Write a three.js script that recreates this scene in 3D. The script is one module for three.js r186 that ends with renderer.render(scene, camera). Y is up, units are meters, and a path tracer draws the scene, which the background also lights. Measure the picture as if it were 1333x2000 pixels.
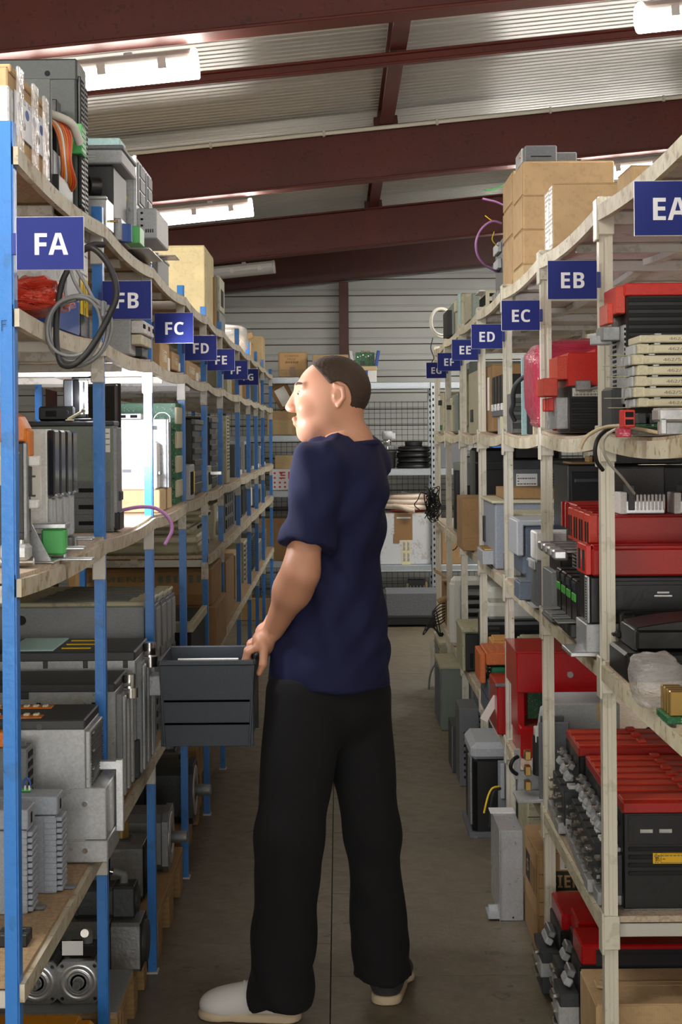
import * as THREE from 'three';
import { mergeGeometries } from 'three/addons/utils/BufferGeometryUtils.js';
import { MarchingCubes } from 'three/addons/objects/MarchingCubes.js';
import { RectAreaLightUniformsLib } from 'three/addons/lights/RectAreaLightUniformsLib.js';

// ---------------------------------------------------------------- camera, light levels, exposure
const FOCAL = 3150, EYE = 1.55, VPX = 662, VPY = 848, ROLL = 0.008;      // pixels of a 1333 x 2000 frame; metres
const scene = new THREE.Scene();
scene.background = new THREE.Color(0x000000);
const camera = new THREE.PerspectiveCamera(2 * Math.atan(1000 / FOCAL) * 180 / Math.PI, 1333 / 2000, 0.05, 60);
camera.position.set(0, EYE, 0);
camera.rotation.z = -ROLL;
camera.setViewOffset(1333, 2000, 666.5 - VPX, 1000 - VPY, 1333, 2000);
camera.updateProjectionMatrix();
const renderer = new THREE.WebGLRenderer({ antialias: true });
renderer.toneMapping = THREE.LinearToneMapping;
renderer.toneMappingExposure = 2.85;
renderer.shadowMap.enabled = true;
RectAreaLightUniformsLib.init();
const TUBE_LIGHT = 10.5, TUBE_GLOW = 19, TUBE_COLOUR = 0xfff9f0;             // ceiling fittings: light, what the eye sees of the diffuser, tint
const DAY_LIGHT = 2.1, DAY_GLOW = 1.2, DAY_COLOUR = 0xfbf7f2;                  // daylight in the window behind the camera
const PANEL_LIGHT = 68, PANEL_GLOW = 22, WORK_GLOW = 6, WORK_COLOUR = 0xf4f5ff;   // square photo light on the left-hand shelves, facing away; small twin-tube lamp beside it

// ---------------------------------------------------------------- small tools
let seed_ = 12345;
const rnd = () => { seed_ = (Math.imul(seed_, 1664525) + 1013904223) >>> 0; return seed_ / 4294967296; };
const V = (x, y, z) => new THREE.Vector3(x, y, z);
const lerp = (a, b, t) => a + (b - a) * t;
// a point of the photograph at a known distance, in metres
function at(px, py, d) {
  const dx = px - VPX, dy = py - VPY, c = Math.cos(ROLL), s = Math.sin(ROLL);
  return V((dx * c - dy * s) * d / FOCAL, EYE - (dx * s + dy * c) * d / FOCAL, -d);
}
const names_ = {};
function numbered(n) { const k = names_[n] = (names_[n] ?? -1) + 1; return k ? n + '_' + String(k).padStart(3, '0') : n; }
function tag(o, label, category, group) { o.userData.label = label; o.userData.category = category; if (group) o.userData.group = group; return o; }
function thing(name, label, category, p = [0, 0, 0], yaw = 0, group) {
  const g = new THREE.Group(); g.name = numbered(name); g.position.set(...p); g.rotation.y = yaw;
  tag(g, label, category, group); scene.add(g); return g;
}
function struct(o, name) { o.name = numbered(name); o.userData.kind = 'structure'; scene.add(o); return o; }
function mesh(name, geo, m, parent, p, label) {
  const o = new THREE.Mesh(geo, typeof m === 'string' ? MAT[m] : m); o.name = name;
  if (!o.material) throw new Error('no material ' + m);
  if (p) o.position.set(p[0], p[1], p[2]);
  if (label) o.userData.label = label;
  parent.add(o); return o;
}
// uv in metres from the way each face points
function uvMetres(g, off = rnd() * 7) {
  if (g.index) g = g.toNonIndexed();
  if (!g.attributes.normal) g.computeVertexNormals();
  const p = g.attributes.position, n = p.count, uv = new Float32Array(n * 2), A = V(), B = V(), C = V(), N = V();
  for (let i = 0; i < n; i += 3) {
    A.fromBufferAttribute(p, i); B.fromBufferAttribute(p, i + 1); C.fromBufferAttribute(p, i + 2);
    N.crossVectors(B.clone().sub(A), C.clone().sub(A));
    const ax = Math.abs(N.x), ay = Math.abs(N.y), az = Math.abs(N.z);
    [A, B, C].forEach((q, k) => {
      const [u, v] = ax > ay && ax > az ? [q.z, q.y] : ay > az ? [q.x, q.z] : [q.x, q.y];
      uv[(i + k) * 2] = u + off; uv[(i + k) * 2 + 1] = v + off * .37;
    });
  }
  g.setAttribute('uv', new THREE.BufferAttribute(uv, 2));
  return g;
}
// a box with chamfered edges, flat faces, uv in metres
function cbox(w, h, d, c) {
  c = Math.min(c ?? .002, w * .3, h * .3, d * .3);
  const X = w / 2, Y = h / 2, Z = d / 2, x = X - c, y = Y - c, z = Z - c, S = [-1, 1], pos = [];
  const tri = (p, q, r) => {                                               // wound so that it faces outwards
    const ux = q[0] - p[0], uy = q[1] - p[1], uz = q[2] - p[2], vx = r[0] - p[0], vy = r[1] - p[1], vz = r[2] - p[2];
    const n = (uy * vz - uz * vy) * (p[0] + q[0] + r[0]) + (uz * vx - ux * vz) * (p[1] + q[1] + r[1]) + (ux * vy - uy * vx) * (p[2] + q[2] + r[2]);
    pos.push(...p, ...(n > 0 ? q : r), ...(n > 0 ? r : q));
  };
  const quad = (p, q, r, t) => { tri(p, q, r); tri(p, r, t); };
  for (const s of S) {
    quad([s * X, -y, -z], [s * X, y, -z], [s * X, y, z], [s * X, -y, z]);
    quad([-x, s * Y, -z], [x, s * Y, -z], [x, s * Y, z], [-x, s * Y, z]);
    quad([-x, -y, s * Z], [x, -y, s * Z], [x, y, s * Z], [-x, y, s * Z]);
    for (const t of S) {
      quad([s * X, t * y, -z], [s * X, t * y, z], [s * x, t * Y, z], [s * x, t * Y, -z]);
      quad([-x, s * Y, t * z], [x, s * Y, t * z], [x, s * y, t * Z], [-x, s * y, t * Z]);
      quad([s * X, -y, t * z], [s * X, y, t * z], [s * x, y, t * Z], [s * x, -y, t * Z]);
      for (const r of S) tri([s * X, t * y, r * z], [s * x, t * Y, r * z], [s * x, t * y, r * Z]);
    }
  }
  const g = new THREE.BufferGeometry();
  g.setAttribute('position', new THREE.BufferAttribute(new Float32Array(pos), 3));
  g.computeVertexNormals();
  return uvMetres(g);
}
function bent(w, h, d, sag, n = 8) {                                       // a board that sags along its length (z)
  const g = new THREE.BoxGeometry(w, h, d, 1, 1, n), p = g.attributes.position;
  for (let i = 0; i < p.count; i++) { const t = p.getZ(i) / d * 2; p.setY(i, p.getY(i) - sag * (1 - t * t)); }
  const o = uvMetres(g); o.computeVertexNormals(); return o;
}
function cyl(r, len, axis = 'y', seg = 20, r2 = r) {
  const g = new THREE.CylinderGeometry(r2, r, len, seg);
  if (axis === 'x') g.rotateZ(-Math.PI / 2); if (axis === 'z') g.rotateX(Math.PI / 2);
  return g;
}
function tubeGeo(pts, r, seg = 40, closed = false) {
  return new THREE.TubeGeometry(new THREE.CatmullRomCurve3(pts.map((p) => (p.isVector3 ? p : V(...p))), closed), seg, r, 8, closed);
}
function lathe(pts, seg = 28) { return new THREE.LatheGeometry(pts.map(([r, y]) => new THREE.Vector2(r, y)), seg); }
function shapeOf(pts) { const s = new THREE.Shape(); pts.forEach(([x, y], i) => (i ? s.lineTo(x, y) : s.moveTo(x, y))); s.closePath(); return s; }
function prism(pts, depth, bevel = 0) {                                    // outline in x,y extruded along z, centred in z
  const g = new THREE.ExtrudeGeometry(shapeOf(pts), { depth, bevelEnabled: bevel > 0, bevelThickness: bevel, bevelSize: bevel, bevelSegments: 1 });
  g.translate(0, 0, -depth / 2); return uvMetres(g);
}

// ---------------------------------------------------------------- textures
const hash2 = (x, y, s) => { let h = Math.imul(x, 374761393) ^ Math.imul(y, 668265263) ^ Math.imul(s, 974634777); h = Math.imul(h ^ (h >>> 13), 1274126177); return ((h ^ (h >>> 16)) >>> 0) / 4294967296; };
function vnoise(x, y, per, s) {                                            // tiling value noise, period per cells
  const X = Math.floor(x), Y = Math.floor(y), fx = x - X, fy = y - Y, u = fx * fx * (3 - 2 * fx), v = fy * fy * (3 - 2 * fy), m = (k) => ((k % per) + per) % per;
  return lerp(lerp(hash2(m(X), m(Y), s), hash2(m(X + 1), m(Y), s), u), lerp(hash2(m(X), m(Y + 1), s), hash2(m(X + 1), m(Y + 1), s), u), v);
}
function fbm(x, y, cells, s, oct = 4) { let a = 0, w = .5, t = 0; for (let k = 0; k < oct; k++) { a += w * vnoise(x * cells, y * cells, cells, s + k); t += w; w *= .5; cells *= 2; } return a / t; }
function tex(n, size, fn, srgb = true) {
  const data = new Uint8Array(n * n * 4);
  for (let j = 0; j < n; j++) for (let i = 0; i < n; i++) {
    const c = fn(i / n, j / n, i, j), o = (j * n + i) * 4, a = Array.isArray(c) ? c : [c, c, c];
    for (let k = 0; k < 3; k++) data[o + k] = Math.max(0, Math.min(255, Math.round(a[k])));
    data[o + 3] = 255;
  }
  const t = new THREE.DataTexture(data, n, n, THREE.RGBAFormat);
  t.wrapS = t.wrapT = THREE.RepeatWrapping; t.magFilter = THREE.LinearFilter; t.minFilter = THREE.LinearMipmapLinearFilter; t.generateMipmaps = true;
  if (srgb) t.colorSpace = THREE.SRGBColorSpace;
  t.repeat.set(1 / size, 1 / size); t.needsUpdate = true; return t;
}
const mix3 = (a, b, t) => [lerp(a[0], b[0], t), lerp(a[1], b[1], t), lerp(a[2], b[2], t)];
const step = (e, w, x) => Math.max(0, Math.min(1, (x - e) / w));
const T = {
  grain: tex(256, .12, (u, v, i, j) => 214 + 34 * (fbm(u, v, 32, 1, 3) - .5) + 22 * (hash2(i, j, 2) - .5) + 20),
  worn: tex(512, .5, (u, v, i, j) => { const a = fbm(u, v, 6, 11, 5), b = fbm(u, v, 40, 17, 3); const k = step(.56, .1, a) * step(.5, .1, b); return mix3([238, 238, 238], [196, 190, 180], k * .6).map((c) => c + 12 * (hash2(i, j, 3) - .5)); }),
  plain: tex(256, 1.3, (u, v, i, j) => 236 + 14 * (fbm(u, v, 5, 13, 4) - .5) + 6 * (hash2(i, j, 12) - .5)),
  spangle: tex(256, .1, (u, v, i, j) => { let best = 9, id = 0; for (let k = 0; k < 1; k++) { const cx = Math.floor(u * 20), cy = Math.floor(v * 20); for (let a = -1; a < 2; a++) for (let b = -1; b < 2; b++) { const X = (cx + a + 20) % 20, Y = (cy + b + 20) % 20, px = cx + a + hash2(X, Y, 5), py = cy + b + hash2(X, Y, 6), d = (px - u * 20) ** 2 + (py - v * 20) ** 2; if (d < best) { best = d; id = hash2(X, Y, 7); } } } return 214 + 18 * id + 10 * (hash2(i, j, 8) - .5); }),
  carton: tex(512, .3, (u, v, i, j) => { const k = fbm(u, v, 5, 21, 4); const r = Math.sin(u * Math.PI * 2 * 50) * 3; const c = 226 + 30 * (k - .5) + r + 12 * (hash2(i, j, 9) - .5) - 8 * step(.62, .06, fbm(u, v, 26, 29, 2)); return [c, c * .99, c * .97]; }),
  chip: tex(512, .3, (u, v, i, j) => { const a = fbm(u, v, 48, 31, 2), b = fbm(v, u, 90, 37, 2); return mix3([228, 224, 218], [204, 196, 184], step(.4, .3, a)).map((c) => c + 22 * (b - .5)); }),
  edge: tex(512, .45, (u, v, i, j) => { const a = fbm(u, v, 9, 41, 5), b = fbm(u, v, 30, 47, 3); let c = mix3([236, 235, 230], [216, 211, 200], step(.42, .2, a)); c = mix3(c, [176, 156, 130], step(.6, .08, a) * step(.46, .14, b) * .7); c = mix3(c, [128, 114, 98], step(.72, .03, b) * .5); return c.map((x) => x + 10 * (hash2(i, j, 4) - .5)); }),
  paint: tex(512, .55, (u, v, i, j) => { const a = fbm(u, v, 14, 51, 4), b = fbm(u, v, 60, 57, 2); let c = [240, 240, 240]; c = mix3(c, [214, 214, 208], step(.62, .05, a) * .7); c = mix3(c, [120, 112, 106], step(.74, .02, a) * step(.52, .1, b) * .7); return c.map((x) => x + 8 * (hash2(i, j, 14) - .5)); }),
  concrete: tex(1024, 1.6, (u, v, i, j) => { const a = fbm(u, v, 4, 61, 6), b = fbm(u, v, 90, 67, 2), c = fbm(u, v, 24, 69, 3); let k = 205 + 50 * (a - .5) + 26 * (b - .5) + 22 * (hash2(i, j, 15) - .5); k -= 60 * step(.73, .05, c) * step(.5, .1, b); return [k, k * .985, k * .96]; }),
  steel: tex(512, .9, (u, v, i, j) => { const a = fbm(u, v, 5, 71, 5), b = fbm(u, v, 44, 77, 3); const k = 216 + 40 * (a - .5) + 20 * (b - .5); return mix3([k, k, k], [150, 130, 120], step(.72, .04, b) * .6); }),
  pcb: tex(512, .2, (u, v, i, j) => { const X = Math.floor(u * 40), Y = Math.floor(v * 40), h = hash2(X, Y, 81), fx = u * 40 % 1, fy = v * 40 % 1; let c = [30, 112, 70]; if (h > .62 && (h * 57 % 1 > .5 ? fx : fy) > .38 && (h * 57 % 1 > .5 ? fx : fy) < .6) c = [64, 160, 104]; if (h < .08 && (fx - .5) ** 2 + (fy - .5) ** 2 < .09) c = [206, 200, 176]; const g = hash2(Math.floor(u * 16), Math.floor(v * 16), 83); if (g > .9 && u * 16 % 1 > .15 && u * 16 % 1 < .85 && v * 16 % 1 > .25 && v * 16 % 1 < .75) c = [26, 28, 28]; return c; }),
  wood: tex(512, .5, (u, v, i, j) => { const g = Math.sin((v + .03 * fbm(u, v, 4, 91, 3)) * Math.PI * 2 * 26) * .5 + .5, a = fbm(u, v * 3 % 1, 8, 93, 4); return mix3([232, 226, 214], [196, 184, 164], g * .5 + a * .5).map((c) => c + 8 * (hash2(i, j, 16) - .5)); }),
  cloth: tex(256, .03, (u, v, i, j) => 214 + 26 * Math.sin(u * Math.PI * 2 * 32) * Math.sin(v * Math.PI * 2 * 32) + 16 * (hash2(i, j, 18) - .5), false),
  bumps: tex(256, .2, (u, v) => 255 * fbm(u, v, 20, 95, 4), false),
  crumple: tex(512, .16, (u, v) => 255 * Math.abs(2 * fbm(u, v, 6, 97, 4) - 1), false),
  rough: tex(256, .3, (u, v) => { const k = 120 + 130 * fbm(u, v, 8, 99, 4); return [k, k, k]; }, false),
};
const MAT = {};
function mat(key, hex, o = {}) {
  const { lin, ...q } = o;
  const m = new (q.transmission || q.clearcoat || q.sheen ? THREE.MeshPhysicalMaterial : THREE.MeshStandardMaterial)({ color: hex, roughness: .6, metalness: 0, ...q });
  m.name = key; MAT[key] = m; return m;
}
const B = (t, s) => ({ bumpMap: T[t], bumpScale: s });
// structure
mat('redsteel', 0x661f0f, { map: T.steel, roughness: .58, ...B('bumps', .0006) });
mat('reddark', 0x5a2115, { map: T.steel, roughness: .5 });
mat('sheet', 0xc9c8c2, { map: T.plain, roughness: .34, metalness: .25 });
mat('cladding', 0xc2c4c0, { map: T.plain, roughness: .5, metalness: .1 });
mat('sidewall', 0xd6cfb4, { map: T.worn, roughness: .8 });
mat('floor', 0x8a806e, { map: T.concrete, roughness: .62, roughnessMap: T.rough, ...B('bumps', .0006) });
mat('conduit', 0xd6d2c4, { roughness: .5 });
// racks
mat('bluepaint', 0x347fd0, { map: T.paint, roughness: .34, ...B('bumps', .0005) });
mat('creampaint', 0xdfdac8, { map: T.paint, roughness: .3, ...B('bumps', .0004) });
mat('cleatgrey', 0xcfcbc2, { map: T.worn, roughness: .5 });
mat('edgegrey', 0xcfc9ba, { map: T.edge, roughness: .6 });
mat('edgecream', 0xe2dcc8, { map: T.edge, roughness: .5 });
mat('board', 0xb89f80, { map: T.chip, roughness: .75, ...B('bumps', .0005) });
mat('boardpale', 0xd3c4b4, { map: T.chip, roughness: .7 });
mat('boardwhite', 0xd9cdc8, { map: T.worn, roughness: .6 });
mat('zinc', 0xc3ccd2, { map: T.spangle, roughness: .38, metalness: .75 });
mat('greenpaint', 0x4f9a62, { map: T.paint, roughness: .45 });
mat('wire', 0x34373a, { roughness: .5, metalness: .4 });
mat('palletwood', 0xb5986c, { map: T.wood, roughness: .85 });
// metals and plastics
mat('gal', 0xc6c9cc, { map: T.spangle, roughness: .45, metalness: .4, roughnessMap: T.rough });
mat('alu', 0xd9dcdf, { map: T.grain, roughness: .32, metalness: .8 });
mat('cast', 0x9b9d9f, { map: T.grain, roughness: .45, metalness: .7, ...B('bumps', .0008) });
mat('castdark', 0x45484b, { map: T.grain, roughness: .5, metalness: .45, ...B('bumps', .0008) });
mat('steelbright', 0xe4e2dc, { roughness: .18, metalness: 1 });
mat('brass', 0xb89a5c, { roughness: .3, metalness: .9 });
mat('grey', 0x8d9296, { map: T.grain, roughness: .5 });
mat('greylight', 0xb7bbbf, { map: T.grain, roughness: .5 });
mat('greyblue', 0x9ea6b2, { map: T.grain, roughness: .48 });
mat('greyblue2', 0x606b78, { map: T.grain, roughness: .45 });
mat('greymid', 0x6b6f73, { map: T.grain, roughness: .5 });
mat('greygreen', 0x7d877f, { map: T.grain, roughness: .5 });
mat('darkgrey', 0x3a3d40, { map: T.grain, roughness: .45 });
mat('cabinet', 0x3d4442, { map: T.grain, roughness: .5 });
mat('black', 0x101113, { map: T.grain, roughness: .38, ...B('bumps', .0003) });
mat('blackmatt', 0x101112, { roughness: .75 });
mat('gap', 0x08080a, { roughness: .9 });
mat('smoke', 0x22242b, { roughness: .12, clearcoat: .6, clearcoatRoughness: .1 });
mat('red', 0xb31f16, { map: T.grain, roughness: .36 });
mat('redbright', 0xd8291a, { map: T.grain, roughness: .35 });
mat('redcoral', 0xdf4a34, { map: T.grain, roughness: .38 });
mat('redgloss', 0xa80d12, { map: T.grain, roughness: .22 });
mat('orange', 0xe07c1c, { map: T.grain, roughness: .35 });
mat('orangedull', 0xcf6d35, { map: T.grain, roughness: .5 });
mat('yelloworange', 0xd18c12, { map: T.grain, roughness: .3 });
mat('tan', 0xd59c52, { map: T.grain, roughness: .6 });
mat('yellow', 0xe3c21c, { roughness: .5 });
mat('cream', 0xd8d2b4, { map: T.grain, roughness: .45 });
mat('creamdull', 0xb6b295, { map: T.worn, roughness: .5 });
mat('white', 0xe6e6e4, { map: T.grain, roughness: .5 });
mat('whitebox', 0xd6dadf, { map: T.worn, roughness: .7 });
mat('foam', 0xdadcd2, { roughness: .9, ...B('bumps', .002) });
mat('teal', 0xb4dcdc, { map: T.grain, roughness: .5 });
mat('greenplug', 0x4fae5c, { roughness: .4 });
mat('greendark', 0x156b45, { map: T.grain, roughness: .4 });
mat('greenlamp', 0x4fb648, { roughness: .3 });
mat('pcb', 0xd0d6d0, { map: T.pcb, roughness: .45 });
mat('blueprint', 0x27509c, { roughness: .5 });
mat('cardboard', 0xd0b186, { map: T.carton, roughness: .85, ...B('bumps', .0004) });
mat('cardpale', 0xdcc398, { map: T.carton, roughness: .85 });
mat('cardbrown', 0xa8865c, { map: T.carton, roughness: .85, ...B('bumps', .0005) });
mat('cardyellow', 0xf0e2b4, { map: T.carton, roughness: .8 });
mat('packtape', 0x8c6a40, { roughness: .35 });
mat('paper', 0xeeeeea, { roughness: .8 });
mat('rubber', 0x1d1e20, { roughness: .55 });
mat('cablegrey', 0x77787a, { roughness: .5 });
mat('cablewhite', 0xc9c7bd, { roughness: .5 });
mat('cablebeige', 0xb3a283, { roughness: .5 });
mat('purple', 0xb07ab4, { roughness: .45 });
mat('hose', 0xd6c5b4, { roughness: .4 });
mat('signblue', 0x23398a, { roughness: .5 });
mat('signwhite', 0xf0f0f2, { roughness: .6 });
mat('filmclear', 0xffffff, { transmission: .82, roughness: .16, thickness: 0, ...B('crumple', .004) });
mat('filmpink', 0xe0506e, { transmission: .55, roughness: .2, thickness: 0, ...B('crumple', .004) });
mat('filmred', 0xd8452e, { transmission: .3, roughness: .24, thickness: 0, ...B('crumple', .004) });
mat('lampoff', 0xdedfe0, { transmission: .5, roughness: .12, thickness: 0 });
mat('lamphousing', 0xbdbcb6, { roughness: .45 });
mat('skin', 0xc58f72, { roughness: .5 });
mat('hair', 0x3a2b20, { roughness: .8 });
mat('navy', 0x0a113c, { roughness: .85, sheen: .15, sheenColor: new THREE.Color(0x4a5fa8), sheenRoughness: .6 });
mat('trousers', 0x0a0a0e, { roughness: .92 });
mat('shoewhite', 0xd8d6d2, { roughness: .55 });
mat('shoedark', 0x3a3a3c, { roughness: .6 });
mat('sole', 0xcdb99a, { roughness: .7 });
mat('crateblue', 0x2c3640, { map: T.grain, roughness: .5 });
mat('felt', 0x66696e, { roughness: .95, ...B('bumps', .002) });
const glow = (hex, k) => new THREE.MeshStandardMaterial({ color: 0xffffff, emissive: hex, emissiveIntensity: k, roughness: .5 });
MAT.tubeglow = glow(TUBE_COLOUR, TUBE_GLOW); MAT.tubeglow.name = 'tubeglow';
MAT.dayglow = glow(DAY_COLOUR, DAY_GLOW); MAT.dayglow.name = 'dayglow';
MAT.panelglow = glow(WORK_COLOUR, PANEL_GLOW); MAT.panelglow.name = 'panelglow';
MAT.workglow = glow(WORK_COLOUR, WORK_GLOW); MAT.workglow.name = 'workglow';
// flat print: drawn in a canvas
function print(w, h, draw, bg = '#ffffff', o = {}) {
  const c = document.createElement('canvas'); c.width = w; c.height = h; const x = c.getContext('2d');
  if (bg) { x.fillStyle = bg; x.fillRect(0, 0, w, h); } draw(x, w, h);
  const t = new THREE.CanvasTexture(c); t.colorSpace = THREE.SRGBColorSpace;
  return new THREE.MeshStandardMaterial({ map: t, roughness: .6, ...o });
}
const textLines = (lines, col, size, font = 'sans-serif') => (x, w, h) => { x.fillStyle = col; x.textAlign = 'center'; x.textBaseline = 'middle'; lines.forEach((l, i) => { x.font = `bold ${size}px ${font}`; x.fillText(l, w / 2, h * (i + .5) / lines.length); }); };
const smallPrint = (col = '#333', n = 9, s = 3) => (x, w, h) => { x.fillStyle = col; for (let j = 0; j < n; j++) { let p = w * .06; while (p < w * .9) { const l = w * (.03 + .09 * hash2(Math.round(p), j, s)); x.fillRect(p, h * (j + .5) / (n + .5), l, h / n * .38); p += l + w * .025; if (hash2(Math.round(p), j, s + 1) > .82) break; } } };
MAT.plate = print(128, 96, smallPrint('#4a4a4a', 8, 5), '#e2e2de');
MAT.plategrey = print(128, 96, smallPrint('#5a5a58', 9, 6), '#b9bbb9');
MAT.warn = print(192, 64, (x, w, h) => { x.strokeStyle = '#201800'; x.lineWidth = 2; x.strokeRect(44, 6, 140, 52); x.beginPath(); x.moveTo(8, 16); x.lineTo(36, 16); x.lineTo(22, 48); x.closePath(); x.stroke(); x.fillStyle = '#201800'; x.fillRect(20, 22, 4, 12); smallPrint('#3a2c00', 6, 7)(x, w, h); }, '#e0b01c');
// ---------------------------------------------------------------- the building
const SLOPE = .095, ROOF_ANG = Math.atan(SLOPE), X0 = -3.2, X1 = 3.9, ZN = 3.4, ZF = -14.7;   // roof rises to +x; inner faces of the walls
const roofY = (x) => 3.31 + SLOPE * x;
{
  // floor of square panels with fine open joints
  const floor = new THREE.Group(); struct(floor, 'floor');
  mesh('subfloor', uvMetres(new THREE.BoxGeometry(X1 - X0 + .4, .2, ZN - ZF + .4)), 'gap', floor, [(X0 + X1) / 2, -.108, (ZN + ZF) / 2]);
  const pw = 1.22, pl = .83, j = .0035;
  for (let a = 0, x = -.035 - 3 * pw; x < X1; x += pw, a++) for (let z = -2.95; z > ZF - .2; z -= pl) {
    const x0 = Math.max(x, X0 - .1), x1 = Math.min(x + pw, X1 + .1), zz = z - (a % 2 ? .0 : pl * .36);
    const g = uvMetres(new THREE.BoxGeometry(x1 - x0 - j, .012, pl - j));
    mesh('floor_panel', g, 'floor', floor, [(x0 + x1) / 2, -.006, zz - pl / 2]);
  }
  const near = uvMetres(new THREE.BoxGeometry(X1 - X0 + .3, .012, ZN + 2.95)); mesh('floor_panel', near, 'floor', floor, [(X0 + X1) / 2, -.006, (ZN - 2.95) / 2]);

  const wallBox = (name, w, h, d, x, y, z, m) => { const g = new THREE.Group(); struct(g, name); mesh('wall_core', uvMetres(new THREE.BoxGeometry(w, h, d)), m, g, [x, y, z]); return g; };
  wallBox('wall_left', .2, 4.2, ZN - ZF + .6, X0 - .1, 1.9, (ZN + ZF) / 2, 'sidewall');
  wallBox('wall_right', .2, 4.6, ZN - ZF + .6, X1 + .1, 2.1, (ZN + ZF) / 2, 'cladding');
  wallBox('wall_front', X1 - X0 + .6, 4.6, .2, (X0 + X1) / 2, 2.1, ZN + .1, 'cladding');
  { // wide window in the wall behind the camera: its daylight falls on the near ends of the shelving
    const g = new THREE.Group(); struct(g, 'window_1'); g.position.set(0, 1.35, ZN - .03); const w = 2.6, h = 1.7;
    mesh('pane', new THREE.BoxGeometry(w, h, .01), 'dayglow', g, [0, 0, .015]);
    for (const x of [-w / 2, -w / 6, w / 6, w / 2]) mesh('window_frame', cbox(.05, h + .05, .05, .003), 'lamphousing', g, [x, 0, 0]);
    for (const y of [-h / 2, h / 2]) mesh('window_frame', cbox(w + .05, .05, .05, .003), 'lamphousing', g, [0, y, 0]);
    const l = new THREE.RectAreaLight(DAY_COLOUR, DAY_LIGHT, w, h); l.position.set(0, 0, -.05); g.add(l);
  }
  // far wall: horizontal cladding trays with a recessed joint and a low rib each
  const back = wallBox('wall_back', X1 - X0 + .6, 4.6, .2, (X0 + X1) / 2, 2.1, ZF - .13, 'reddark');
  const ph = .148;
  for (let y = 0; y < 3.8; y += ph) {
    const W = X1 - X0;
    const g = prism([[0, .004], [.026, .004], [.026, ph * .30], [.019, ph * .33], [.019, ph * .38], [.026, ph * .41], [.026, ph - .006], [.012, ph - .004], [0, ph - .004]], W);
    g.rotateY(-Math.PI / 2);
    mesh('wall_panel', g, 'cladding', back, [(X0 + X1) / 2, y, ZF - .03]);
  }
  // roof: corrugated sheets laid side by side, ribs running down the slope
  const roof = new THREE.Group(); struct(roof, 'roof');
  const pitch = .075, per = 13, len = (X1 - X0 + .5) / Math.cos(ROOF_ANG);
  for (let z0 = ZN + .15; z0 > ZF - .3; z0 -= pitch * per) {
    const pts = [];
    for (let k = 0; k < per; k++) { const z = k * pitch; pts.push([z, 0], [z + .050, 0], [z + .056, .011], [z + .069, .011]); }
    pts.push([per * pitch + .004, 0], [per * pitch + .004, .014]);
    for (let k = per - 1; k >= 0; k--) { const z = k * pitch; pts.push([z + .072, .0135], [z + .053, .0135], [z + .047, .0025], [z, .0025]); }
    const s = shapeOf(pts), g = uvMetres(new THREE.ExtrudeGeometry(s, { depth: len, bevelEnabled: false }));
    g.rotateY(Math.PI / 2);                                                // extruded along +x, profile along -z
    g.translate(-len / 2, 0, 0);
    const o = mesh('roof_panel', g, 'sheet', roof, [(X0 + X1) / 2, roofY((X0 + X1) / 2), z0]); o.rotation.z = ROOF_ANG;
  }
  const deck = mesh('roof_deck', uvMetres(new THREE.BoxGeometry(len + .4, .1, ZN - ZF + 1)), 'cladding', roof, [(X0 + X1) / 2, roofY((X0 + X1) / 2) + .09, (ZN + ZF) / 2]); deck.rotation.z = ROOF_ANG;

  // main frames: I-beams under the roof, every 3.4 m or so
  const iBeam = (d, depth, flange, name, m, y) => {
    const g = new THREE.Group(), t = .012, hd = depth / 2, hf = flange / 2;
    struct(g, name); g.position.set((X0 + X1) / 2, y, -d); g.rotation.z = ROOF_ANG;
    mesh('web', cbox(len, depth - 2 * t, .010, .001), m, g);
    mesh('flange', cbox(len, t, flange, .003), m, g, [0, hd - t / 2, 0]);
    mesh('flange', cbox(len, t, flange, .003), m, g, [0, -hd + t / 2, 0]);
    return g;
  };
  const beamY = 1.55 + 1.515 + SLOPE * (X0 + X1) / 2;
  for (const d of [-1.4, 2.0, 5.38, 8.86, 12.05, 14.42]) {
    const b = iBeam(d, .29, .13, 'trim_1', d > 14 ? 'reddark' : 'redsteel', beamY);
    b.name = numbered('roof_beam');
  }
  for (const d of [3.7, 7.1]) { const b = iBeam(d, .055, .05, 'trim_2', 'redsteel', 1.55 + 1.625 + SLOPE * (X0 + X1) / 2); b.name = numbered('roof_rail'); }
  // purlins along the aisle, between the frames, on small cleats
  for (const x of [-1.95, .27, 2.5]) for (const [a, b] of [[-1.4, 2.0], [2.0, 5.38], [5.38, 8.86], [8.86, 12.05], [12.05, 14.42]]) {
    const g = new THREE.Group(); struct(g, 'roof_purlin'); g.position.set(x, roofY(x) - .052, -(a + b) / 2); g.rotation.z = ROOF_ANG;
    mesh('web', cbox(.008, .085, b - a - .03, .001), 'redsteel', g);
    for (const s of [-1, 1]) mesh('flange', cbox(.075, .007, b - a - .03, .002), 'redsteel', g, [0, s * .0445, 0]);
    for (const s of [-1, 1]) mesh('cleat', cbox(.13, .07, .012, .002), 'redsteel', g, [0, -.03, s * ((b - a) / 2 - .03)]);
  }
  // column in the far wall and two beside it
  for (const x of [-2.6, .055, 2.9]) { const g = new THREE.Group(); struct(g, 'column'); g.position.set(x, 1.46, ZF + .1); mesh('web', cbox(.085, 2.92, .01, .001), 'reddark', g); for (const s of [-1, 1]) mesh('flange', cbox(.085, 2.92, .01, .002), 'reddark', g, [0, 0, s * .05]); }
  // conduit along the front of the second frame
  const cd = new THREE.Group(); tag(cd, 'pale electrical conduit clipped along the upper edge of a red roof beam', 'conduit'); cd.name = 'conduit'; scene.add(cd);
  cd.position.set((X0 + X1) / 2, beamY + .128, -8.86 + .083); cd.rotation.z = ROOF_ANG;
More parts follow.
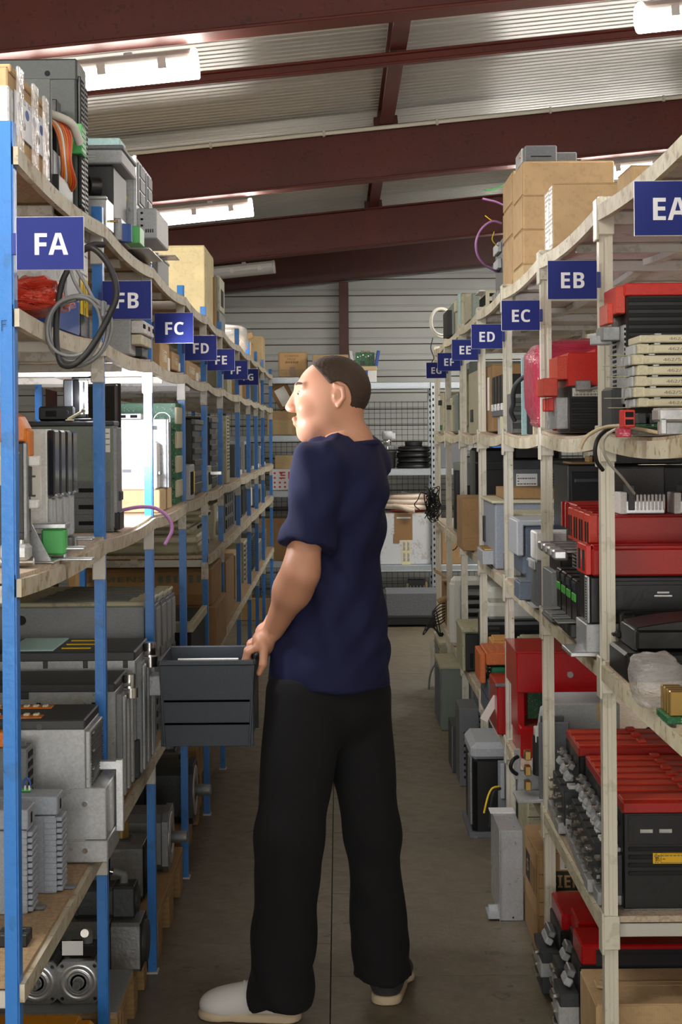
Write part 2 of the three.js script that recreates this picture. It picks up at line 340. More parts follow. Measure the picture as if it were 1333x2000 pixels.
  mesh('pipe', cyl(.0115, len - .3, 'x', 14), 'conduit', cd);
  for (let x = -3; x < 3.1; x += .62) mesh('clip', cbox(.016, .034, .026, .003), 'cleatgrey', cd, [x + .1, 0, 0]);
}
// ---------------------------------------------------------------- ceiling fittings
{
  const L = 1.27;
  const profile = (r0, r1, y0) => { const p = []; for (let k = 0; k <= 14; k++) { const t = Math.PI * k / 14; p.push([Math.cos(t) * r0, y0 - Math.sin(t) * r1]); } return p; };
  const lamp = (x, d, on, label, k = 1) => {
    const g = thing('ceiling_lamp', label, 'lamp', [x, 1.55 + 1.37 + SLOPE * x - .002, -d], 0, 'sealed strip lights under the roof beams');
    g.rotation.z = ROOF_ANG;
    const house = prism([[-.06, -.052], [.06, -.052], [.056, -.03], [.034, -.012], [-.034, -.012], [-.056, -.03]], L - .02); house.rotateY(Math.PI / 2);
    mesh('housing', house, 'lamphousing', g);
    const dif = prism(profile(.058, .05, -.053), L - .03, .004); dif.rotateY(Math.PI / 2);
    mesh('diffuser', dif, on ? 'tubeglow' : 'lampoff', g);
    if (!on) { mesh('reflector', cbox(L - .12, .004, .08, .001), 'alu', g, [0, -.056, 0]); for (const s of [-1, 1]) mesh('tube', cyl(.013, L - .1, 'x', 12), 'white', g, [0, -.076, s * .022]); }
    for (const s of [-1, 1]) { const c = prism(profile(.062, .054, -.05).concat([[-.055, -.03], [-.03, -.012], [.03, -.012], [.055, -.03]]), .014, .003); c.rotateY(Math.PI / 2); mesh('end_cap', c, on ? 'tubeglow' : 'lamphousing', g, [s * (L / 2 - .012), 0, 0]); }
    for (let k = 0; k < 6; k++) for (const s of [-1, 1]) mesh('clip', cbox(.03, .036, .006, .001), 'lamphousing', g, [-L / 2 + .12 + k * (L - .24) / 5, -.056, s * .062]);
    for (const s of [-1, 1]) mesh('hanger', cbox(.03, .014, .05, .002), 'cleatgrey', g, [s * .4, -.006, 0]);
    if (on) {
      const l = new THREE.RectAreaLight(TUBE_COLOUR, TUBE_LIGHT * k, L - .06, .1); l.position.set(0, -.118, 0); l.rotation.x = -Math.PI / 2; g.add(l);
    }
    return g;
  };
  const D = [[-1.3, 'behind the camera'], [2.12, 'over the camera'], [5.5, 'under the first red beam'], [8.98, 'under the second red beam'], [12.17, 'under the third red beam']];
  D.forEach(([d, where], i) => {
    lamp(-.47 - L / 2, d, i < 4, i === 4 ? 'unlit sealed strip light above the left shelves, clear cover' : i < 2 ? 'lit strip light ' + where + ', blue shelf side' : 'lit strip light ' + where + ' above the blue shelves');
    lamp((i < 4 ? 1.02 : 1.32) + L / 2, d, true, i < 2 ? 'lit strip light ' + where + ', cream shelf side' : 'lit strip light ' + where + (i < 4 ? ' above the cream shelves' : ' past the cream shelves'), i < 4 ? 1 : 5.6);
  });
}
// ---------------------------------------------------------------- the two long shelving runs
// distances of the upright pairs from the camera, heights of the shelf tops
const LP = [2.678, 3.686, 4.645, 5.636, 6.575, 7.47, 8.75, 9.79, 10.7, 11.63, 13.03], LX = .55, LDEPTH = .5;
const RP = [1.55, 2.60, 3.66, 4.72, 5.79, 6.84, 7.875, 8.94, 9.905], RX = .61, RDEPTH = .6;
const LEVEL = { L1: 2.04, L2: 1.77, L3: 1.32, LM: 1.06, L4: .646, R1: 2.07, R2: 1.555, R3: 1.03, R4: .45 };
const SAG = { L1: .016, L2: .014, L3: .010, LM: .006, L4: .004, R1: .014, R2: .016, R3: .004, R4: .004 };
// height of the board under something that stands from d to d + D
function boardTop(key, d, D) {
  const P = key[0] === 'L' ? LP : RP; let y = 0; if (P.some((q) => q > d - .03 && q < d + D + .03)) return LEVEL[key] + .0008;
  for (const q of [d, d + D / 2, d + D]) { let i = 0; while (i < P.length - 2 && q > P[i + 1]) i++; const t = Math.min(1, Math.max(-1, (q - P[i]) / (P[i + 1] - P[i]) * 2 - 1)); y = Math.max(y, LEVEL[key] - SAG[key] * (1 - t * t)); }
  return y + .0008;
}
function rack(name, label, P, x0, depth, s, o) {                           // s: +1 when the aisle is on its +x side
  const g = thing(name, label, 'shelving'); g.position.set(s < 0 ? x0 : -x0, 0, 0);
  const post = (rear, d, top, from = 0) => {
    const w = o.w, t = .0022, z = o.z;
    const pts = o.grooved
      ? [[-w / 2, 0], [-w * .16, 0], [-w * .1, -.004], [w * .1, -.004], [w * .16, 0], [w / 2, 0], [w / 2, -z], [w / 2 - t, -z], [w / 2 - t, -t], [-w / 2 + t, -t], [-w / 2 + t, -z], [-w / 2, -z]]
      : [[-w / 2, 0], [w / 2 - .003, 0], [w / 2 - .003, -.004], [w / 2, -.004], [w / 2, -z], [w / 2 - t, -z], [w / 2 - t, -.006], [-w / 2, -t]];
    const q = pts.map(([a, b]) => [a * (s > 0 ? 1 : -1), b]); if (s < 0) q.reverse();
    const geo = uvMetres(new THREE.ExtrudeGeometry(shapeOf(q.map(([a, b]) => [a, -b])), { depth: top - from, bevelEnabled: false }).rotateX(-Math.PI / 2).scale(1, 1, 1));
    const m = mesh('post', geo, o.post, g, [rear ? -s * depth : 0, from, -d]);
    if (!rear && !(o.bareEnd && d === P[0])) for (const [key, y] of o.levels) {
      if (o.skip?.(key, d)) continue;
      if (y > top + .02) continue;
      mesh('bracket', cbox(o.w + .006, o.bh, .012, .002), o.cleat, m, [0, y - .028 - o.bh / 2 + o.bup - from, .0045]);
      if (o.grooved) mesh('bracket', cbox(.006, o.bh + .02, .05, .002), o.cleat, m, [s * (o.w / 2 + .004), y - .03 - o.bh / 2 + o.bup - from, -.014]);
    }
    if (!rear) mesh('foot', cbox(o.w + .01, .006, z + .012, .001), o.cleat, m, [0, .003 - from, -z / 2]);
    return m;
  };
  P.forEach((d, i) => { post(false, d, o.top(i)); post(true, d, o.top(i) - .02); });
  for (let i = 0; i < P.length - 1; i++) for (const [key, y] of o.levels) {
    if (o.skip?.(key, (P[i] + P[i + 1]) / 2)) continue;
    const len = P[i + 1] - P[i] - .004, zc = -(P[i] + P[i + 1]) / 2 - .002, sg = SAG[key], x = -s * depth / 2;
    const sh = mesh('shelf', bent(depth + .02, .014, len, sg), o.board(key), g, [x, y - .007, zc]);
    mesh('edge_beam', bent(.012, o.eh, len, sg), o.edge, sh, [s * (depth / 2 + .014), -.009 + (.018 - o.eh) / 2, 0]);
    mesh('edge_beam', bent(.012, o.eh, len, sg), o.edge, sh, [-s * (depth / 2 + .006), -.009 + (.018 - o.eh) / 2, 0]);
    for (const k of o.ribs) mesh('stiffener', bent(.03, .018, len, sg), o.rib, sh, [(k - .5) * depth * .98, -.017, 0]);
    mesh('cross_beam', cbox(depth - .02, .03, .018, .002), o.rib, sh, [0, -.026, len / 2 - .01]);
    mesh('cross_beam', cbox(depth - .02, .022, .016, .002), o.rib, sh, [0, -.022 - sg, 0]);
  }
  return g;
}
rack('blue_shelving', 'long run of blue steel shelving with worn grey shelf edges', LP, LX, LDEPTH, 1, {
  w: .0235, z: .032, post: 'bluepaint', cleat: 'cleatgrey', edge: 'edgegrey', rib: 'cleatgrey', eh: .03, bh: .07, bup: 0, ribs: [.42],
  bareEnd: 1, levels: ['L1', 'L2', 'L3', 'LM', 'L4'].map((k) => [k, LEVEL[k]]), top: (i) => (i > 5 ? 2.2 - .012 * i : 2.075),
  board: (k) => (k === 'L4' || k === 'L1' ? 'board' : 'boardpale'), skip: (k, d) => k === 'LM' && d < 6.5,

});
rack('cream_shelving', 'long run of cream steel shelving with grooved uprights', RP, RX, RDEPTH, -1, {
  w: .031, z: .034, post: 'creampaint', cleat: 'creampaint', edge: 'edgecream', rib: 'cleatgrey', eh: .034, bh: .075, bup: .03, ribs: [.5], grooved: true,
  levels: ['R1', 'R2', 'R3', 'R4'].map((k) => [k, LEVEL[k]]), top: () => 2.085, board: (k) => (k === 'R1' ? 'boardwhite' : 'boardpale'), skip: (k, d) => k === 'R4' && d < 3.5,
});
{ // marker letter F on the first blue upright
  const a = at(7, 636, 2.676), g = thing('marker_letter', 'letter F written in dark marker on the first blue upright', 'writing', [a.x, a.y, -2.6765]);
  mesh('stroke', cbox(.0009, .018, .0006, .0001), 'blackmatt', g, [-.003, 0, 0]); const b = cbox(.009, .0009, .0006, .0001); b.rotateZ(.12); mesh('stroke', b, 'blackmatt', g, [.001, .0085, 0]); const c = cbox(.007, .0009, .0006, .0001); c.rotateZ(.12); mesh('stroke', c, 'blackmatt', g, [.0005, .002, 0]);
}
// ---------------------------------------------------------------- blue lettered signs on the uprights
{
  const W = .112, H = .088;
  const sign = (text, px0, py0, py1, d, side, where) => {
    const a = at(px0, (py0 + py1) / 2, d), g = thing('bay_sign', 'blue sign with white letters ' + text + ' on ' + where, 'sign', [a.x + W / 2, a.y, -d], 0, 'blue bay signs');
    mesh('panel', cbox(W, H, .0035, .0004), 'signwhite', g);
    mesh('print', new THREE.BoxGeometry(W - .0012, H - .0012, .0008), print(448, 352, (x, w, h) => { x.fillStyle = '#e4e4e8'; x.textAlign = 'center'; x.textBaseline = 'middle'; x.font = 'bold 202px sans-serif'; x.fillText(text, w / 2, h / 2 + 6); }, '#0c1f70', { roughness: .75 }), g, [0, 0, .0019]);
    mesh('clip', cbox(.012, .036, .006, .001), 'signblue', g, [side * (W / 2 + .003), 0, -.005]);
  };
    [['FA', 32, 424, 528, 0], ['FB', 200, 549, 624, 1], ['FC', 302, 612, 670, 2], ['FD', 361, 657, 703, 3], ['FE', 405, 683, 723, 4], ['FF', 437, 706, 740, 5], ['FG', 465, 721, 752, 6]]
    .forEach(([t, x, a, b, i]) => sign(t, x, a, b, LP[i] - .012, -1, 'a blue upright'));
  [['EA', 1239, 354, 461, 1], ['EB', 1070, 509, 585, 2], ['EC', 980, 588, 645, 3], ['ED', 921, 633, 682, 4], ['EE', 883, 664, 703, 5], ['EF', 855, 690, 724, 6], ['EG', 833, 709, 738, 7]]
    .forEach(([t, x, a, b, i]) => sign(t, x, a, b, RP[i] - .012, 1, 'a cream upright'));
}
// ---------------------------------------------------------------- things on shelves
const FACES = { x: [1, 0, 0], y: [0, 1, 0], z: [0, 0, 1] };
// parts: [name, material, u0, u1, y0, y1, z0, z1, options]; u runs from the back of the shelf (0) to the aisle (1),
// y from the base (0) to the top (1), z from the far side (0) to the near side (1)
function build(g, parts, W, H, D, s) {
  const last = {}; let part = 0;
  for (const [n, m, u0, u1, y0, y1, z0, z1, o = {}] of parts) {
    const e = .00011 * (part++ % 8);                                       // a hair of growth each, so that no two faces share a plane
    const N = o.n ?? 1, gap = o.fill ?? .6, ax = o.ax ?? 'y', acc = [];
    for (let k = 0; k < N; k++) {
      const r = { x: [u0, u1], y: [y0, y1], z: [z0, z1] };
      if (N > 1) { const [a, b] = r[ax], st = (b - a) / (N - 1 + gap); r[ax] = [a + k * st, a + k * st + st * gap]; }
      const w = Math.abs(r.x[1] - r.x[0]) * W + e, h = Math.abs(r.y[1] - r.y[0]) * H + e, d = Math.abs(r.z[1] - r.z[0]) * D + e;
      let x = ((r.x[0] + r.x[1]) / 2 - .5) * W * s, y = (r.y[0] + r.y[1]) / 2 * H, z = ((r.z[0] + r.z[1]) / 2 - .5) * D;
      let geo;
      if (o.cyl) { const L = { x: w, y: h, z: d }[o.cyl], rr = Math.min(...['x', 'y', 'z'].filter((q) => q !== o.cyl).map((q) => ({ x: w, y: h, z: d }[q]))) / 2; geo = cyl(rr, L, o.cyl, o.seg ?? 20, rr * (o.taper ?? 1)); }
      else if (o.face) geo = new THREE.BoxGeometry(Math.max(w, .0006), Math.max(h, .0006), Math.max(d, .0006));
      else geo = cbox(w, h, d, o.c);
      if (o.rx || o.ry || o.rz) { if (o.rx) geo.rotateX(o.rx); if (o.ry) geo.rotateY(o.ry * s); if (o.rz) geo.rotateZ(o.rz * s); }
      if (o.join) { geo = geo.index ? geo.toNonIndexed() : geo; geo.translate(x, y, z); acc.push(geo); continue; }
      let par = g;
      if (o.to) { par = last[o.to]; x -= par.position.x; y -= par.position.y; z -= par.position.z; }
      last[n] = mesh(n, geo, m, par, [x, y, z], o.lab);
    }
    if (acc.length) { let par = g, geo = mergeGeometries(acc), p = [0, 0, 0]; if (o.to) { par = last[o.to]; p = [-par.position.x, -par.position.y, -par.position.z]; } last[n] = mesh(n, geo, m, par, p, o.lab); }
  }
  return g;
}
// side 'L' or 'R'; px, top: where the photograph shows the near upper corner on the aisle side; d: its distance; D: depth along the aisle; W: width into the shelf
function item(name, label, cat, side, px, top, d, D, W, base, parts, o = {}) {
  const s = side === 'L' ? 1 : -1, y0 = typeof base === 'string' ? boardTop(base, d, D) : base;
  const bot = VPY + (EYE - y0) * FOCAL / d, H = o.H ?? at(px, top, d).y - y0; let xa = at(px, (top + bot) / 2, d).x;
  const PP = side === 'L' ? LP : RP, lim = side === 'L' ? LX + .0185 : RX + .0225;
  if (!o.free && PP.some((q) => q + .058 > d && q - .013 < d + D) && xa * -s < lim) xa = -s * lim;      // stays clear of an upright it stands beside
  if (typeof base === 'string') W = Math.min(W, side === 'L' ? LX + LDEPTH - .02 + xa : RX + RDEPTH - .024 - xa);   // stays on the board
  if (H < .003) throw new Error(`${name} ${label}: height ${H}`);
  const g = thing(name, label, cat, [xa - s * W / 2, y0, -(d + D / 2)], (o.yaw ?? 0), o.group);
  build(g, parts, W, H, D, s);
  Object.assign(g, { topY: y0 + H, H, W, D, xa, d, s });
  return g;
}
// stock looks
const carton = (m = 'cardboard', o = {}) => [
  ['carton_body', m, 0, 1, 0, .985, 0, 1, { c: .003 }],
  ['flap', m, .004, .996, .985, 1, .006, .494, { c: .001 }], ['flap', m, .004, .996, .985, 1, .506, .994, { c: .001 }],
  ...(o.tape === false ? [] : [['tape', 'packtape', .3, .7, .9, .998, .994, 1.003, { c: .0005 }]]),
  ...(o.label ? [['label', o.label, ...o.at, .998, 1.004, { face: 1 }]] : []),
  ...(o.side ? [['label', o.side, .998, 1.003, ...o.sat, { face: 1 }]] : []),
];
const vents = (u0, u1, y0, y1, n, o = {}) => ['vent', 'gap', u0, u1, y0, y1, .97, 1.003, { n, ax: 'y', fill: .5, join: 1, ...o }];
const ventsA = (y0, y1, z0, z1, n, o = {}) => ['vent', 'gap', .985, 1.004, y0, y1, z0, z1, { n, ax: 'y', fill: .5, join: 1, ...o }];
function hang(name, label, cat, pts, r, m, seg = 60) {                     // a loose cable through points of the photograph [px, py, d]
  const P = pts.map(([x, y, d]) => at(x, y, d)), c = P[0], g = thing(name, label, cat, [c.x, c.y, c.z]);
  mesh('sheath', tubeGeo(P.map((p) => p.clone().sub(c)), r, seg), m, g); return g;
}
function blob(name, label, cat, side, px, top, d, D, W, base, m, seedN, o = {}) {   // a slack plastic bag with something in it
  const s = side === 'L' ? 1 : -1, y0 = typeof base === 'string' ? boardTop(base, d, D) : base, bot = VPY + (EYE - y0) * FOCAL / d, H = at(px, top, d).y - y0, xa = at(px, (top + bot) / 2, d).x;
  const g = thing(name, label, cat, [xa - s * W / 2, y0, -(d + D / 2)], 0, o.group), geo = new THREE.SphereGeometry(1, 40, 28), p = geo.attributes.position, q = V();
  for (let i = 0; i < p.count; i++) {
    q.fromBufferAttribute(p, i); const e = o.boxy ?? .45, f = (v) => Math.sign(v) * Math.pow(Math.abs(v), e);
    const th = Math.atan2(q.z, q.x), k = 1 + (o.crease ?? .13) * (fbm((th / 6.283 + 1) % 1, (q.y + 1) / 2.2, 7, seedN, 3) - .5) * 2;
    p.setXYZ(i, f(q.x) * W / 2 * k * (o.pinch && q.y > .3 ? 1 - o.pinch * (q.y - .3) : 1), (f(q.y) * (q.y > 0 ? k : 1) + 1) * H / 2, f(q.z) * D / 2 * k);
  }
  geo.computeVertexNormals(); mesh('bag', geo, m, g);
  Object.assign(g, { topY: y0 + H, H, W, D, xa, d, s }); return g;
}
// ================================================================ LEFT RUN
// ---- top shelf
{
  const bandPrint = print(384, 192, (x, w, h) => {
    x.fillStyle = '#2a4ea0'; for (const [a, b] of [[60, 60], [150, 64], [240, 60], [330, 64]]) { x.beginPath(); x.arc(a, b, 24, 0, 7); x.fill(); }
    x.fillStyle = '#333'; for (const a of [105, 285]) { x.beginPath(); x.arc(a, 128, 24, 0, 7); x.fill(); } x.save(); x.translate(w / 2, 14); x.rotate(Math.PI); x.font = 'bold 30px sans-serif'; x.textAlign = 'center'; x.textBaseline = 'middle'; x.fillText('TZ FI   TZ FI   TZ FI', 0, 0); x.restore();
  }, '#dfe2ea');
  const g = item('carton', 'brown carton wrapped in clear film with a blue dotted white band', 'box', 'L', 15, 128, 2.79, .37, .34, 'L1', [
    ...carton('cardboard', { tape: false }), ['flap', 'cardboard', .93, 1.012, .94, 1.03, .02, .98, { c: .002 }],
    ['band', 'whitebox', -.006, 1.008, .34, .78, -.005, 1.008, { c: .003 }],
  ]);
  mesh('print', new THREE.PlaneGeometry(.3, .073), bandPrint, g, [0, g.H * .56, g.D / 2 + .0042]);
  const p2 = mesh('print', new THREE.PlaneGeometry(.3, .073), bandPrint, g, [g.W / 2 + .0046, g.H * .56, 0]); p2.rotation.y = Math.PI / 2;
  for (const z of [.12, -.02, -.13]) mesh('film_strip', cbox(.006, g.H * 1.06, .045, .002), 'filmclear', g, [g.W / 2 + .009, g.H * .53, z]);
  const ch = item('wiring_chassis', 'open black wiring chassis with bundled orange wires beside wrapped carton', 'electronics', 'L', 99, 153, 3.2, .2, .4, 'L1', [
    ['back_plate', 'cabinet', 0, .86, 0, 1, 0, .3], ['side_plate', 'cabinet', .05, 1, .03, 1, .9, 1, { c: .001 }], ['relay', 'greyblue2', .8, 1.0, .0, .42, .3, .86, { n: 2, ax: 'z', fill: .8 }],
    ['relay_base', 'black', .8, 1.03, 0, .2, .05, .9], ['rail', 'black', .78, .97, .3, .95, .04, .3],
  ]);
  for (let k = 0; k < 7; k++) { const a = (k - 3) * .004; mesh('wire', tubeGeo([[ch.W / 2 - .03 + a, ch.H * .8, .03 - k * .006], [ch.W / 2 + .003 + a, ch.H * .66, .01 - k * .008], [ch.W / 2 + .012 + a * .6, ch.H * .38, -.01 - a], [ch.W / 2 + .008 + a, ch.H * .18, -.03 - k * .006], [ch.W / 2 - .02, .02, -.05 - k * .005]], .0026, 24), ['orangedull', 'orange', 'white', 'orangedull', 'orange', 'redcoral', 'orangedull'][k], ch); }
  mesh('plug', tubeGeo([[ch.W / 2 - .02, ch.H * .78, .02], [ch.W / 2 + .02, ch.H * .72, -.03], [ch.W / 2 + .03, ch.H * .58, -.07]], .009, 12), 'cablewhite', ch);
  const cab = item('equipment_cabinet', 'tall dark grey steel cabinet with slotted wiring duct and green plug', 'cabinet', 'L', 150, 117, 3.42, .12, .62, 'L1', [
    ['housing', 'cabinet', 0, 1, 0, 1, 0, 1, { c: .004 }], ['lid', 'cabinet', -.005, 1.004, .86, 1.01, .0, 1.01, { c: .004 }], ['screw', 'castdark', .86, .885, .89, .93, 1, 1.02, { cyl: 'z', seg: 10 }],
    ['wiring_duct', 'black', 1, 1.016, .02, .9, .55, .9], ['slot', 'gap', 1.013, 1.018, .04, .88, .6, .86, { n: 26, fill: .45, join: 1, to: 'wiring_duct' }],
    ['wiring_duct', 'darkgrey', 1, 1.012, .0, .88, .05, .42], ['slot', 'gap', 1.009, 1.014, .02, .86, .1, .36, { n: 26, fill: .45, join: 1, to: 'wiring_duct' }],
    ['terminal_plug', 'greenplug', .96, 1.028, .36, .56, .66, 1.16], ['pole_slot', 'greendark', 1.026, 1.031, .37, .55, .7, 1.12, { n: 6, fill: .2, join: 1, to: 'terminal_plug' }],
  ]);
  const base = item('galvanised_box', 'bright galvanised steel box under the round black fan', 'electronics', 'L', 207, 384, 3.75, .13, .12, 'L1', [['case', 'alu', 0, 1, 0, 1, 0, 1, { c: .002 }], ['lip', 'alu', 0, 1.02, .9, 1.02, .9, 1.03], ['screw', 'brass', .98, 1.16, .28, .36, .4, .46, { cyl: 'x', seg: 10 }]]);
  const fan = thing('axial_fan', 'round black axial fan standing on a bright steel box', 'fan', [at(182, 357, 3.8).x, base.topY + .0025, -3.8]);
  { const h = .052; const r = mesh('frame', lathe([[.026, -.014], [.0262, -.012], [.0262, .012], [.026, .014], [.0225, .014], [.0225, -.014], [.026, -.014]]).rotateZ(Math.PI / 2), 'black', fan, [0, h / 2 + .001, 0]); r.rotation.y = .5; mesh('hub', cyl(.009, .022, 'x', 18), 'rubber', r); for (let k = 0; k < 7; k++) { const b = cbox(.012, .0015, .014, .0003); b.rotateX(.0); b.rotateZ(.6); b.translate(0, 0, .0155); b.rotateX(k * Math.PI * 2 / 7); mesh('blade', b, 'black', r); } for (let k = 1; k < 4; k++) mesh('guard_ring', new THREE.TorusGeometry(.0065 * k, .0006, 6, 28).rotateY(Math.PI / 2), 'steelbright', r, [.0145, 0, 0]); }
  const dk = item('power_supply', 'dark grey power supply block behind the black fan', 'electronics', 'L', 222, 322, 3.92, .24, .3, 'L1', [['case', 'darkgrey', 0, 1, 0, 1, 0, 1, { c: .004 }], vents(.3, .9, .2, .8, 6), ['bracket', 'gal', .98, 1.05, 0, .3, .1, .9], ['capacitor', 'blueprint', .98, 1.12, .0, .24, .55, .9, { cyl: 'y', seg: 12 }], ['terminal_plug', 'greenplug', 1, 1.16, .02, .26, .1, .5]]);
  item('frequency_inverter', 'light grey inverter lying across dark block, turquoise terminal strip on top', 'electronics', 'L', 238, 281, 3.9, .26, .16, dk.topY + .001, [
    ['case', 'greylight', 0, 1, 0, .72, 0, 1, { c: .003 }], ['top_plate', 'greymid', -.01, 1.02, .72, .95, -.01, 1.01, { c: .002 }], ['slot', 'white', .1, .6, .2, .65, 1, 1.005, { n: 4, fill: .2, join: 1 }], ['screw', 'darkgrey', .15, .22, .8, .9, 1.01, 1.03, { n: 1, cyl: 'z', seg: 8 }],
    ['terminal', 'grey', .12, .4, .95, 1.5, .5, .95], ['terminal_lever', 'orangedull', .12, .4, 1.5, 1.58, .55, .9, { n: 5, ax: 'x', fill: .6 }], ['terminal_strip', 'teal', .42, .95, .95, 1.42, .5, .9],
  ]);
  const hs = item('drive_housing', 'tall galvanised drive housing with perforated vent panel on top shelf', 'electronics', 'L', 265, 303, 4.24, .37, .42, 'L1', [
    ['housing', 'gal', 0, 1, 0, 1, 0, 1, { c: .003 }], ['edge_fold', 'alu', .985, 1.006, 0, 1, .97, 1.006, { c: .001 }],
    ['vent_panel', 'gal', 1, 1.012, .5, .95, .1, .42], ['vent', 'greymid', 1.01, 1.018, .52, .93, .13, .39, { n: 3, fill: .85, to: 'vent_panel' }], ['vent_panel', 'gal', 1, 1.012, .5, .95, .55, .9], ['vent', 'greymid', 1.01, 1.018, .52, .93, .58, .87, { n: 3, fill: .85, to: 'vent_panel' }],
    ['option_module', 'greylight', .99, 1.12, .14, .46, .1, .9, { c: .003 }], ['led', 'gap', 1.02, 1.035, .2, .42, .895, .905, { n: 4, fill: .3, join: 1, to: 'option_module' }], ['pin_row', 'castdark', 1.05, 1.1, .2, .24, .895, .905, { n: 4, ax: 'x', join: 1, to: 'option_module' }],
    ['foot_plate', 'alu', .95, 1.09, 0, .02, .2, 1.05],
  ]);
  hang('wire', 'yellow and green wire loop in front of galvanised drive housing', 'cable', [[218, 360, 4.2], [228, 362, 4.2], [240, 376, 4.2], [247, 388, 4.22], [240, 396, 4.23], [230, 384, 4.22]], .0022, 'yellow', 30);
  hang('wire', 'short black wire tail in front of galvanised drive housing', 'cable', [[240, 408, 4.2], [246, 430, 4.2], [244, 452, 4.21], [240, 470, 4.2]], .0022, 'rubber', 24);
  item('steel_box', 'small dull grey steel box beside large yellowish carton', 'electronics', 'L', 308, 494, 5.12, .34, .3, 'L1', [['case', 'greymid', 0, 1, 0, 1, 0, 1, { c: .006 }], ['lid', 'grey', -.01, 1.01, .92, 1.02, -.01, 1.01], ['bracket', 'gal', .9, 1.2, .86, .9, .7, 1.1]]);
  item('carton', 'large pale yellow cardboard box on the top blue shelf', 'box', 'L', 400, 479, 6.86, .5, .36, 'L1', [...carton('cardyellow', { tape: false }), ['staple', 'brass', .998, 1.004, .2, .95, .9, .93, { n: 5, fill: .12 }], ['torn_flap', 'cardbrown', 1, 1.03, .0, .72, .02, .1]]);
  item('electrical_enclosure', 'upright grey green plastic enclosure behind the yellow carton', 'electronics', 'L', 428, 537, 7.62, .42, .22, 'L1', [['case', 'greygreen', 0, .97, 0, 1, 0, 1, { c: .012 }], ['cover', 'creamdull', .93, 1, .4, 1.01, .1, .9, { c: .012 }], ['cover', 'greymid', .93, 1, 0, .38, .02, .98, { c: .005 }], ['window', 'gap', .99, 1.005, .5, .8, .3, .7]]);
  blob('plastic_bag', 'crumpled clear plastic bag on the top blue shelf', 'bag', 'L', 478, 630, 9.0, .55, .3, 'L1', 'filmclear', 4);
  item('carton', 'open small carton with raised flap near the shelf end', 'box', 'L', 491, 668, 10.25, .34, .3, 'L1', [...carton('cardboard', { tape: false }), ['raised_flap', 'cardbrown', .3, 1.05, .95, 1.3, .9, .96, { rz: .3 }]]);
  item('carton', 'pale carton at the far end of the top blue shelf', 'box', 'L', 513, 656, 11.75, .4, .36, 'L1', [...carton('cardpale'), ['paper', 'paper', -.02, .6, .55, .7, 1.0, 1.03]]);
  item('carton', 'small pale carton under the clear film near the shelf end', 'box', 'L', 498, 690, 10.9, .4, .3, 'L1', carton('cardpale'));
}
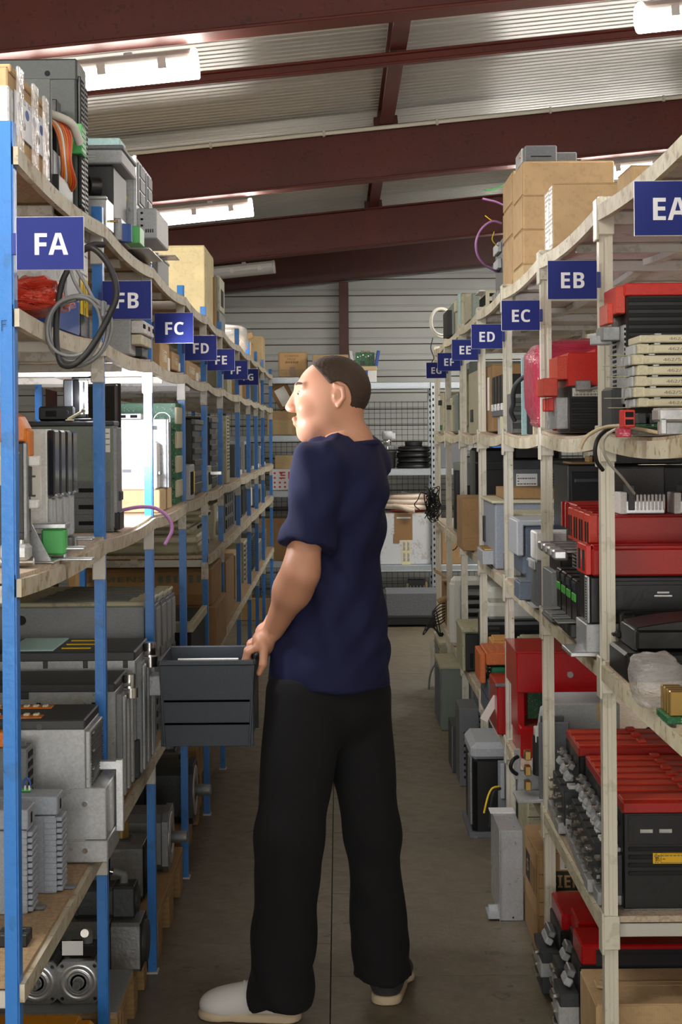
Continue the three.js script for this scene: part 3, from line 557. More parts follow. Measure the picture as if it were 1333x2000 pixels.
// ---- second shelf
{
  const yl = print(96, 192, (x, w, h) => { x.fillStyle = '#dfe0e0'; x.fillRect(0, 0, w, h * .42); smallPrint('#444', 7, 31)(x, w, h * .42); x.fillStyle = '#e8c81e'; x.fillRect(0, h * .42, w, h * .58); x.save(); x.translate(w / 2, h * .7); x.rotate(-Math.PI / 2); x.fillStyle = '#6b5a00'; x.font = 'bold 20px sans-serif'; x.textAlign = 'center'; x.fillRect(-40, -16, 48, 8); x.fillRect(16, -16, 24, 8); x.fillRect(-40, 8, 30, 8); x.fillRect(0, 8, 40, 8); x.restore(); });
  const g = item('carton', 'white glossy carton with blue lower band and yellow label', 'box', 'L', 106, 415, 3.21, .43, .26, 'L2', [
    ['carton_body', 'whitebox', 0, 1, 0, .97, 0, 1, { c: .006 }], ['flap', 'whitebox', .0, 1, .97, .99, .0, .49], ['flap', 'whitebox', 0, 1, .97, 1, .51, 1], ['blue_band', 'blueprint', .6, 1.003, .0, .32, .3, 1.003, { c: .001 }], ['torn_paper', 'cardpale', .3, .75, .98, 1.03, .5, .75, { rz: .05 }], ['handle_hole', 'gap', .99, 1.004, .8, .86, .4, .6], ['black_base', 'black', .9, 1.01, 0, .22, 0, .28],
  ]);
  const l = mesh('label', new THREE.PlaneGeometry(.11, .19), yl, g, [g.W / 2 + .002, .115, -.15]); l.rotation.y = Math.PI / 2;
  blob('plastic_bag', 'translucent red plastic bag drooping beside white carton', 'bag', 'L', 98, 534, 2.86, .24, .16, LEVEL.L2 + .001, 'filmred', 9, { boxy: .7, crease: .5, pinch: .25 });
  item('contactor_module', 'grey control module with white terminal blocks under the FA and FB signs', 'electronics', 'L', 255, 624, 4.28, .27, .34, 'L2', [
    ['case', 'greylight', 0, 1, 0, 1, 0, 1, { c: .003 }], ['handle_slot', 'gap', .3, .42, .3, .8, 1, 1.01], ['handle_slot', 'greylight', .31, .41, .5, .58, 1, 1.015], ['terminal_block', 'white', 1, 1.1, .62, .98, .1, .95, { n: 3, ax: 'z', fill: .85 }], ['terminal_block', 'cream', 1, 1.08, .3, .58, .1, .95, { n: 3, ax: 'z', fill: .85 }], ['socket', 'gap', 1.09, 1.105, .75, .88, .1, .95, { n: 3, ax: 'z', fill: .3, join: 1 }], ['foot', 'darkgrey', .98, 1.05, 0, .28, .1, .6],
  ]);
  const lab = (x, w, h) => { smallPrint('#555', 6, 41)(x, w, h); };
  const lp = print(96, 96, lab, '#cfc0a0');
  [[313, 664, 5.05, .27], [337, 686, 5.37, .24], [364, 702, 5.95, .5], [379, 712, 6.62, .5]].forEach(([px, top, d, D], i) => {
    item('carton', ['small carton with printed label under the FC sign', 'second small labelled carton under the FC sign', 'low carton behind the FC sign', 'low carton behind the FD sign'][i], 'box', 'L', px, top, d, D, .3, 'L2', [...carton('cardboard', { tape: false, side: lp, sat: [.3, .7, .3, .8] }), ['tab', 'paper', .98, 1.012, 0, .5, .04, .2]]);
  });
  item('plastic_housing', 'cream plastic covers stood on edge with a dark cable', 'electronics', 'L', 424, 716, 7.52, .5, .3, 'L2', [['cover', 'creamdull', 0, 1, 0, 1, .1, .95, { n: 5, ax: 'z', fill: .7 }], ['base', 'grey', 0, .98, 0, .1, 0, 1]]);
  item('plastic_housing', 'cream plastic covers leaning beyond the FE sign', 'electronics', 'L', 444, 738, 8.2, .4, .3, 'L2', [['cover', 'creamdull', 0, 1, 0, 1, .1, .95, { n: 4, ax: 'z', fill: .7 }], ['base', 'greygreen', 0, .98, 0, .1, 0, 1]]);
  [[463, 742, 9.1, .5, 'cardboard'], [481, 752, 10.0, .5, 'cardboard'], [497, 744, 10.95, .5, 'greygreen'], [508, 748, 11.75, .5, 'cardpale']].forEach(([px, top, d, D, m], i) => item(i === 2 ? 'steel_box' : 'carton', ['carton behind the FF sign on the second blue shelf', 'carton behind the FG sign on the second blue shelf', 'grey green box past the FG sign on second blue shelf', 'pale carton at the far end of second blue shelf'][i], 'box', 'L', px, top, d, D, .34, 'L2', i === 2 ? [['case', m, 0, 1, 0, 1, 0, 1, { c: .004 }], ['lid', m, -.01, 1.01, .9, 1.01, -.01, 1.01]] : carton(m)));
  // coiled cables hung over the second upright
  {
    const D0 = 2.92, c = at(150, 640, D0), g2 = thing('cable_coil', 'coiled grey cable hanging from the second blue shelf edge', 'cable', [c.x, c.y, c.z]);
    const loop = (a) => a.map(([x, y, dz]) => at(x, y, D0 + (dz ?? 0)).sub(c));
    for (let k = 0; k < 5; k++) { const pts = []; for (let i = 0; i < 14; i++) { const t = i / 14 * Math.PI * 2, rx = 52 + 5 * Math.sin(k * 2.1 + t) + 2 * k, ry = 60 + 3 * Math.cos(k * 1.7 + t * 2) + 2 * k; pts.push([148 + k * 2.5 - 4 + rx * Math.cos(t), 645 + (k - 2) * 3 + ry * Math.sin(t) - (Math.cos(t) > 0 ? 12 * Math.cos(t) : 0), -.014 + k * .0075 + .004 * Math.sin(t * 2 + k)]); } mesh('cable_loop', tubeGeo(loop(pts), .0032, 60, true), 'cablegrey', g2); }
    mesh('cable_end', tubeGeo(loop([[138, 528, .02], [145, 548, .012], [165, 580, .002], [190, 598, -.012], [208, 606, -.02], [213, 596, -.022]]), .0032, 40), 'cablegrey', g2);
    mesh('cable_end', tubeGeo(loop([[150, 526, .022], [168, 556, .01], [186, 590, -.004], [200, 610, -.014]]), .0032, 40), 'cablegrey', g2);
    mesh('cable_end', tubeGeo(loop([[128, 545, .02], [128, 570, .012], [134, 588, .004], [150, 584, 0]]), .003, 30), 'cablegrey', g2);
    mesh('strap', cbox(.008, .03, .024, .003), 'cablegrey', g2, loop([[203, 604, -.016]])[0].toArray());
    const g3 = thing('cable', 'thick black cable looped down in front of the blue uprights', 'cable', [c.x, c.y, c.z]);
    mesh('sheath', tubeGeo(loop([[202, 478, .05], [184, 478, .03], [164, 486, .01], [156, 492, -.005], [178, 484, -.02], [204, 505, -.03], [224, 545, -.034], [227, 580, -.034], [214, 615, -.034], [190, 660, -.032], [165, 695, -.03], [140, 714, -.028], [122, 712, -.022], [112, 680, -.01], [110, 640, 0], [114, 590, .008], [122, 550, .014], [132, 528, .02]]), .0058, 140), 'rubber', g3);
  }
}
// ---- third shelf
{
  const g = item('robot_arm_unit', 'dark grey unit with curved orange cover standing on shelf', 'electronics', 'L', 50, 862, 2.93, .055, .24, 'L3', [['body', 'darkgrey', 0, 1, 0, 1, 0, 1, { c: .005 }], ['seam', 'gap', 0, 1.002, .27, .275, -.002, 1.003], ['edge_strip', 'cast', .98, 1.015, 0, .99, .7, 1.01], ['clip', 'white', 1, 1.09, .8, .88, .35, .7], ['clip', 'white', 1, 1.08, .46, .53, .35, .7], ['terminal_strip', 'castdark', 1, 1.03, .56, .8, .5, .8], ['tape', 'cream', .7, .9, .68, .98, 1, 1.012, { rz: -.5 }]]);
  { const s = [[-.12, 0], [.118, 0], [.119, .02], [.108, .04], [.09, .05], [.06, .054], [-.12, .054]]; const o = mesh('orange_cover', prism(s, .052, .003), 'orange', g, [0, g.H + .003, 0]); mesh('cover_lip', cbox(.01, .05, .046, .003), 'orange', o, [.121, -.006, -.004]); }
  item('cable_clamp', 'small bright metal cable clamps lying at the shelf front', 'hardware', 'L', 54, 1064, 2.86, .07, .06, 'L3', [['clamp', 'steelbright', 0, 1, 0, .4, 0, .4, { cyl: 'x', seg: 12 }], ['clamp', 'alu', .1, 1, .35, 1, .3, .95, { c: .006 }], ['screw', 'steelbright', .6, .8, .8, 1.15, .4, .6, { cyl: 'y', seg: 10 }]]);
  const lb = print(96, 192, (x, w, h) => { x.fillStyle = '#222'; x.beginPath(); x.moveTo(52, 40); x.lineTo(74, 40); x.lineTo(63, 22); x.fill(); smallPrint('#555', 14, 51)(x, w, h); }, '#e6e4dc');
  [[92, 838], [105, 839], [118, 840], [129, 841]].forEach(([px, top], i) => item('servo_module', ['white servo module with printed side label beside orange unit', 'second slim servo module with smoky front cover', 'third slim servo module with smoky front cover', 'fourth slim servo module against the grey steel cabinet'][i], 'electronics', 'L', px, top, 3.155 + i * .07, .062, .3, 'L3', [
    ['body', i ? 'greylight' : 'white', 0, 1, 0, 1, 0, 1, { c: .002 }], ['front_cover', 'smoke', 1, 1.05, .48, .99, .08, .92, { c: .003 }], ['latch', 'steelbright', 1.02, 1.06, .47, .5, .2, .8], ['front_plate', 'greylight', 1, 1.025, .12, .46, .1, .9], ['rib', 'gal', 1.02, 1.032, .14, .44, .3, .4], ['connector', 'greymid', 1, 1.05, .03, .11, .2, .8], ...(i ? [] : [['label', lb, .62, .96, .42, .96, 1, 1.008, { face: 1 }]]),
  ], { group: i ? 'slim servo modules in a row' : undefined }));
  const br = item('mounting_bracket', 'aluminium angle bracket holding a green terminal block', 'hardware', 'L', 90, 1008, 3.02, .06, .06, 'L3', [['upright_plate', 'alu', .25, .32, 0, 1, 0, .3], ['gusset', 'alu', .3, .98, .02, .1, 0, .9], ['foot', 'alu', .2, 1.25, 0, .05, -.1, 1]]);
  mesh('side_web', prism([[0, 0], [.05, 0], [.05, .004], [.012, .078], [0, .078]], .003), 'alu', br, [-.012, .001, .024]);
  item('terminal_block', 'green terminal block clamped in a bent aluminium holder', 'hardware', 'L', 133, 1022, 3.09, .05, .075, 'L3', [['block', 'greenplug', .3, .9, .15, .85, .1, .9, { c: .004 }], ['holder', 'alu', .05, .95, .85, 1, 0, 1], ['holder', 'greymid', 0, .3, 0, .7, .1, .9], ['tab', 'alu', .6, 1.6, 0, .06, .2, .8]]);
  for (const [x, y, d, l] of [[165, 1068, 3.12, 'near the front shelf edge'], [182, 1050, 3.38, 'near the blue upright']]) item('steel_strap', 'bent bright steel strap lying ' + l, 'hardware', 'L', x, y, d, .03, .085, 'L3', [['strap', 'alu', 0, .55, 0, .25, 0, 1], ['strap_step', 'alu', .5, .58, 0, 1, 0, 1], ['strap_end', 'alu', .55, 1, .75, 1, 0, 1]]);
  const drawer = (y0, y1) => [['drawer_front', 'greymid', .02, .985, y0, y1, .995, 1.02, { c: .003 }], ['handle_recess', 'gap', .82, .96, y0 + (y1 - y0) * .36, y0 + (y1 - y0) * .62, 1.018, 1.03, { to: 'drawer_front' }], ['knob', 'cast', .865, .9, y0 + (y1 - y0) * .7, y0 + (y1 - y0) * .88, 1.018, 1.035, { to: 'drawer_front', cyl: 'z', seg: 12 }]];
  const cab = item('steel_cabinet', 'grey hammered steel instrument cabinet with three drawers and paper sticker', 'cabinet', 'L', 221, 822, 3.98, .1, .56, 'L3', [
    ['housing', 'greygreen', 0, 1, 0, .96, 0, 1, { c: .003 }], ['top_cover', 'darkgrey', -.004, 1.006, .955, 1, -.01, 1.02, { c: .003 }], ['upper_panel', 'greygreen', .56, .89, .46, .95, 1, 1.02, { c: .003 }], ...drawer(.02, .15), ...drawer(.16, .3), ...drawer(.31, .45),
    ['side_bezel', 'cast', .985, 1.02, .04, .94, .1, .9], ['edge_clip', 'castdark', 1.015, 1.03, .28, .36, .2, .7, { to: 'side_bezel' }], ['edge_clip', 'black', 1.0, 1.03, .02, .18, .1, .9], ['sticker', 'plate', .935, .985, .72, .93, 1, 1.012, { face: 1 }],
  ]);
  // on the cabinet: work lamp with twin tubes
  const y = cab.topY + .001, lx = at(160, 780, 4.0).x;
  const lamp = thing('work_lamp', 'black work lamp with two glowing white tubes on the grey cabinet', 'lamp', [lx, y, -4.02], .0);
  mesh('base', cbox(.05, .006, .05, .002), 'black', lamp, [0, .003, 0]);
  mesh('housing', cbox(.034, .098, .03, .003), 'black', lamp, [-.006, .055, -.004]);
  mesh('side_box', cbox(.024, .075, .03, .003), 'greymid', lamp, [-.036, .066, -.004]);
  mesh('hood', cbox(.05, .006, .046, .002), 'black', lamp, [0, .106, 0]);
  for (const k of [-1, 1]) mesh('tube', cyl(.0034, .082, 'y', 12), 'workglow', lamp, [.004 + k * .0066, .058, .0155]);
  mesh('tube_socket', cbox(.024, .01, .012, .002), 'steelbright', lamp, [.004, .102, .016]);
  mesh('hook', tubeGeo([[.01, .108, 0], [.03, .116, 0], [.05, .128, -.01]], .0012, 12), 'steelbright', lamp);
  { const l = new THREE.PointLight(WORK_COLOUR, .015); l.position.set(.004, .058, .026); l.shadow.radius = 1; lamp.add(l); }
  item('camera_block', 'black boxed device lying on the grey cabinet beside lamp', 'electronics', 'L', 146, 793, 4.0, .07, .09, y, [['case', 'black', 0, 1, 0, 1, 0, 1, { c: .005 }], ['knob', 'rubber', .7, .84, .3, .8, 1, 1.14, { cyl: 'z', seg: 14 }], ['port', 'gap', .2, .5, .3, .7, 1, 1.02]]);
  const lev = thing('lever', 'cream lever arm with pivot lying on the grey cabinet', 'hardware', [at(148, 815, 3.99).x, y, -3.985]);
  { const a = cbox(.045, .007, .006, .002); a.rotateZ(.5); mesh('arm', a, 'cream', lev, [0, .0135, 0]); mesh('pivot', cyl(.006, .012, 'z', 14), 'cream', lev, [.02, .024, 0]); mesh('screw', cyl(.0026, .014, 'z', 10), 'cast', lev, [.02, .024, 0]); mesh('foot', cbox(.02, .003, .012, .001), 'cream', lev, [-.014, .0015, 0]); }
  { // square photo light seen from behind: it faces along the aisle and lights the man and the white units
    const y0 = boardTop('L3', 4.2, .1), a = at(243, 818, 4.24), W = .125, H = at(243, 752, 4.24).y - at(243, 885, 4.24).y, g = thing('photo_light', 'square black photo light panel seen from behind, standing behind grey cabinet', 'lamp', [a.x - W / 2 - .004, y0, -4.24], -.52);
    const yc = a.y - y0; mesh('back_shell', cbox(W, H, .018, .004), 'black', g, [0, yc, 0]); mesh('bezel', cbox(W + .006, H + .006, .006, .002), 'blackmatt', g, [0, yc, -.008]); mesh('diffuser', cbox(W - .012, H - .012, .003, .001), 'panelglow', g, [0, yc, -.0115]); mesh('cooling_rib', cbox(W * .7, .004, .004, .001), 'blackmatt', g, [0, yc + .03, .01]);
    mesh('stem', cyl(.006, yc - H / 2, 'y', 12), 'black', g, [0, (yc - H / 2) / 2, 0]); mesh('foot', cbox(.07, .008, .07, .002), 'black', g, [0, .004, 0]); mesh('clamp_knob', cyl(.008, .016, 'x', 12), 'rubber', g, [.014, yc - H / 2 - .01, 0]);
    const l = new THREE.RectAreaLight(WORK_COLOUR, PANEL_LIGHT, W - .014, H - .014); l.position.set(0, yc, -.017); g.add(l);
  }
  // lit white units on a low carton
  const low = item('carton', 'low flat carton under the bright white drive units', 'box', 'L', 312, 957, 4.98, .36, .36, 'L3', [...carton('cardpale', { tape: false }), ['tape', 'packtape', .998, 1.003, .05, .95, .42, .5]]);
  item('frequency_inverter', 'bright white inverter box with terminal clips on its top', 'electronics', 'L', 306, 862, 4.99, .1, .28, low.topY + .001, [['case', 'white', 0, 1, 0, 1, 0, 1, { c: .006 }], ['terminal_clip', 'white', .2, .55, 1, 1.14, .3, .8], ['clip_slot', 'gap', .24, .5, 1.03, 1.1, .8, .82, { n: 3, ax: 'x', join: 1, to: 'terminal_clip' }], ['name_plate', 'greymid', .62, .72, .36, .42, 1, 1.01], ['grille', 'white', .55, .8, .9, .96, 1, 1.01], ['side_clip', 'cast', 1, 1.03, .3, .38, .3, .7]]);
  item('servo_drive', 'tall silver servo drive with wire loop behind white inverter', 'electronics', 'L', 326, 818, 5.14, .1, .3, low.topY + .001, [['case', 'gal', 0, 1, 0, 1, 0, 1, { c: .003 }], ['terminal_clip', 'white', .2, .72, 1, 1.08, .2, .8], ['clip_slot', 'gap', .24, .68, 1.02, 1.06, .8, .82, { n: 4, ax: 'x', join: 1, to: 'terminal_clip' }], ['clip_slot', 'castdark', .3, .9, .84, .9, 1, 1.02, { n: 2, ax: 'x', fill: .12 }], ['front_rail', 'cast', .995, 1.02, 0, 1, .3, .9], ['label', 'plategrey', .86, .95, .3, .5, 1, 1.01, { face: 1 }]]);
  hang('wire', 'thin grey wire loop above the silver servo drive', 'cable', [[300, 818, 5.1], [308, 808, 5.1], [322, 806, 5.1], [331, 813, 5.1], [332, 824, 5.1]], .0016, 'steelbright', 30);
  item('circuit_board_stack', 'tall stack of green circuit boards standing on edge', 'electronics', 'L', 344, 787, 5.42, .19, .34, 'L3', [['circuit_board', 'pcb', 0, 1, 0, 1, 0, 1, { n: 7, ax: 'z', fill: .35, c: .001 }], ['edge_connector', 'creamdull', .985, 1.012, .06, .96, 0, 1, { n: 4, fill: .7 }]]);
  hang('purple_cable', 'lilac cable drooping out from the third blue shelf', 'cable', [[226, 1000, 4.2], [245, 995, 4.2], [275, 990, 4.2], [302, 992, 4.2], [322, 1004, 4.2], [334, 1020, 4.2], [336, 1036, 4.19], [329, 1052, 4.18], [322, 1064, 4.17]], .0048, 'purple', 60);
  item('plug_connector', 'metal plug end of the lilac cable beside the grey cabinet', 'hardware', 'L', 234, 972, 4.13, .05, .04, 'L3', [['plug', 'steelbright', .2, 1, .3, 1, .2, .8, { cyl: 'y', seg: 14 }], ['foot', 'alu', 0, 1, 0, .3, 0, 1], ['wire', 'yellow', .5, .6, .9, 1.5, .4, .6]]);
  // further bays
  const rackDev = [['case', 'black', 0, 1, 0, 1, 0, 1, { c: .004 }], ['board_slot', 'darkgrey', 1, 1.02, .08, .92, .05, .95, { n: 6, fill: .5 }], ['front_rail', 'greymid', .99, 1.03, .93, .99, 0, 1]];
  item('rack_unit', 'black open rack unit with stacked boards past the green boards', 'electronics', 'L', 376, 818, 6.15, .38, .4, 'L3', rackDev);
  item('terminal_module', 'grey terminal module with yellow stripe on third blue shelf', 'electronics', 'L', 372, 908, 5.85, .17, .12, 'L3', [['case', 'greylight', 0, 1, 0, 1, 0, 1, { c: .003 }], ['stripe', 'yellow', 1, 1.02, .2, .8, .05, .3], ['slot', 'gap', 1, 1.03, .15, .8, .45, .95, { n: 3, ax: 'z', fill: .5, join: 1 }]]);
  item('rack_unit', 'black rack unit further along the third blue shelf', 'electronics', 'L', 410, 815, 7.0, .36, .4, 'L3', rackDev);
  item('contactor', 'white contactor with chrome toggle on third blue shelf', 'electronics', 'L', 407, 898, 6.78, .18, .1, 'L3', [['case', 'creamdull', 0, 1, 0, .8, 0, 1, { c: .004 }], ['top_block', 'cream', .1, .8, .8, 1, .1, .9], ['toggle', 'steelbright', 1, 1.5, .5, .62, .4, .5], ['slot', 'gap', 1, 1.02, .2, .6, .1, .9, { n: 3, ax: 'z', fill: .4, join: 1 }]]);
  item('perforated_guide', 'tall pale green perforated panel on third blue shelf', 'electronics', 'L', 442, 812, 7.78, .25, .3, 'L3', [['panel', 'creamdull', .0, 1, 0, 1, .0, .9, { c: .003 }], ['hole_row', 'gap', .998, 1.006, .2, .98, .2, .3, { n: 16, fill: .5, join: 1 }], ['hole_row', 'gap', .998, 1.006, .2, .98, .6, .7, { n: 16, fill: .5, join: 1 }]]);
  item('contactor', 'small cream contactor with red button on third blue shelf', 'electronics', 'L', 428, 905, 7.52, .2, .1, 'L3', [['case', 'creamdull', 0, 1, 0, 1, 0, 1, { c: .004 }], ['button', 'redbright', 1, 1.2, .3, .6, .3, .6]]);
  [[460, 868, 8.85, .4, 'greymid'], [478, 862, 9.9, .35, 'greylight'], [487, 876, 10.35, .28, 'darkgrey'], [497, 866, 10.8, .4, 'grey'], [509, 872, 11.75, .5, 'greylight']].forEach(([px, top, d, D, m], i) => item('drive_unit', ['mid grey drive unit deep on the third blue shelf', 'light grey drive unit deep on the third blue shelf', 'dark drive unit deep on the third blue shelf', 'ribbed grey drive unit deep on the third blue shelf', 'pale drive unit at the far end of third blue shelf'][i], 'electronics', 'L', px, top, d, D, .34, 'L3', [['case', m, 0, 1, 0, 1, 0, 1, { c: .004 }], ['rib', 'darkgrey', 1, 1.02, .1, .9, .05, .95, { n: 6, ax: 'z', fill: .4 }], ['connector', 'white', 1, 1.05, .05, .2, .2, .6]]));
}
// ---- middle shelf of the far bays
{
  const hx = [['lower_shell', 'creamdull', 0, 1, 0, .55, 0, 1, { c: .008 }], ['upper_shell', 'cream', .01, .99, .56, 1, .01, .99, { c: .008 }], ['port', 'gap', 1, 1.01, .2, .45, .2, .5]];
  let y = boardTop('LM', 6.62, .6);
  [[389, 1046], [374, 1021], [392, 997]].forEach(([px, top], i) => { const q = item('instrument_case', ['cream instrument case, bottom one of the stack of three', 'cream instrument case in the middle of the stack of three', 'cream instrument case, topmost of the stack of three'][i], 'electronics', 'L', px, top, 6.64 + i * .03, .56, .52, y, hx); y = q.topY + .001; });
  item('frequency_inverter', 'cream inverter with white labels on the middle blue shelf', 'electronics', 'L', 419, 985, 7.54, .42, .3, 'LM', [['case', 'cream', 0, 1, 0, 1, 0, 1, { c: .006 }], ['label', 'paper', 1, 1.006, .15, .4, .1, .5], ['label', 'paper', 1, 1.006, .55, .75, .2, .7], ['cable_gland', 'creamdull', 1, 1.1, .1, .5, .6, .9, { cyl: 'x', seg: 12 }]]);
  [[440, 962, 8.05, .6, 'greymid'], [458, 955, 8.85, .5, 'grey'], [472, 950, 9.5, .45, 'darkgrey'], [486, 948, 10.2, .45, 'foam'], [500, 955, 11.0, .55, 'greymid'], [511, 950, 12.0, .6, 'greylight']].forEach(([px, top, d, D, m], i) => item(i === 3 ? 'foam_block' : 'drive_unit', ['grey drive unit with round openings on middle blue shelf', 'slotted grey drive unit on middle blue shelf', 'dark drive unit on middle blue shelf', 'white foam block on middle blue shelf', 'mid grey drive unit near end of middle blue shelf', 'pale drive unit at the far end of middle blue shelf'][i], i === 3 ? 'packaging' : 'electronics', 'L', px, top, d, D, .34, 'LM',
    i === 0 ? [['case', m, 0, 1, 0, 1, 0, 1, { c: .004 }], ['opening', 'castdark', 1, 1.02, .1, .32, .05, .95, { n: 4, ax: 'z', fill: .75 }], ['opening', 'castdark', 1, 1.02, .42, .64, .05, .95, { n: 4, ax: 'z', fill: .75 }], ['opening', 'castdark', 1, 1.02, .72, .94, .05, .95, { n: 4, ax: 'z', fill: .75 }]] : i === 3 ? [['block', m, 0, 1, 0, 1, 0, 1, { c: .03 }], ['groove', 'gap', .99, 1.005, .2, .8, .45, .5]] : [['case', m, 0, 1, 0, 1, 0, 1, { c: .004 }], ['rib', 'darkgrey', 1, 1.02, .1, .9, .05, .95, { n: 7, ax: 'z', fill: .4 }]]));
}
// ---- fourth shelf: chassis in a row
{
  const plc = (i) => [['body', 'greyblue', 0, 1, 0, .8, 0, 1, { c: .002 }], ['head', 'greyblue', 0, 1.015, .81, 1, 0, 1.01, { c: .002 }], ['terminal_row', 'greyblue', 1, 1.05, .02, .78, .12, .92, { n: 13, fill: .72, c: .0015 }], ['terminal_step', 'greyblue', .9, 1.005, .02, .78, .96, 1.012, { n: 13, fill: .85, c: .001 }], ['release_lever', 'greymid', 1.04, 1.14, .0, .03, .3, .6], ['tie_point', 'gap', 1.01, 1.018, .84, .94, .4, .6]];
  item('terminal_module', 'pale blue grey terminal module nearest the shelf corner', 'electronics', 'L', 52, 1582, 3.06, .07, .2, 'L4', plc(0), { group: undefined });
  const m2 = item('terminal_module', 'pale blue grey terminal module with blue wire jumper', 'electronics', 'L', 109, 1556, 3.2, .07, .24, 'L4', plc(1));
  mesh('plug_row', cbox(.05, .006, .012, .002), 'greenplug', m2, [.04, m2.H + .004, -.01]);
  mesh('jumper', tubeGeo([[.052, m2.H + .006, -.005], [.05, m2.H + .022, -.005], [.056, m2.H + .029, -.005], [.062, m2.H + .022, -.005], [.061, m2.H + .006, -.005]], .002, 24), 'blueprint', m2);
  for (const x of [.052, .061]) mesh('ferrule', cyl(.0024, .009, 'y', 8), 'white', m2, [x, m2.H + .0095, -.005]);
  item('power_supply', 'small dark grey perforated power supply with orange plug', 'electronics', 'L', 54, 1462, 3.315, .065, .16, 'L4', [['case', 'greymid', 0, 1, 0, 1, 0, 1, { c: .002 }], ['side_panel', 'greymid', .2, .99, .03, .97, .99, 1.01], ['vent', 'gap', .99, 1.01, .3, .96, .15, .85, { n: 9, fill: .6 }], ['plug', 'orange', .4, .8, 1, 1.12, .3, .8], ['screw', 'cast', .85, .95, 1, 1.03, .4, .7, { cyl: 'y', seg: 10 }]]);
  item('square_gasket', 'small black square frame lying at the shelf edge', 'hardware', 'L', 53, 1826, 2.86, .05, .055, 'L4', [['side_bar', 'rubber', 0, 1, 0, 1, 0, .22], ['side_bar', 'rubber', 0, 1, 0, 1, .78, 1], ['end_bar', 'rubber', 0, .2, 0, 1, .2, .8], ['end_bar', 'rubber', .8, 1, 0, 1, .2, .8]]);
  // nearest galvanised drive, its lower part standing out past the upright
  const c2 = item('drive_chassis', 'bright galvanised drive chassis overhanging the shelf, orange edged slots on top', 'electronics', 'L', 167, 1424, 3.42, .2, .6, 'L4', [
    ['side_cover', 'gal', 0, 1, .0, 1, 0, 1, { c: .002 }], ['lower_box', 'gal', .6, 1.09, .17, .56, .1, 1.004, { c: .002 }], ['bottom_box', 'gal', .6, 1.095, 0, .165, .1, 1.006, { c: .002 }], ['top_bezel', 'darkgrey', 0, 1.0, .995, 1.07, .0, 1.003, { c: .003 }],
    ['slot_bar', 'orange', .5, .8, 1.07, 1.076, .1, .9, { n: 2, ax: 'z', fill: .3 }], ['pin_header', 'cream', .5, .78, 1.075, 1.09, .7, .78, { n: 7, ax: 'x', fill: .55 }], ['pin_header', 'cream', .5, .78, 1.075, 1.09, .16, .24, { n: 7, ax: 'x', fill: .55 }],
    ['front_panel', 'gal', 1, 1.02, .34, .98, .05, .97], ['vent', 'castdark', 1.018, 1.026, .36, .96, .1, .9, { n: 30, fill: .5, join: 1, to: 'front_panel' }],
    ['button', 'cast', .79, .815, .99, 1.05, 1.003, 1.02, { cyl: 'z', seg: 14 }], ['screw', 'cast', 1.02, 1.032, .4, .96, .8, .86, { n: 5, fill: .12 }], ['screw', 'steelbright', .985, 1.01, .42, .46, 1, 1.015, { cyl: 'z', seg: 10 }], ['screw', 'steelbright', .985, 1.01, .07, .11, 1, 1.015, { cyl: 'z', seg: 10 }],
    ['mounting_flange', 'alu', 1.095, 1.13, .12, .68, .3, .36], ['flange_tab', 'alu', 1.0, 1.12, .6, .67, .3, .36, { to: 'mounting_flange' }],
  ]);
  const chs = (top, o = {}) => [
    ['side_cover', o.m ?? 'gal', 0, 1, 0, .93, 0, 1, { c: .002 }], ['top_bezel', 'darkgrey', 0, 1.0, .92, 1, 0, 1.004, { c: .004 }], ['bezel_tab', 'darkgrey', .5, .96, .87, .93, .995, 1.005, { n: o.tabs ?? 3, ax: 'x', fill: .12 }],
    ['hook', 'black', .3, .9, .78, .84, 1, 1.012, { n: 3, ax: 'x', fill: .08 }], ['front_panel', 'grey', 1, 1.03, .03, .9, .06, .94], ['rib', 'gal', 1.03, 1.045, .05, .88, .1, .9, { n: 3, ax: 'z', fill: .35, to: 'front_panel' }], ['terminal', 'steelbright', 1.0, 1.07, .9, 1.0, .2, .5, { cyl: 'y', seg: 10 }], ['terminal', 'steelbright', 1.02, 1.1, .84, .92, .5, .8, { cyl: 'y', seg: 10 }], ['lower_edge', 'castdark', .975, 1.02, 0, .3, .9, 1.01],
  ];
  item('drive_chassis', 'low galvanised drive chassis with dark tabbed top, behind the orange slotted one', 'electronics', 'L', 226, 1334, 3.98, .22, .6, 'L4', chs(1, { tabs: 2 }));
  item('drive_chassis', 'galvanised drive chassis with dark top and turquoise ribbon, third in row', 'electronics', 'L', 265, 1272, 4.26, .28, .62, 'L4', [...chs(1, { tabs: 3 }), ['ribbon', 'teal', .3, .55, 1.0, 1.012, .05, .95, { rz: .0 }], ['indicator', 'yellow', .58, .74, 1.0, 1.008, .2, .8, { n: 3, ax: 'z', fill: .12 }], ['bracket', 'gal', 1.04, 1.12, .58, .74, .2, .5]]);
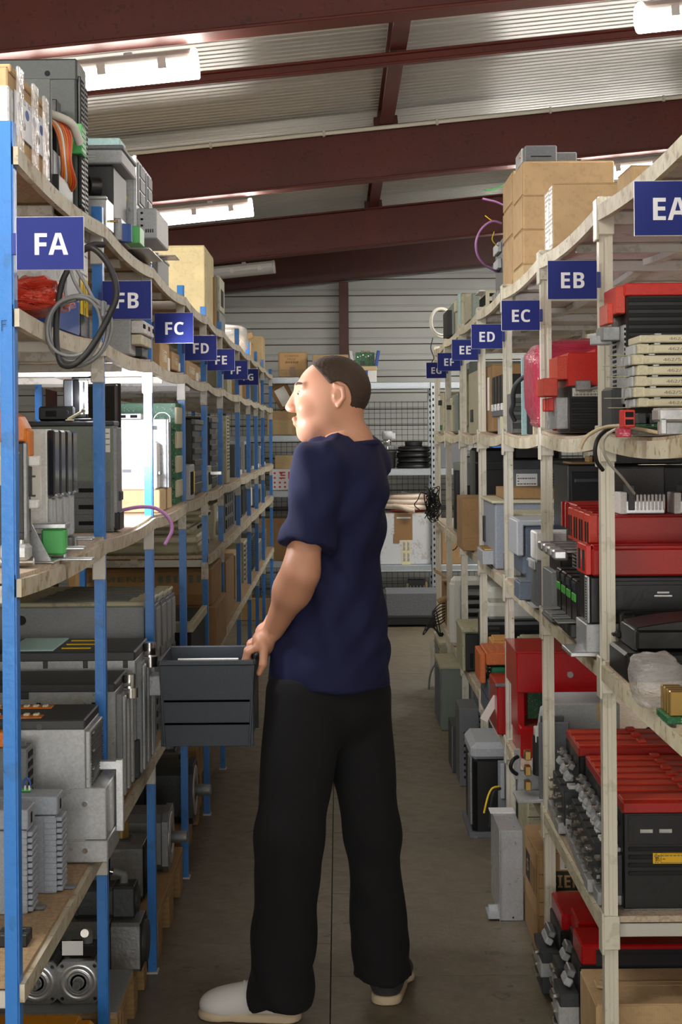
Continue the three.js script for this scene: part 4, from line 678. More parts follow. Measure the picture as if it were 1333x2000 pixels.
  // fifth: a row of five identical tall chassis
  for (let i = 0; i < 5; i++) item('drive_chassis', ['tall grey drive chassis with pale folded lid, first of five', 'tall grey drive chassis, second of five in the row', 'tall grey drive chassis in the middle of five', 'tall grey drive chassis, fourth of five in the row', 'tall grey drive chassis, last of five in the row'][i], 'electronics', 'L', [283, 297, 309, 319, 328][i], [1176, 1169, 1162, 1157, 1152][i], 4.67 + i * .15, .142, .62, 'L4', [
    ['side_cover', 'grey', 0, 1, 0, .97, 0, 1, { c: .003 }], ['lid', 'creamdull', 0, 1.008, .97, 1, -.01, 1.02, { c: .003 }], ['lid_slot', 'greymid', .3, .9, 1, 1.006, .2, .8, { n: 3, ax: 'z', fill: .2 }], ['front_panel', 'greymid', 1, 1.02, .02, .95, .05, .95], ['door', 'grey', 1.018, 1.03, .62, .92, .15, .85, { to: 'front_panel' }], ['vent', 'castdark', 1.018, 1.03, .05, .55, .2, .8, { n: 6, fill: .5, to: 'front_panel' }], ['key_hole', 'castdark', .2, .26, .84, .92, 1, 1.008, { cyl: 'z', seg: 14 }],
  ], { group: 'row of five tall grey chassis' });
  // cartons beyond
  const sm = print(512, 192, (x, w, h) => { x.fillStyle = '#6f7a6a'; x.font = 'bold 62px sans-serif'; x.textBaseline = 'middle'; x.fillText('SIEMENS', 14, 60); x.fillRect(0, 24, 0, 0); for (let k = 0; k < 6; k++) x.fillRect(330 + k * 30, 28, 16, 64); }, '#a8865c', { roughness: .85 });
  const lo = item('carton', 'wide brown carton under the printed one on the fourth blue shelf', 'box', 'L', 423, 1184, 6.72, .6, .62, 'L4', carton('cardbrown', { tape: false }));
  const up = item('carton', 'wide brown carton printed with a green letter band', 'box', 'L', 414, 1110, 6.74, .56, .6, lo.topY + .001, carton('cardbrown', { tape: false, label: sm, at: [.05, .95, .3, .9] }));
  item('black_tray', 'low black tray in front of the stacked brown cartons', 'box', 'L', 374, 1222, 5.72, .6, .4, 'L4', [['tray', 'blackmatt', 0, 1, 0, 1, 0, 1, { c: .004 }], ['lip', 'creamdull', -.01, 1.02, .9, 1.04, .9, 1.02], ['lip', 'creamdull', .97, 1.02, .9, 1.04, 0, 1]]);
  [[442, 1098, 7.9, .6, 'cardbrown'], [461, 1085, 8.9, .5, 'cardboard'], [477, 1060, 9.85, .45, 'creamdull'], [490, 1052, 10.5, .5, 'darkgrey'], [503, 1062, 11.2, .6, 'creamdull'], [513, 1040, 12.2, .6, 'greymid']].forEach(([px, top, d, D, m], i) => item(i < 2 ? 'carton' : 'steel_box', ['tall brown carton beyond the printed carton', 'taped carton deeper on the fourth blue shelf', 'cream steel box with vents on fourth blue shelf', 'dark ribbed radiator box on fourth blue shelf', 'cream box near the end of fourth blue shelf', 'grey box at the end of fourth blue shelf'][i], i < 2 ? 'box' : 'electronics', 'L', px, top, d, D, .4, 'L4', i < 2 ? carton(m) : [['case', m, 0, 1, 0, 1, 0, 1, { c: .004 }], ['rib', i === 3 ? 'black' : 'greymid', 1, 1.02, .06, .94, .05, .95, { n: i === 3 ? 14 : 8, fill: .5 }]]));
}
// ---- floor under the blue shelves: pallets and motors
{
  const pallet = (px, d, D, W, top, label) => item('pallet', label, 'pallet', 'L', px, 1000, d, D, .46, 0, [
    ['runner', 'palletwood', .0, 1, 0, .18, .02, .14], ['runner', 'palletwood', .0, 1, 0, .18, .43, .57], ['runner', 'palletwood', 0, 1, 0, .18, .86, .98],
    ['block', 'palletwood', .84, 1, .18, .7, .02, .16], ['block', 'palletwood', .84, 1, .18, .7, .42, .58], ['block', 'palletwood', .84, 1, .18, .7, .84, .98], ['block', 'palletwood', .42, .58, .18, .7, .02, .16], ['block', 'palletwood', .42, .58, .18, .7, .84, .98], ['block', 'palletwood', 0, .16, .18, .7, .02, .16], ['block', 'palletwood', 0, .16, .18, .7, .84, .98],
    ['stringer', 'palletwood', 0, 1, .7, .84, .02, .16], ['stringer', 'palletwood', 0, 1, .7, .84, .42, .58], ['stringer', 'palletwood', 0, 1, .7, .84, .84, .98],
    ['deck_board', 'palletwood', 0, 1, .845, 1, 0, 1, { n: 6, ax: 'x', fill: .82 }],
  ], { H: top });
  const pA = pallet(236, 4.06, .52, .62, .142, 'wooden pallet carrying the grey motors by the second blue upright');
  const pB = pallet(305, 4.74, .78, .62, .142, 'wooden pallet carrying large motors behind the third blue upright');
  const pC = pallet(350, 5.72, .8, .62, .142, 'wooden pallet further back with dark gear motors');
  const pD = pallet(388, 6.7, .7, .62, .142, 'wooden pallet beyond the gear motors, empty front edge');
  const slab = item('chipboard_sheet', 'grey faced chipboard sheet laid flat under flange motors', 'board', 'L', 224, 1000, 3.745, .3, .5, .196, [['sheet', 'board', 0, 1, 0, .9, 0, 1, { c: .001 }], ['facing', 'grey', 0, 1, .9, 1, 0, 1, { c: .0003 }]], { H: .016 });
  item('timber_block', 'timber bearer under the chipboard sheet', 'board', 'L', 226, 1000, 3.76, .09, .5, 0, [['bearer', 'palletwood', 0, 1, 0, 1, 0, .4], ['bearer', 'palletwood', 0, 1, 0, 1, .6, 1]], { H: .195 });
  item('timber_block', 'second timber bearer under the far edge of the chipboard sheet', 'board', 'L', 226, 1000, 3.9, .09, .5, 0, [['bearer', 'palletwood', 0, 1, 0, 1, 0, .4], ['bearer', 'palletwood', 0, 1, 0, 1, .6, 1]], { H: .195 });
  const motor = (label, p, w, len, axis, m, o = {}) => {
    const g = thing('servo_motor', label, 'motor', p, axis === 'x' ? (o.out ? Math.PI / 2 : -Math.PI / 2) : 0, o.group), h = w / 2, c = w * .13;
    const oct = [[-h + c, -h], [h - c, -h], [h, -h + c], [h, h - c], [h - c, h], [-h + c, h], [-h, h - c], [-h, -h + c]];
    const sh = shapeOf(oct);
    for (const a of [-1, 1]) for (const b of [-1, 1]) { const q = new THREE.Path(); q.absarc(a * w * .385, b * w * .385, w * .05, 0, Math.PI * 2); sh.holes.push(q); }
    const fl = mesh('flange', uvMetres(new THREE.ExtrudeGeometry(sh, { depth: w * .1, bevelEnabled: true, bevelThickness: .001, bevelSize: .001, bevelSegments: 1, curveSegments: 10 })), m === 'castdark' && axis === 'x' ? 'castdark' : 'cast', g, [0, h, len / 2 - w * .1]);
    mesh('centring_ring', lathe([[w * .43, 0], [w * .43, .003], [w * .36, .003], [w * .35, .001], [w * .29, .001], [w * .285, .004], [w * .25, .004], [w * .245, -.006], [w * .12, -.008], [0, -.008]], 36).rotateX(Math.PI / 2), 'alu', fl, [0, 0, w * .1 + .001]);
    mesh('seal', lathe([[w * .235, -.004], [w * .19, .001], [w * .14, .001], [w * .13, -.004]], 30).rotateX(Math.PI / 2), 'rubber', fl, [0, 0, w * .1]);
    mesh('shaft', lathe([[0, 0], [w * .1, 0], [w * .1, w * .28], [w * .09, w * .3], [w * .04, w * .3], [w * .03, w * .27], [0, w * .27]], 24).rotateX(Math.PI / 2), 'cast', fl, [0, 0, w * .09]);
    const sec = len - w * .1, body = prism([[-h * .94, -h * .7], [-h * .7, -h * .94], [h * .7, -h * .94], [h * .94, -h * .7], [h * .94, h * .7], [h * .7, h * .94], [-h * .7, h * .94], [-h * .94, h * .7]], sec * .52, .001);
    mesh('stator', body, m, g, [0, h, len / 2 - w * .1 - sec * .27]);
    mesh('end_bell', prism([[-h * .9, -h * .8], [-h * .8, -h * .9], [h * .8, -h * .9], [h * .9, -h * .8], [h * .9, h * .8], [h * .8, h * .9], [-h * .8, h * .9], [-h * .9, h * .8]], sec * .3, .003), m, g, [0, h, len / 2 - w * .1 - sec * .7]);
    mesh('encoder_cap', lathe([[0, 0], [h * .78, 0], [h * .8, -.004], [h * .8, -sec * .06], [h * .5, -sec * .07], [0, -sec * .07]].reverse(), 28).rotateX(Math.PI / 2), 'castdark', g, [0, h, len / 2 - w * .1 - sec * .85]);
    for (const z of [.54, .86]) mesh('joint_line', cbox(w * .92, w * .92, .003, .001), 'gap', g, [0, h, len / 2 - w * .1 - sec * z]);
    if (o.con !== 0) {
      const cz = len / 2 - w * .1 - sec * (o.cz ?? .68), cn = mesh('connector', cyl(w * .13, w * .34, 'y', 18), o.brass ? 'brass' : 'cast', g, [0, w + w * .12, cz]);
      const el = cyl(w * .12, w * .4, 'z', 18); el.rotateX(-.25); mesh('connector_elbow', el, o.brass ? 'brass' : 'cast', cn, [0, w * .16, w * .14]); mesh('connector_thread', cyl(w * .1, w * .14, 'z', 16).rotateX(-.25), 'steelbright', cn, [0, w * .22, w * .36]); mesh('connector_base', cbox(w * .36, w * .05, w * .36, .002), 'castdark', cn, [0, -w * .14, 0]);
    }
    if (o.tag) mesh('paper_tag', cbox(w * .5, w * .34, .001, .0002), print(96, 64, o.tag, '#e8e8e6'), g, [w * (o.tx ?? -.25), w * 1.18, len / 2 - w * .4]);
    if (o.stripe) mesh('paint_mark', cbox(w * .5, .001, w * .14, .0002), 'yellow', g, [.0, w * .975, len / 2 - w * .35]);
    return g;
  };
  const X = (px, d) => at(px, 1850, d).x, ys = .2132, yp = .1435;
  const scr = (t) => (x, w, h) => { x.fillStyle = '#333'; x.font = 'italic 24px sans-serif'; x.fillText(t, 6, 40); };
  motor('flange motor facing out with bare shaft, half hidden by upright', [X(67, 3.78), ys, -3.9], .098, .2, 'z', 'castdark', { stripe: 1 });
  motor('flange motor facing out with yellow paint mark and white tag', [X(150, 3.78), ys, -3.9], .1, .2, 'z', 'castdark', { stripe: 1, tag: (x, w, h) => { x.fillStyle = '#999'; x.fillRect(44, 30, 8, 34); }, tx: -.2 });
  motor('light grey servo motor lying crosswise beside the second upright', [X(210, 4.28), yp, -4.28], .135, .26, 'x', 'cast', { con: 0 });
  motor('dark motor crosswise behind the flange motors with handwritten tag', [X(150, 4.28) - .19, yp, -4.28], .13, .24, 'x', 'castdark', { tag: scr('40.23 20.10') });
  motor('grey motor stacked on others with a brass elbow connector', [X(262, 4.98) - .08, yp, -4.95], .175, .34, 'x', 'cast', { brass: 1, cz: .62 });
  motor('dark motor beside the brass connector motor', [X(180, 4.98) - .3, yp, -4.95], .16, .3, 'x', 'castdark', { con: 0 });
  motor('grey motor with pale round end plate on the second pallet', [X(290, 5.3) - .1, yp, -5.27], .19, .36, 'x', 'cast', { con: 0, out: 1 });
  const t1 = motor('dark gear motor with thick output shaft pointing to the aisle', [X(330, 5.92) - .05, yp, -5.92], .21, .3, 'x', 'castdark', { con: 0, out: 1 });
  motor('dark motor block behind the gear motor', [X(270, 5.92) - .28, yp, -5.95], .19, .3, 'x', 'castdark', {});
  motor('grey motor on the back pallet with angled foot', [X(322, 6.25) - .05, yp, -6.22], .2, .34, 'x', 'cast', {});
  motor('small motor lying on top of the crosswise motors', [X(205, 4.3) + .02, yp + .1365, -4.28], .085, .18, 'x', 'castdark', {});
  motor('medium motor lying on top of the brass connector motor', [X(250, 4.98) - .26, yp + .178, -4.95], .12, .22, 'x', 'castdark', {});
  motor('medium grey motor resting on the round end plate motor', [X(300, 5.3) - .16, yp + .193, -5.27], .12, .26, 'x', 'cast', {});
  motor('motor resting on top of the dark gear motor', [X(310, 5.92) - .12, yp + .213, -5.92], .13, .28, 'x', 'castdark', {});
  item('timber_block', 'yellow ended timber stack on the far pallet', 'board', 'L', 382, 1000, 6.78, .5, .4, .1435, [['beam', 'palletwood', 0, 1, 0, .5, 0, 1, { n: 3, ax: 'z', fill: .85 }], ['beam', 'yellow', .1, .9, .5, 1, .05, .95, { n: 2, ax: 'z', fill: .8 }]], { H: .16 });
  // orange cased device standing on the floor by the nearest upright
  const og = item('power_unit', 'orange cased power unit with rounded corner and printed panel', 'electronics', 'L', 176, 2040, 3.3, .22, .5, 0, [['case', 'yelloworange', 0, .9, 0, 1, 0, 1, { c: .006 }], ['case_corner', 'yelloworange', .8, 1, 0, .994, .004, .996, { c: .028 }], ['screw', 'cast', .68, .7, 1, 1.012, .5, .55, { cyl: 'y', seg: 10 }]], { H: .288 });
  mesh('panel_print', new THREE.BoxGeometry(.2, .001, .12), print(256, 160, (x, w, h) => { x.strokeStyle = '#4a3000'; x.lineWidth = 3; x.strokeRect(6, 6, w - 12, h - 12); x.fillStyle = '#2a2a30'; x.fillRect(20, 60, 120, 60); x.strokeRect(160, 50, 26, 26); x.strokeRect(196, 50, 40, 26); x.beginPath(); x.arc(172, 104, 12, 0, 7); x.stroke(); x.strokeRect(196, 92, 40, 26); }, '#cd8a10'), og, [.08, og.H + .0006, .02]);
}
// ---- what shows through the blue shelves: another run against the wall
{
  const g = thing('green_shelving', 'green steel shelving run seen through the blue shelves', 'shelving', [-1.75, 0, 0]);
  for (const d of [3.4, 4.6, 5.8, 7.0, 8.2]) for (const x of [0, -.5]) { const p = mesh('post', cbox(.035, 2.0, .035, .002), 'greenpaint', g, [x, 1.0, -d]); mesh('slot_row', mergeGeometries(Array.from({ length: 22 }, (_, k) => new THREE.BoxGeometry(.008, .022, .002).translate(0, -.92 + k * .085, .018))), 'gap', p); }
  for (const y of [.12, .8, 1.42, 1.98]) for (const [a, b] of [[3.4, 4.6], [4.6, 5.8], [5.8, 7.0], [7.0, 8.2]]) { const s = mesh('shelf', cbox(.5, .02, b - a - .005, .002), 'boardpale', g, [-.25, y, -(a + b) / 2]); mesh('edge_beam', cbox(.012, .045, b - a - .005, .002), 'greenpaint', s, [.256, -.012, 0]); }
  const bx = (y, d, D, h, m, l, name = 'carton') => { const q = thing(name, l, 'box', [-1.98, y + .0105, -d]); build(q, name === 'carton' ? carton(m) : [['bin', m, 0, 1, 0, .9, 0, 1, { c: .006 }], ['rim', m, -.02, 1.02, .88, 1, -.02, 1.02, { c: .004 }]], .4, h, D, 1); };
  bx(1.42, 3.9, .5, .3, 'cardboard', 'brown carton high on the green shelving behind orange unit'); bx(1.42, 4.95, .45, .26, 'cardpale', 'pale carton on green shelving behind the work lamp'); bx(1.42, 6.3, .5, .32, 'cardboard', 'carton on green shelving behind the silver drive'); bx(1.42, 7.5, .4, .3, 'cardbrown', 'brown carton high and deep on the green shelving');
  bx(.8, 3.95, .55, .34, 'redgloss', 'dark red plastic crate on green shelving, seen under third blue shelf', 'crate'); bx(.8, 4.9, .3, .42, 'cardpale', 'upright pale carton on green shelving beside red crate'); bx(.8, 5.35, .3, .4, 'cardpale', 'second upright pale carton on green shelving'); bx(.8, 6.4, .6, .4, 'cardboard', 'carton low on green shelving beyond pale cartons'); bx(.8, 7.5, .5, .35, 'cardboard', 'carton deep and low on the green shelving');
}
// ================================================================ RIGHT RUN
// ---- top shelf
{
  const lbl = print(64, 160, smallPrint('#888', 14, 61), '#f2f2f0');
  item('carton', 'square brown carton with white labels down its narrow side', 'box', 'R', 1080, 357, 4.74, .2, .22, 'R1', [...carton('cardboard', { tape: false }), ['label', lbl, .999, 1.006, .02, .93, .2, .62, { face: 1 }], ['label', lbl, .999, 1.006, .1, .96, .68, .98, { face: 1 }]]);
  item('carton', 'small carton just showing above the cream shelf edge', 'box', 'R', 1233, 322, 4.05, .2, .12, 'R1', carton('cardboard', { tape: false }));
  let y = boardTop('R1', 5.5, .3); const flat = item('carton', 'flat pale carton under the column of three long cartons', 'box', 'R', 1020, 516, 5.5, .3, .32, 'R1', carton('cardpale', { tape: false })); y = flat.topY + .001;
  const lc = [['thumb_notch', 'cardbrown', .6, .74, 0, .1, .998, 1.004, { c: .001 }], ['end_flap', 'cardboard', .995, 1.012, .04, .96, .05, .95]];
  [448, 382, 315].forEach((top, i) => { const q = item('carton', ['long brown carton, lowest of the front column', 'long brown carton in the middle of the front column', 'long brown carton on top, under the dark grey device'][i], 'box', 'R', [1023, 1023, 1023][i], top, 5.5, .3, .31, y, [...carton('cardboard', { tape: false }), ...lc]); y = q.topY + .001; });
  item('electronics_module', 'dark grey stepped device lying on top of the carton column', 'electronics', 'R', 1026, 284, 5.52, .24, .2, y, [['case', 'greymid', .45, 1, 0, 1, 0, 1, { c: .004 }], ['rear_case', 'greymid', .1, .5, 0, .62, .05, .95, { c: .004 }], ['terminal', 'castdark', .0, .12, 0, .3, .2, .8], ['front_block', 'cast', .97, 1.04, 0, .92, .1, .9], ['light', 'orange', 1.02, 1.05, .45, .62, .6, .75], ['slot', 'gap', .55, .9, .3, .36, .995, 1.005]]);
  y = boardTop('R1', 5.84, .34);
  [458, 396, 333].forEach((top, i) => { const q = item('carton', ['long brown carton, lowest of the rear column', 'long brown carton in the middle of the rear column', 'long brown carton on top of the rear column'][i], 'box', 'R', 1003, top, 5.84, .34, .31, y, [...carton('cardboard', { tape: false }), ...lc]); y = q.topY + .001; });
  item('drive_unit', 'dark drive unit with hanging lilac lead past the carton columns', 'electronics', 'R', 984, 462, 6.3, .32, .3, 'R1', [['case', 'darkgrey', 0, 1, 0, 1, 0, 1, { c: .005 }], ['terminal', 'cast', 1, 1.06, .1, .2, .1, .9, { n: 4, ax: 'z', fill: .6 }], ['terminal', 'greylight', 1, 1.05, .55, .7, .2, .8], ['terminal', 'greylight', 1, 1.05, .8, .95, .2, .8], ['side_rib', 'black', .1, .9, .1, .9, .99, 1.01, { n: 5, fill: .4 }]]);
  hang('lilac_lead', 'lilac lead looping out beside the dark drive on cream shelf', 'cable', [[980, 436, 6.32], [962, 432, 6.3], [942, 446, 6.3], [931, 470, 6.3], [932, 494, 6.32], [944, 514, 6.36], [962, 526, 6.42], [978, 532, 6.5]], .0046, 'purple', 60);
  hang('lilac_lead', 'short cut lilac lead end above the looped one', 'cable', [[943, 388, 6.32], [956, 391, 6.33], [968, 394, 6.36], [982, 400, 6.4]], .0046, 'purple', 20);
  hang('wire', 'yellow green wire tail by the lilac leads', 'cable', [[948, 421, 6.33], [960, 430, 6.33], [972, 434, 6.36], [980, 436, 6.4]], .002, 'yellow', 20);
  hang('wire', 'yellow green wire loop below the lilac leads', 'cable', [[966, 452, 6.32], [962, 468, 6.32], [970, 478, 6.34], [980, 480, 6.4]], .002, 'yellow', 20);
  hang('wire', 'green wire end with bare braid above lilac leads', 'cable', [[948, 371, 6.32], [962, 371, 6.34], [974, 366, 6.38], [984, 361, 6.44]], .0032, 'greenplug', 20);
  item('electrical_enclosure', 'yellowish vented enclosure beyond the dark drive unit', 'electronics', 'R', 943, 566, 6.86, .34, .26, 'R1', [['case', 'cream', 0, 1, 0, 1, 0, 1, { c: .005 }], vents(.5, .95, .3, .85, 2, { ax: 'y' }), ['slot', 'gap', 1, 1.01, .3, .8, .1, .9, { n: 8, ax: 'z', fill: .35, join: 1 }], ['clip', 'white', 1, 1.1, .96, 1.02, .2, .9]]);
  item('electrical_enclosure', 'grey green enclosure next to the yellowish vented one', 'electronics', 'R', 922, 572, 7.35, .42, .3, 'R1', [['case', 'greygreen', 0, 1, 0, 1, 0, 1, { c: .006 }], ['panel', 'creamdull', .99, 1.02, .05, .95, .06, .94, { n: 4, ax: 'z', fill: .85 }]]);
  item('electrical_enclosure', 'pale enclosure with turquoise strip on top cream shelf', 'electronics', 'R', 901, 572, 8.05, .4, .3, 'R1', [['case', 'creamdull', 0, 1, 0, 1, 0, 1, { c: .006 }], ['strip', 'teal', .99, 1.03, .05, 1.0, .75, .95], ['plug', 'cream', 1, 1.04, .6, .9, .2, .5]]);
  item('electrical_enclosure', 'dark slanted fin unit near the end of top cream shelf', 'electronics', 'R', 880, 592, 8.49, .38, .3, 'R1', [['case', 'greygreen', 0, .96, 0, 1, 0, 1, { c: .006 }], ['fin', 'black', .9, 1.05, 0, .8, .1, .9, { n: 4, ax: 'z', fill: .5 }]]);
  { const c = at(848, 630, 9.55), g = thing('cable_coil', 'coiled cream cable hung at the end of top cream shelf', 'cable', [c.x + .045, c.y, c.z]); for (let k = 0; k < 6; k++) { const t = new THREE.TorusGeometry(.078 + .006 * Math.sin(k * 2.2), .0048, 8, 40); t.rotateY(.25 + k * .03); t.scale(.85, 1.05, 1); mesh('cable_loop', t, 'cablewhite', g, [.004 * Math.cos(k * 2), .004 * Math.sin(k * 3), -.025 + k * .01]); } mesh('plug', cbox(.03, .12, .03, .004), 'black', g, [.03, -.075, .0]); }
  hang('wire', 'thin black wire tail hanging at end of top cream shelf', 'cable', [[846, 660, 9.5], [842, 680, 9.5], [848, 700, 9.5], [843, 710, 9.5], [852, 720, 9.5]], .0028, 'rubber', 30);
}
// ---- second shelf
{
  item('servo_drive', 'tall black finned drive with red top strip behind cream module stack', 'electronics', 'R', 1221, 553, 3.4, .2, .42, 'R2', [
    ['body', 'black', 0, .985, 0, .92, 0, 1, { c: .003 }], ['top_strip', 'redbright', 0, .995, .915, 1, 0, 1.004, { c: .002 }], ['cooling_fin', 'blackmatt', .02, .98, .3, .9, .995, 1.012, { n: 12, fill: .55 }], ['red_front', 'redcoral', .985, 1.035, .8, .985, .15, .9], ['red_step', 'redcoral', 1.03, 1.06, .74, .88, .15, .7], ['perforated_strip', 'gal', .985, 1.0, .18, .72, .1, .95], ['hole', 'gap', .998, 1.004, .2, .7, .3, .5, { n: 15, fill: .5, join: 1, to: 'perforated_strip' }], ['hole', 'gap', .99, .997, .2, .7, .952, .956, { n: 15, fill: .5, join: 1, to: 'perforated_strip' }],
    ['clamp', 'cast', 1.0, 1.09, .62, .72, .3, .75], ['clamp', 'greylight', 1.03, 1.13, .6, .66, .4, .6], ['lower_block', 'darkgrey', .98, 1.05, .0, .3, .1, .8, { c: .006 }],
  ]);
  const text = print(512, 48, (x, w, h) => { x.fillStyle = '#5a5648'; x.font = '30px sans-serif'; x.textBaseline = 'middle'; x.fillText('462/52 00-13 W 1 02 53', 60, h / 2 + 2); }, '#d3cdb2');
  let y = boardTop('R2', 3.16, .16);
  const pc = item('circuit_module', 'green circuit module with cream sockets lying under the module stack', 'electronics', 'R', 1238, 796, 3.12, .2, .26, 'R2', [['board', 'pcb', 0, 1, .3, .42, 0, 1, { c: .0005 }], ['socket', 'cream', .35, .6, .42, 1, .5, .95], ['socket', 'creamdull', .1, .32, .42, .98, .5, .95], ['component', 'castdark', .62, .95, .42, .8, .2, .9, { n: 4, ax: 'x', fill: .7 }], ['solder_mass', 'filmclear', .3, .9, 0, .3, .1, .9, { c: .008 }], ['spacer', 'cablebeige', .1, .2, 0, .3, .1, .9]]);
  y = pc.topY + .001;
  [777, 755.5, 734, 713, 692, 671, 652].forEach((top, i) => { const sh = [6, -2, 2, 4, -4, 6, 0][i], q = item('io_module', ['cream input module, lowest of the stack of seven', 'cream input module, second from the bottom of the stack', 'cream input module, third from the bottom of the stack', 'cream input module in the middle of the stack of seven', 'cream input module, third from the top of the stack', 'cream input module just below the topmost one', 'cream input module lying on top of the stack'][i], 'electronics', 'R', 1243 + sh + (i === 6 ? 8 : 0), top, 3.15, .13, .3, y, [
    ['body', 'cream', .0, i === 6 ? 1 : .945, .04, .86, 0, 1, { c: .002 }], ...(i === 6 ? [] : [['end_block', 'cream', .93, 1.0, .02, .98, .05, .97, { c: .0015 }], ['edge_connector', 'greylight', 1, 1.02, .0, .95, .1, .8], ['guide_pin', 'creamdull', 1, 1.16, -.02, .04, .4, .5]]), ['top_rail', 'greymid', .0, .92, .86, .93, .0, .98], ['clip', 'alu', .86, .9, .9, 1.04, .9, .99], ['print', text, .12, .9, .2, .78, 1, 1.003, { face: 1 }],
  ], { group: 'stack of seven cream modules' }); y = q.topY + .0008; });
  item('wire_connector', 'small red plastic wire connector at the shelf front', 'hardware', 'R', 1219, 800, 3.06, .05, .022, 'R2', [['body', 'redbright', 0, 1, .35, 1, 0, 1, { c: .002 }], ['hole', 'gap', .15, .85, .45, .92, .99, 1.02, { n: 2, fill: .7 }], ['sleeve', 'filmpink', .3, 1.4, 0, .34, .1, .9]]);
  item('mounting_bracket', 'bright bent steel bracket with prongs on the cream shelf', 'hardware', 'R', 1287, 797, 2.86, .09, .14, 'R2', [['rail', 'alu', 0, 1, .5, 1, .3, 1, { c: .004 }], ['rail_top', 'steelbright', 0, .96, .94, 1.02, .1, 1.0], ['prong', 'alu', .9, .98, .02, .6, .98, 1.06], ['prong', 'alu', .5, .58, .02, .5, .98, 1.06], ['slot', 'gap', .2, .6, .75, .85, 1, 1.01], ['foot', 'alu', .1, .9, 0, .5, .1, .3]]);
  // cables over the second cream upright
  hang('cable', 'beige cable end curling over the cream shelf', 'cable', [[1290, 846, 3.05], [1250, 838, 3.1], [1210, 832, 3.2], [1172, 838, 3.3], [1150, 850, 3.32], [1140, 862, 3.32], [1134, 876, 3.32]], .004, 'cablebeige', 50);
  hang('cable', 'black cable hanging in an arc in front of the cream upright', 'cable', [[1230, 829, 3.2], [1205, 832, 3.3], [1182, 842, 3.36], [1168, 858, 3.38], [1163, 878, 3.38], [1166, 900, 3.39], [1178, 918, 3.42]], .0045, 'rubber', 50);
  hang('cable', 'thin white cable slanting down past the cream upright', 'cable', [[1222, 835, 3.25], [1196, 842, 3.32], [1180, 860, 3.36], [1180, 882, 3.38], [1192, 906, 3.42], [1210, 926, 3.46], [1228, 948, 3.55], [1240, 964, 3.62]], .003, 'cablewhite', 60);
  const plate = print(160, 56, (x, w, h) => { smallPrint('#555', 3, 71)(x, w, h * .6); x.fillStyle = '#333'; for (let k = 0; k < 44; k++) x.fillRect(6 + k * 3.4, h * .66, 1 + (k * 7 % 3) * .6, h * .26); }, '#c9c9bf');
  item('servo_drive', 'black drive with stepped bright red cover and barcode plate', 'electronics', 'R', 1107, 682, 4.38, .25, .4, 'R2', [
    ['body', 'black', 0, .98, 0, .62, 0, 1, { c: .003 }], ['red_cover', 'redbright', .0, .985, .55, .96, .0, 1.003, { c: .003 }], ['red_cover_top', 'redbright', .05, .8, .95, 1, .05, .98, { c: .002 }], ['red_step', 'redcoral', .98, 1.05, .64, .92, .2, .9], ['red_step', 'redcoral', 1.04, 1.14, .44, .66, .2, .8], ['front_plate', 'gal', .98, 1.06, .04, .42, .1, .9], ['red_tab', 'redbright', 1.06, 1.1, .26, .42, .2, .7, { n: 2, ax: 'z', fill: .5 }],
    ['cooling_fin', 'blackmatt', .02, .97, .03, .4, .995, 1.01, { n: 6, fill: .55 }], ['plate', plate, .58, .96, .43, .53, 1, 1.012, { face: 1 }], ['clamp', 'cast', .84, .94, .5, .62, 1.0, 1.08], ['clamp', 'cast', .5, .66, .52, .68, 1.0, 1.1], ['lever', 'cast', .66, .86, .54, .57, 1.02, 1.06, { rz: -.25 }],
  ]);
  blob('antistatic_bag', 'pink antistatic plastic bag standing behind the red covered drive', 'bag', 'R', 1046, 660, 4.78, .3, .34, 'R2', 'filmpink', 14, { boxy: .35, crease: .1 });
  item('heat_sink', 'black finned heat sink with cream circuit edge beside pink bag', 'electronics', 'R', 1045, 736, 5.14, .24, .2, 'R2', [['core', 'black', 0, .9, 0, 1, 0, 1, { c: .003 }], ['fin', 'blackmatt', .88, 1, .02, .98, .08, .96, { n: 7, ax: 'z', fill: .45 }], ['board_edge', 'cream', .8, 1.03, .0, 1.05, .97, 1.02]]);
  item('card_sheet', 'tall pale turquoise card leaning behind the black heat sink', 'paper', 'R', 1020, 698, 5.44, .03, .18, 'R2', [['sheet', 'teal', 0, 1, 0, 1, .3, .6, { c: .001 }], ['fold', 'teal', 0, .5, .6, 1, .5, .7, { c: .001 }]]);
  item('circuit_module', 'grey circuit module with thick dark cable on second cream shelf', 'electronics', 'R', 1003, 768, 5.52, .18, .2, 'R2', [['frame', 'gal', 0, 1, 0, 1, .2, .4, { c: .001 }], ['component', 'greymid', .5, .98, .1, .9, .4, .6, { n: 4, fill: .6 }], ['socket', 'greenplug', .6, .7, .3, .4, .6, .75], ['edge', 'cast', 1, 1.02, 0, 1, .1, .9]]);
  hang('cable', 'thick dark grey cable bending down in front of the circuit module', 'cable', [[1042, 734, 5.2], [1022, 738, 5.24], [1008, 752, 5.26], [1003, 770, 5.28], [1003, 790, 5.3], [999, 804, 5.32], [1006, 822, 5.34]], .008, 'darkgrey', 50);
  item('carton', 'tall narrow brown carton with white label strip on second cream shelf', 'box', 'R', 955, 711, 6.62, .34, .32, 'R2', [...carton('cardbrown', { tape: false }), ['label_strip', 'paper', 1, 1.006, .32, .82, .4, .62]]);
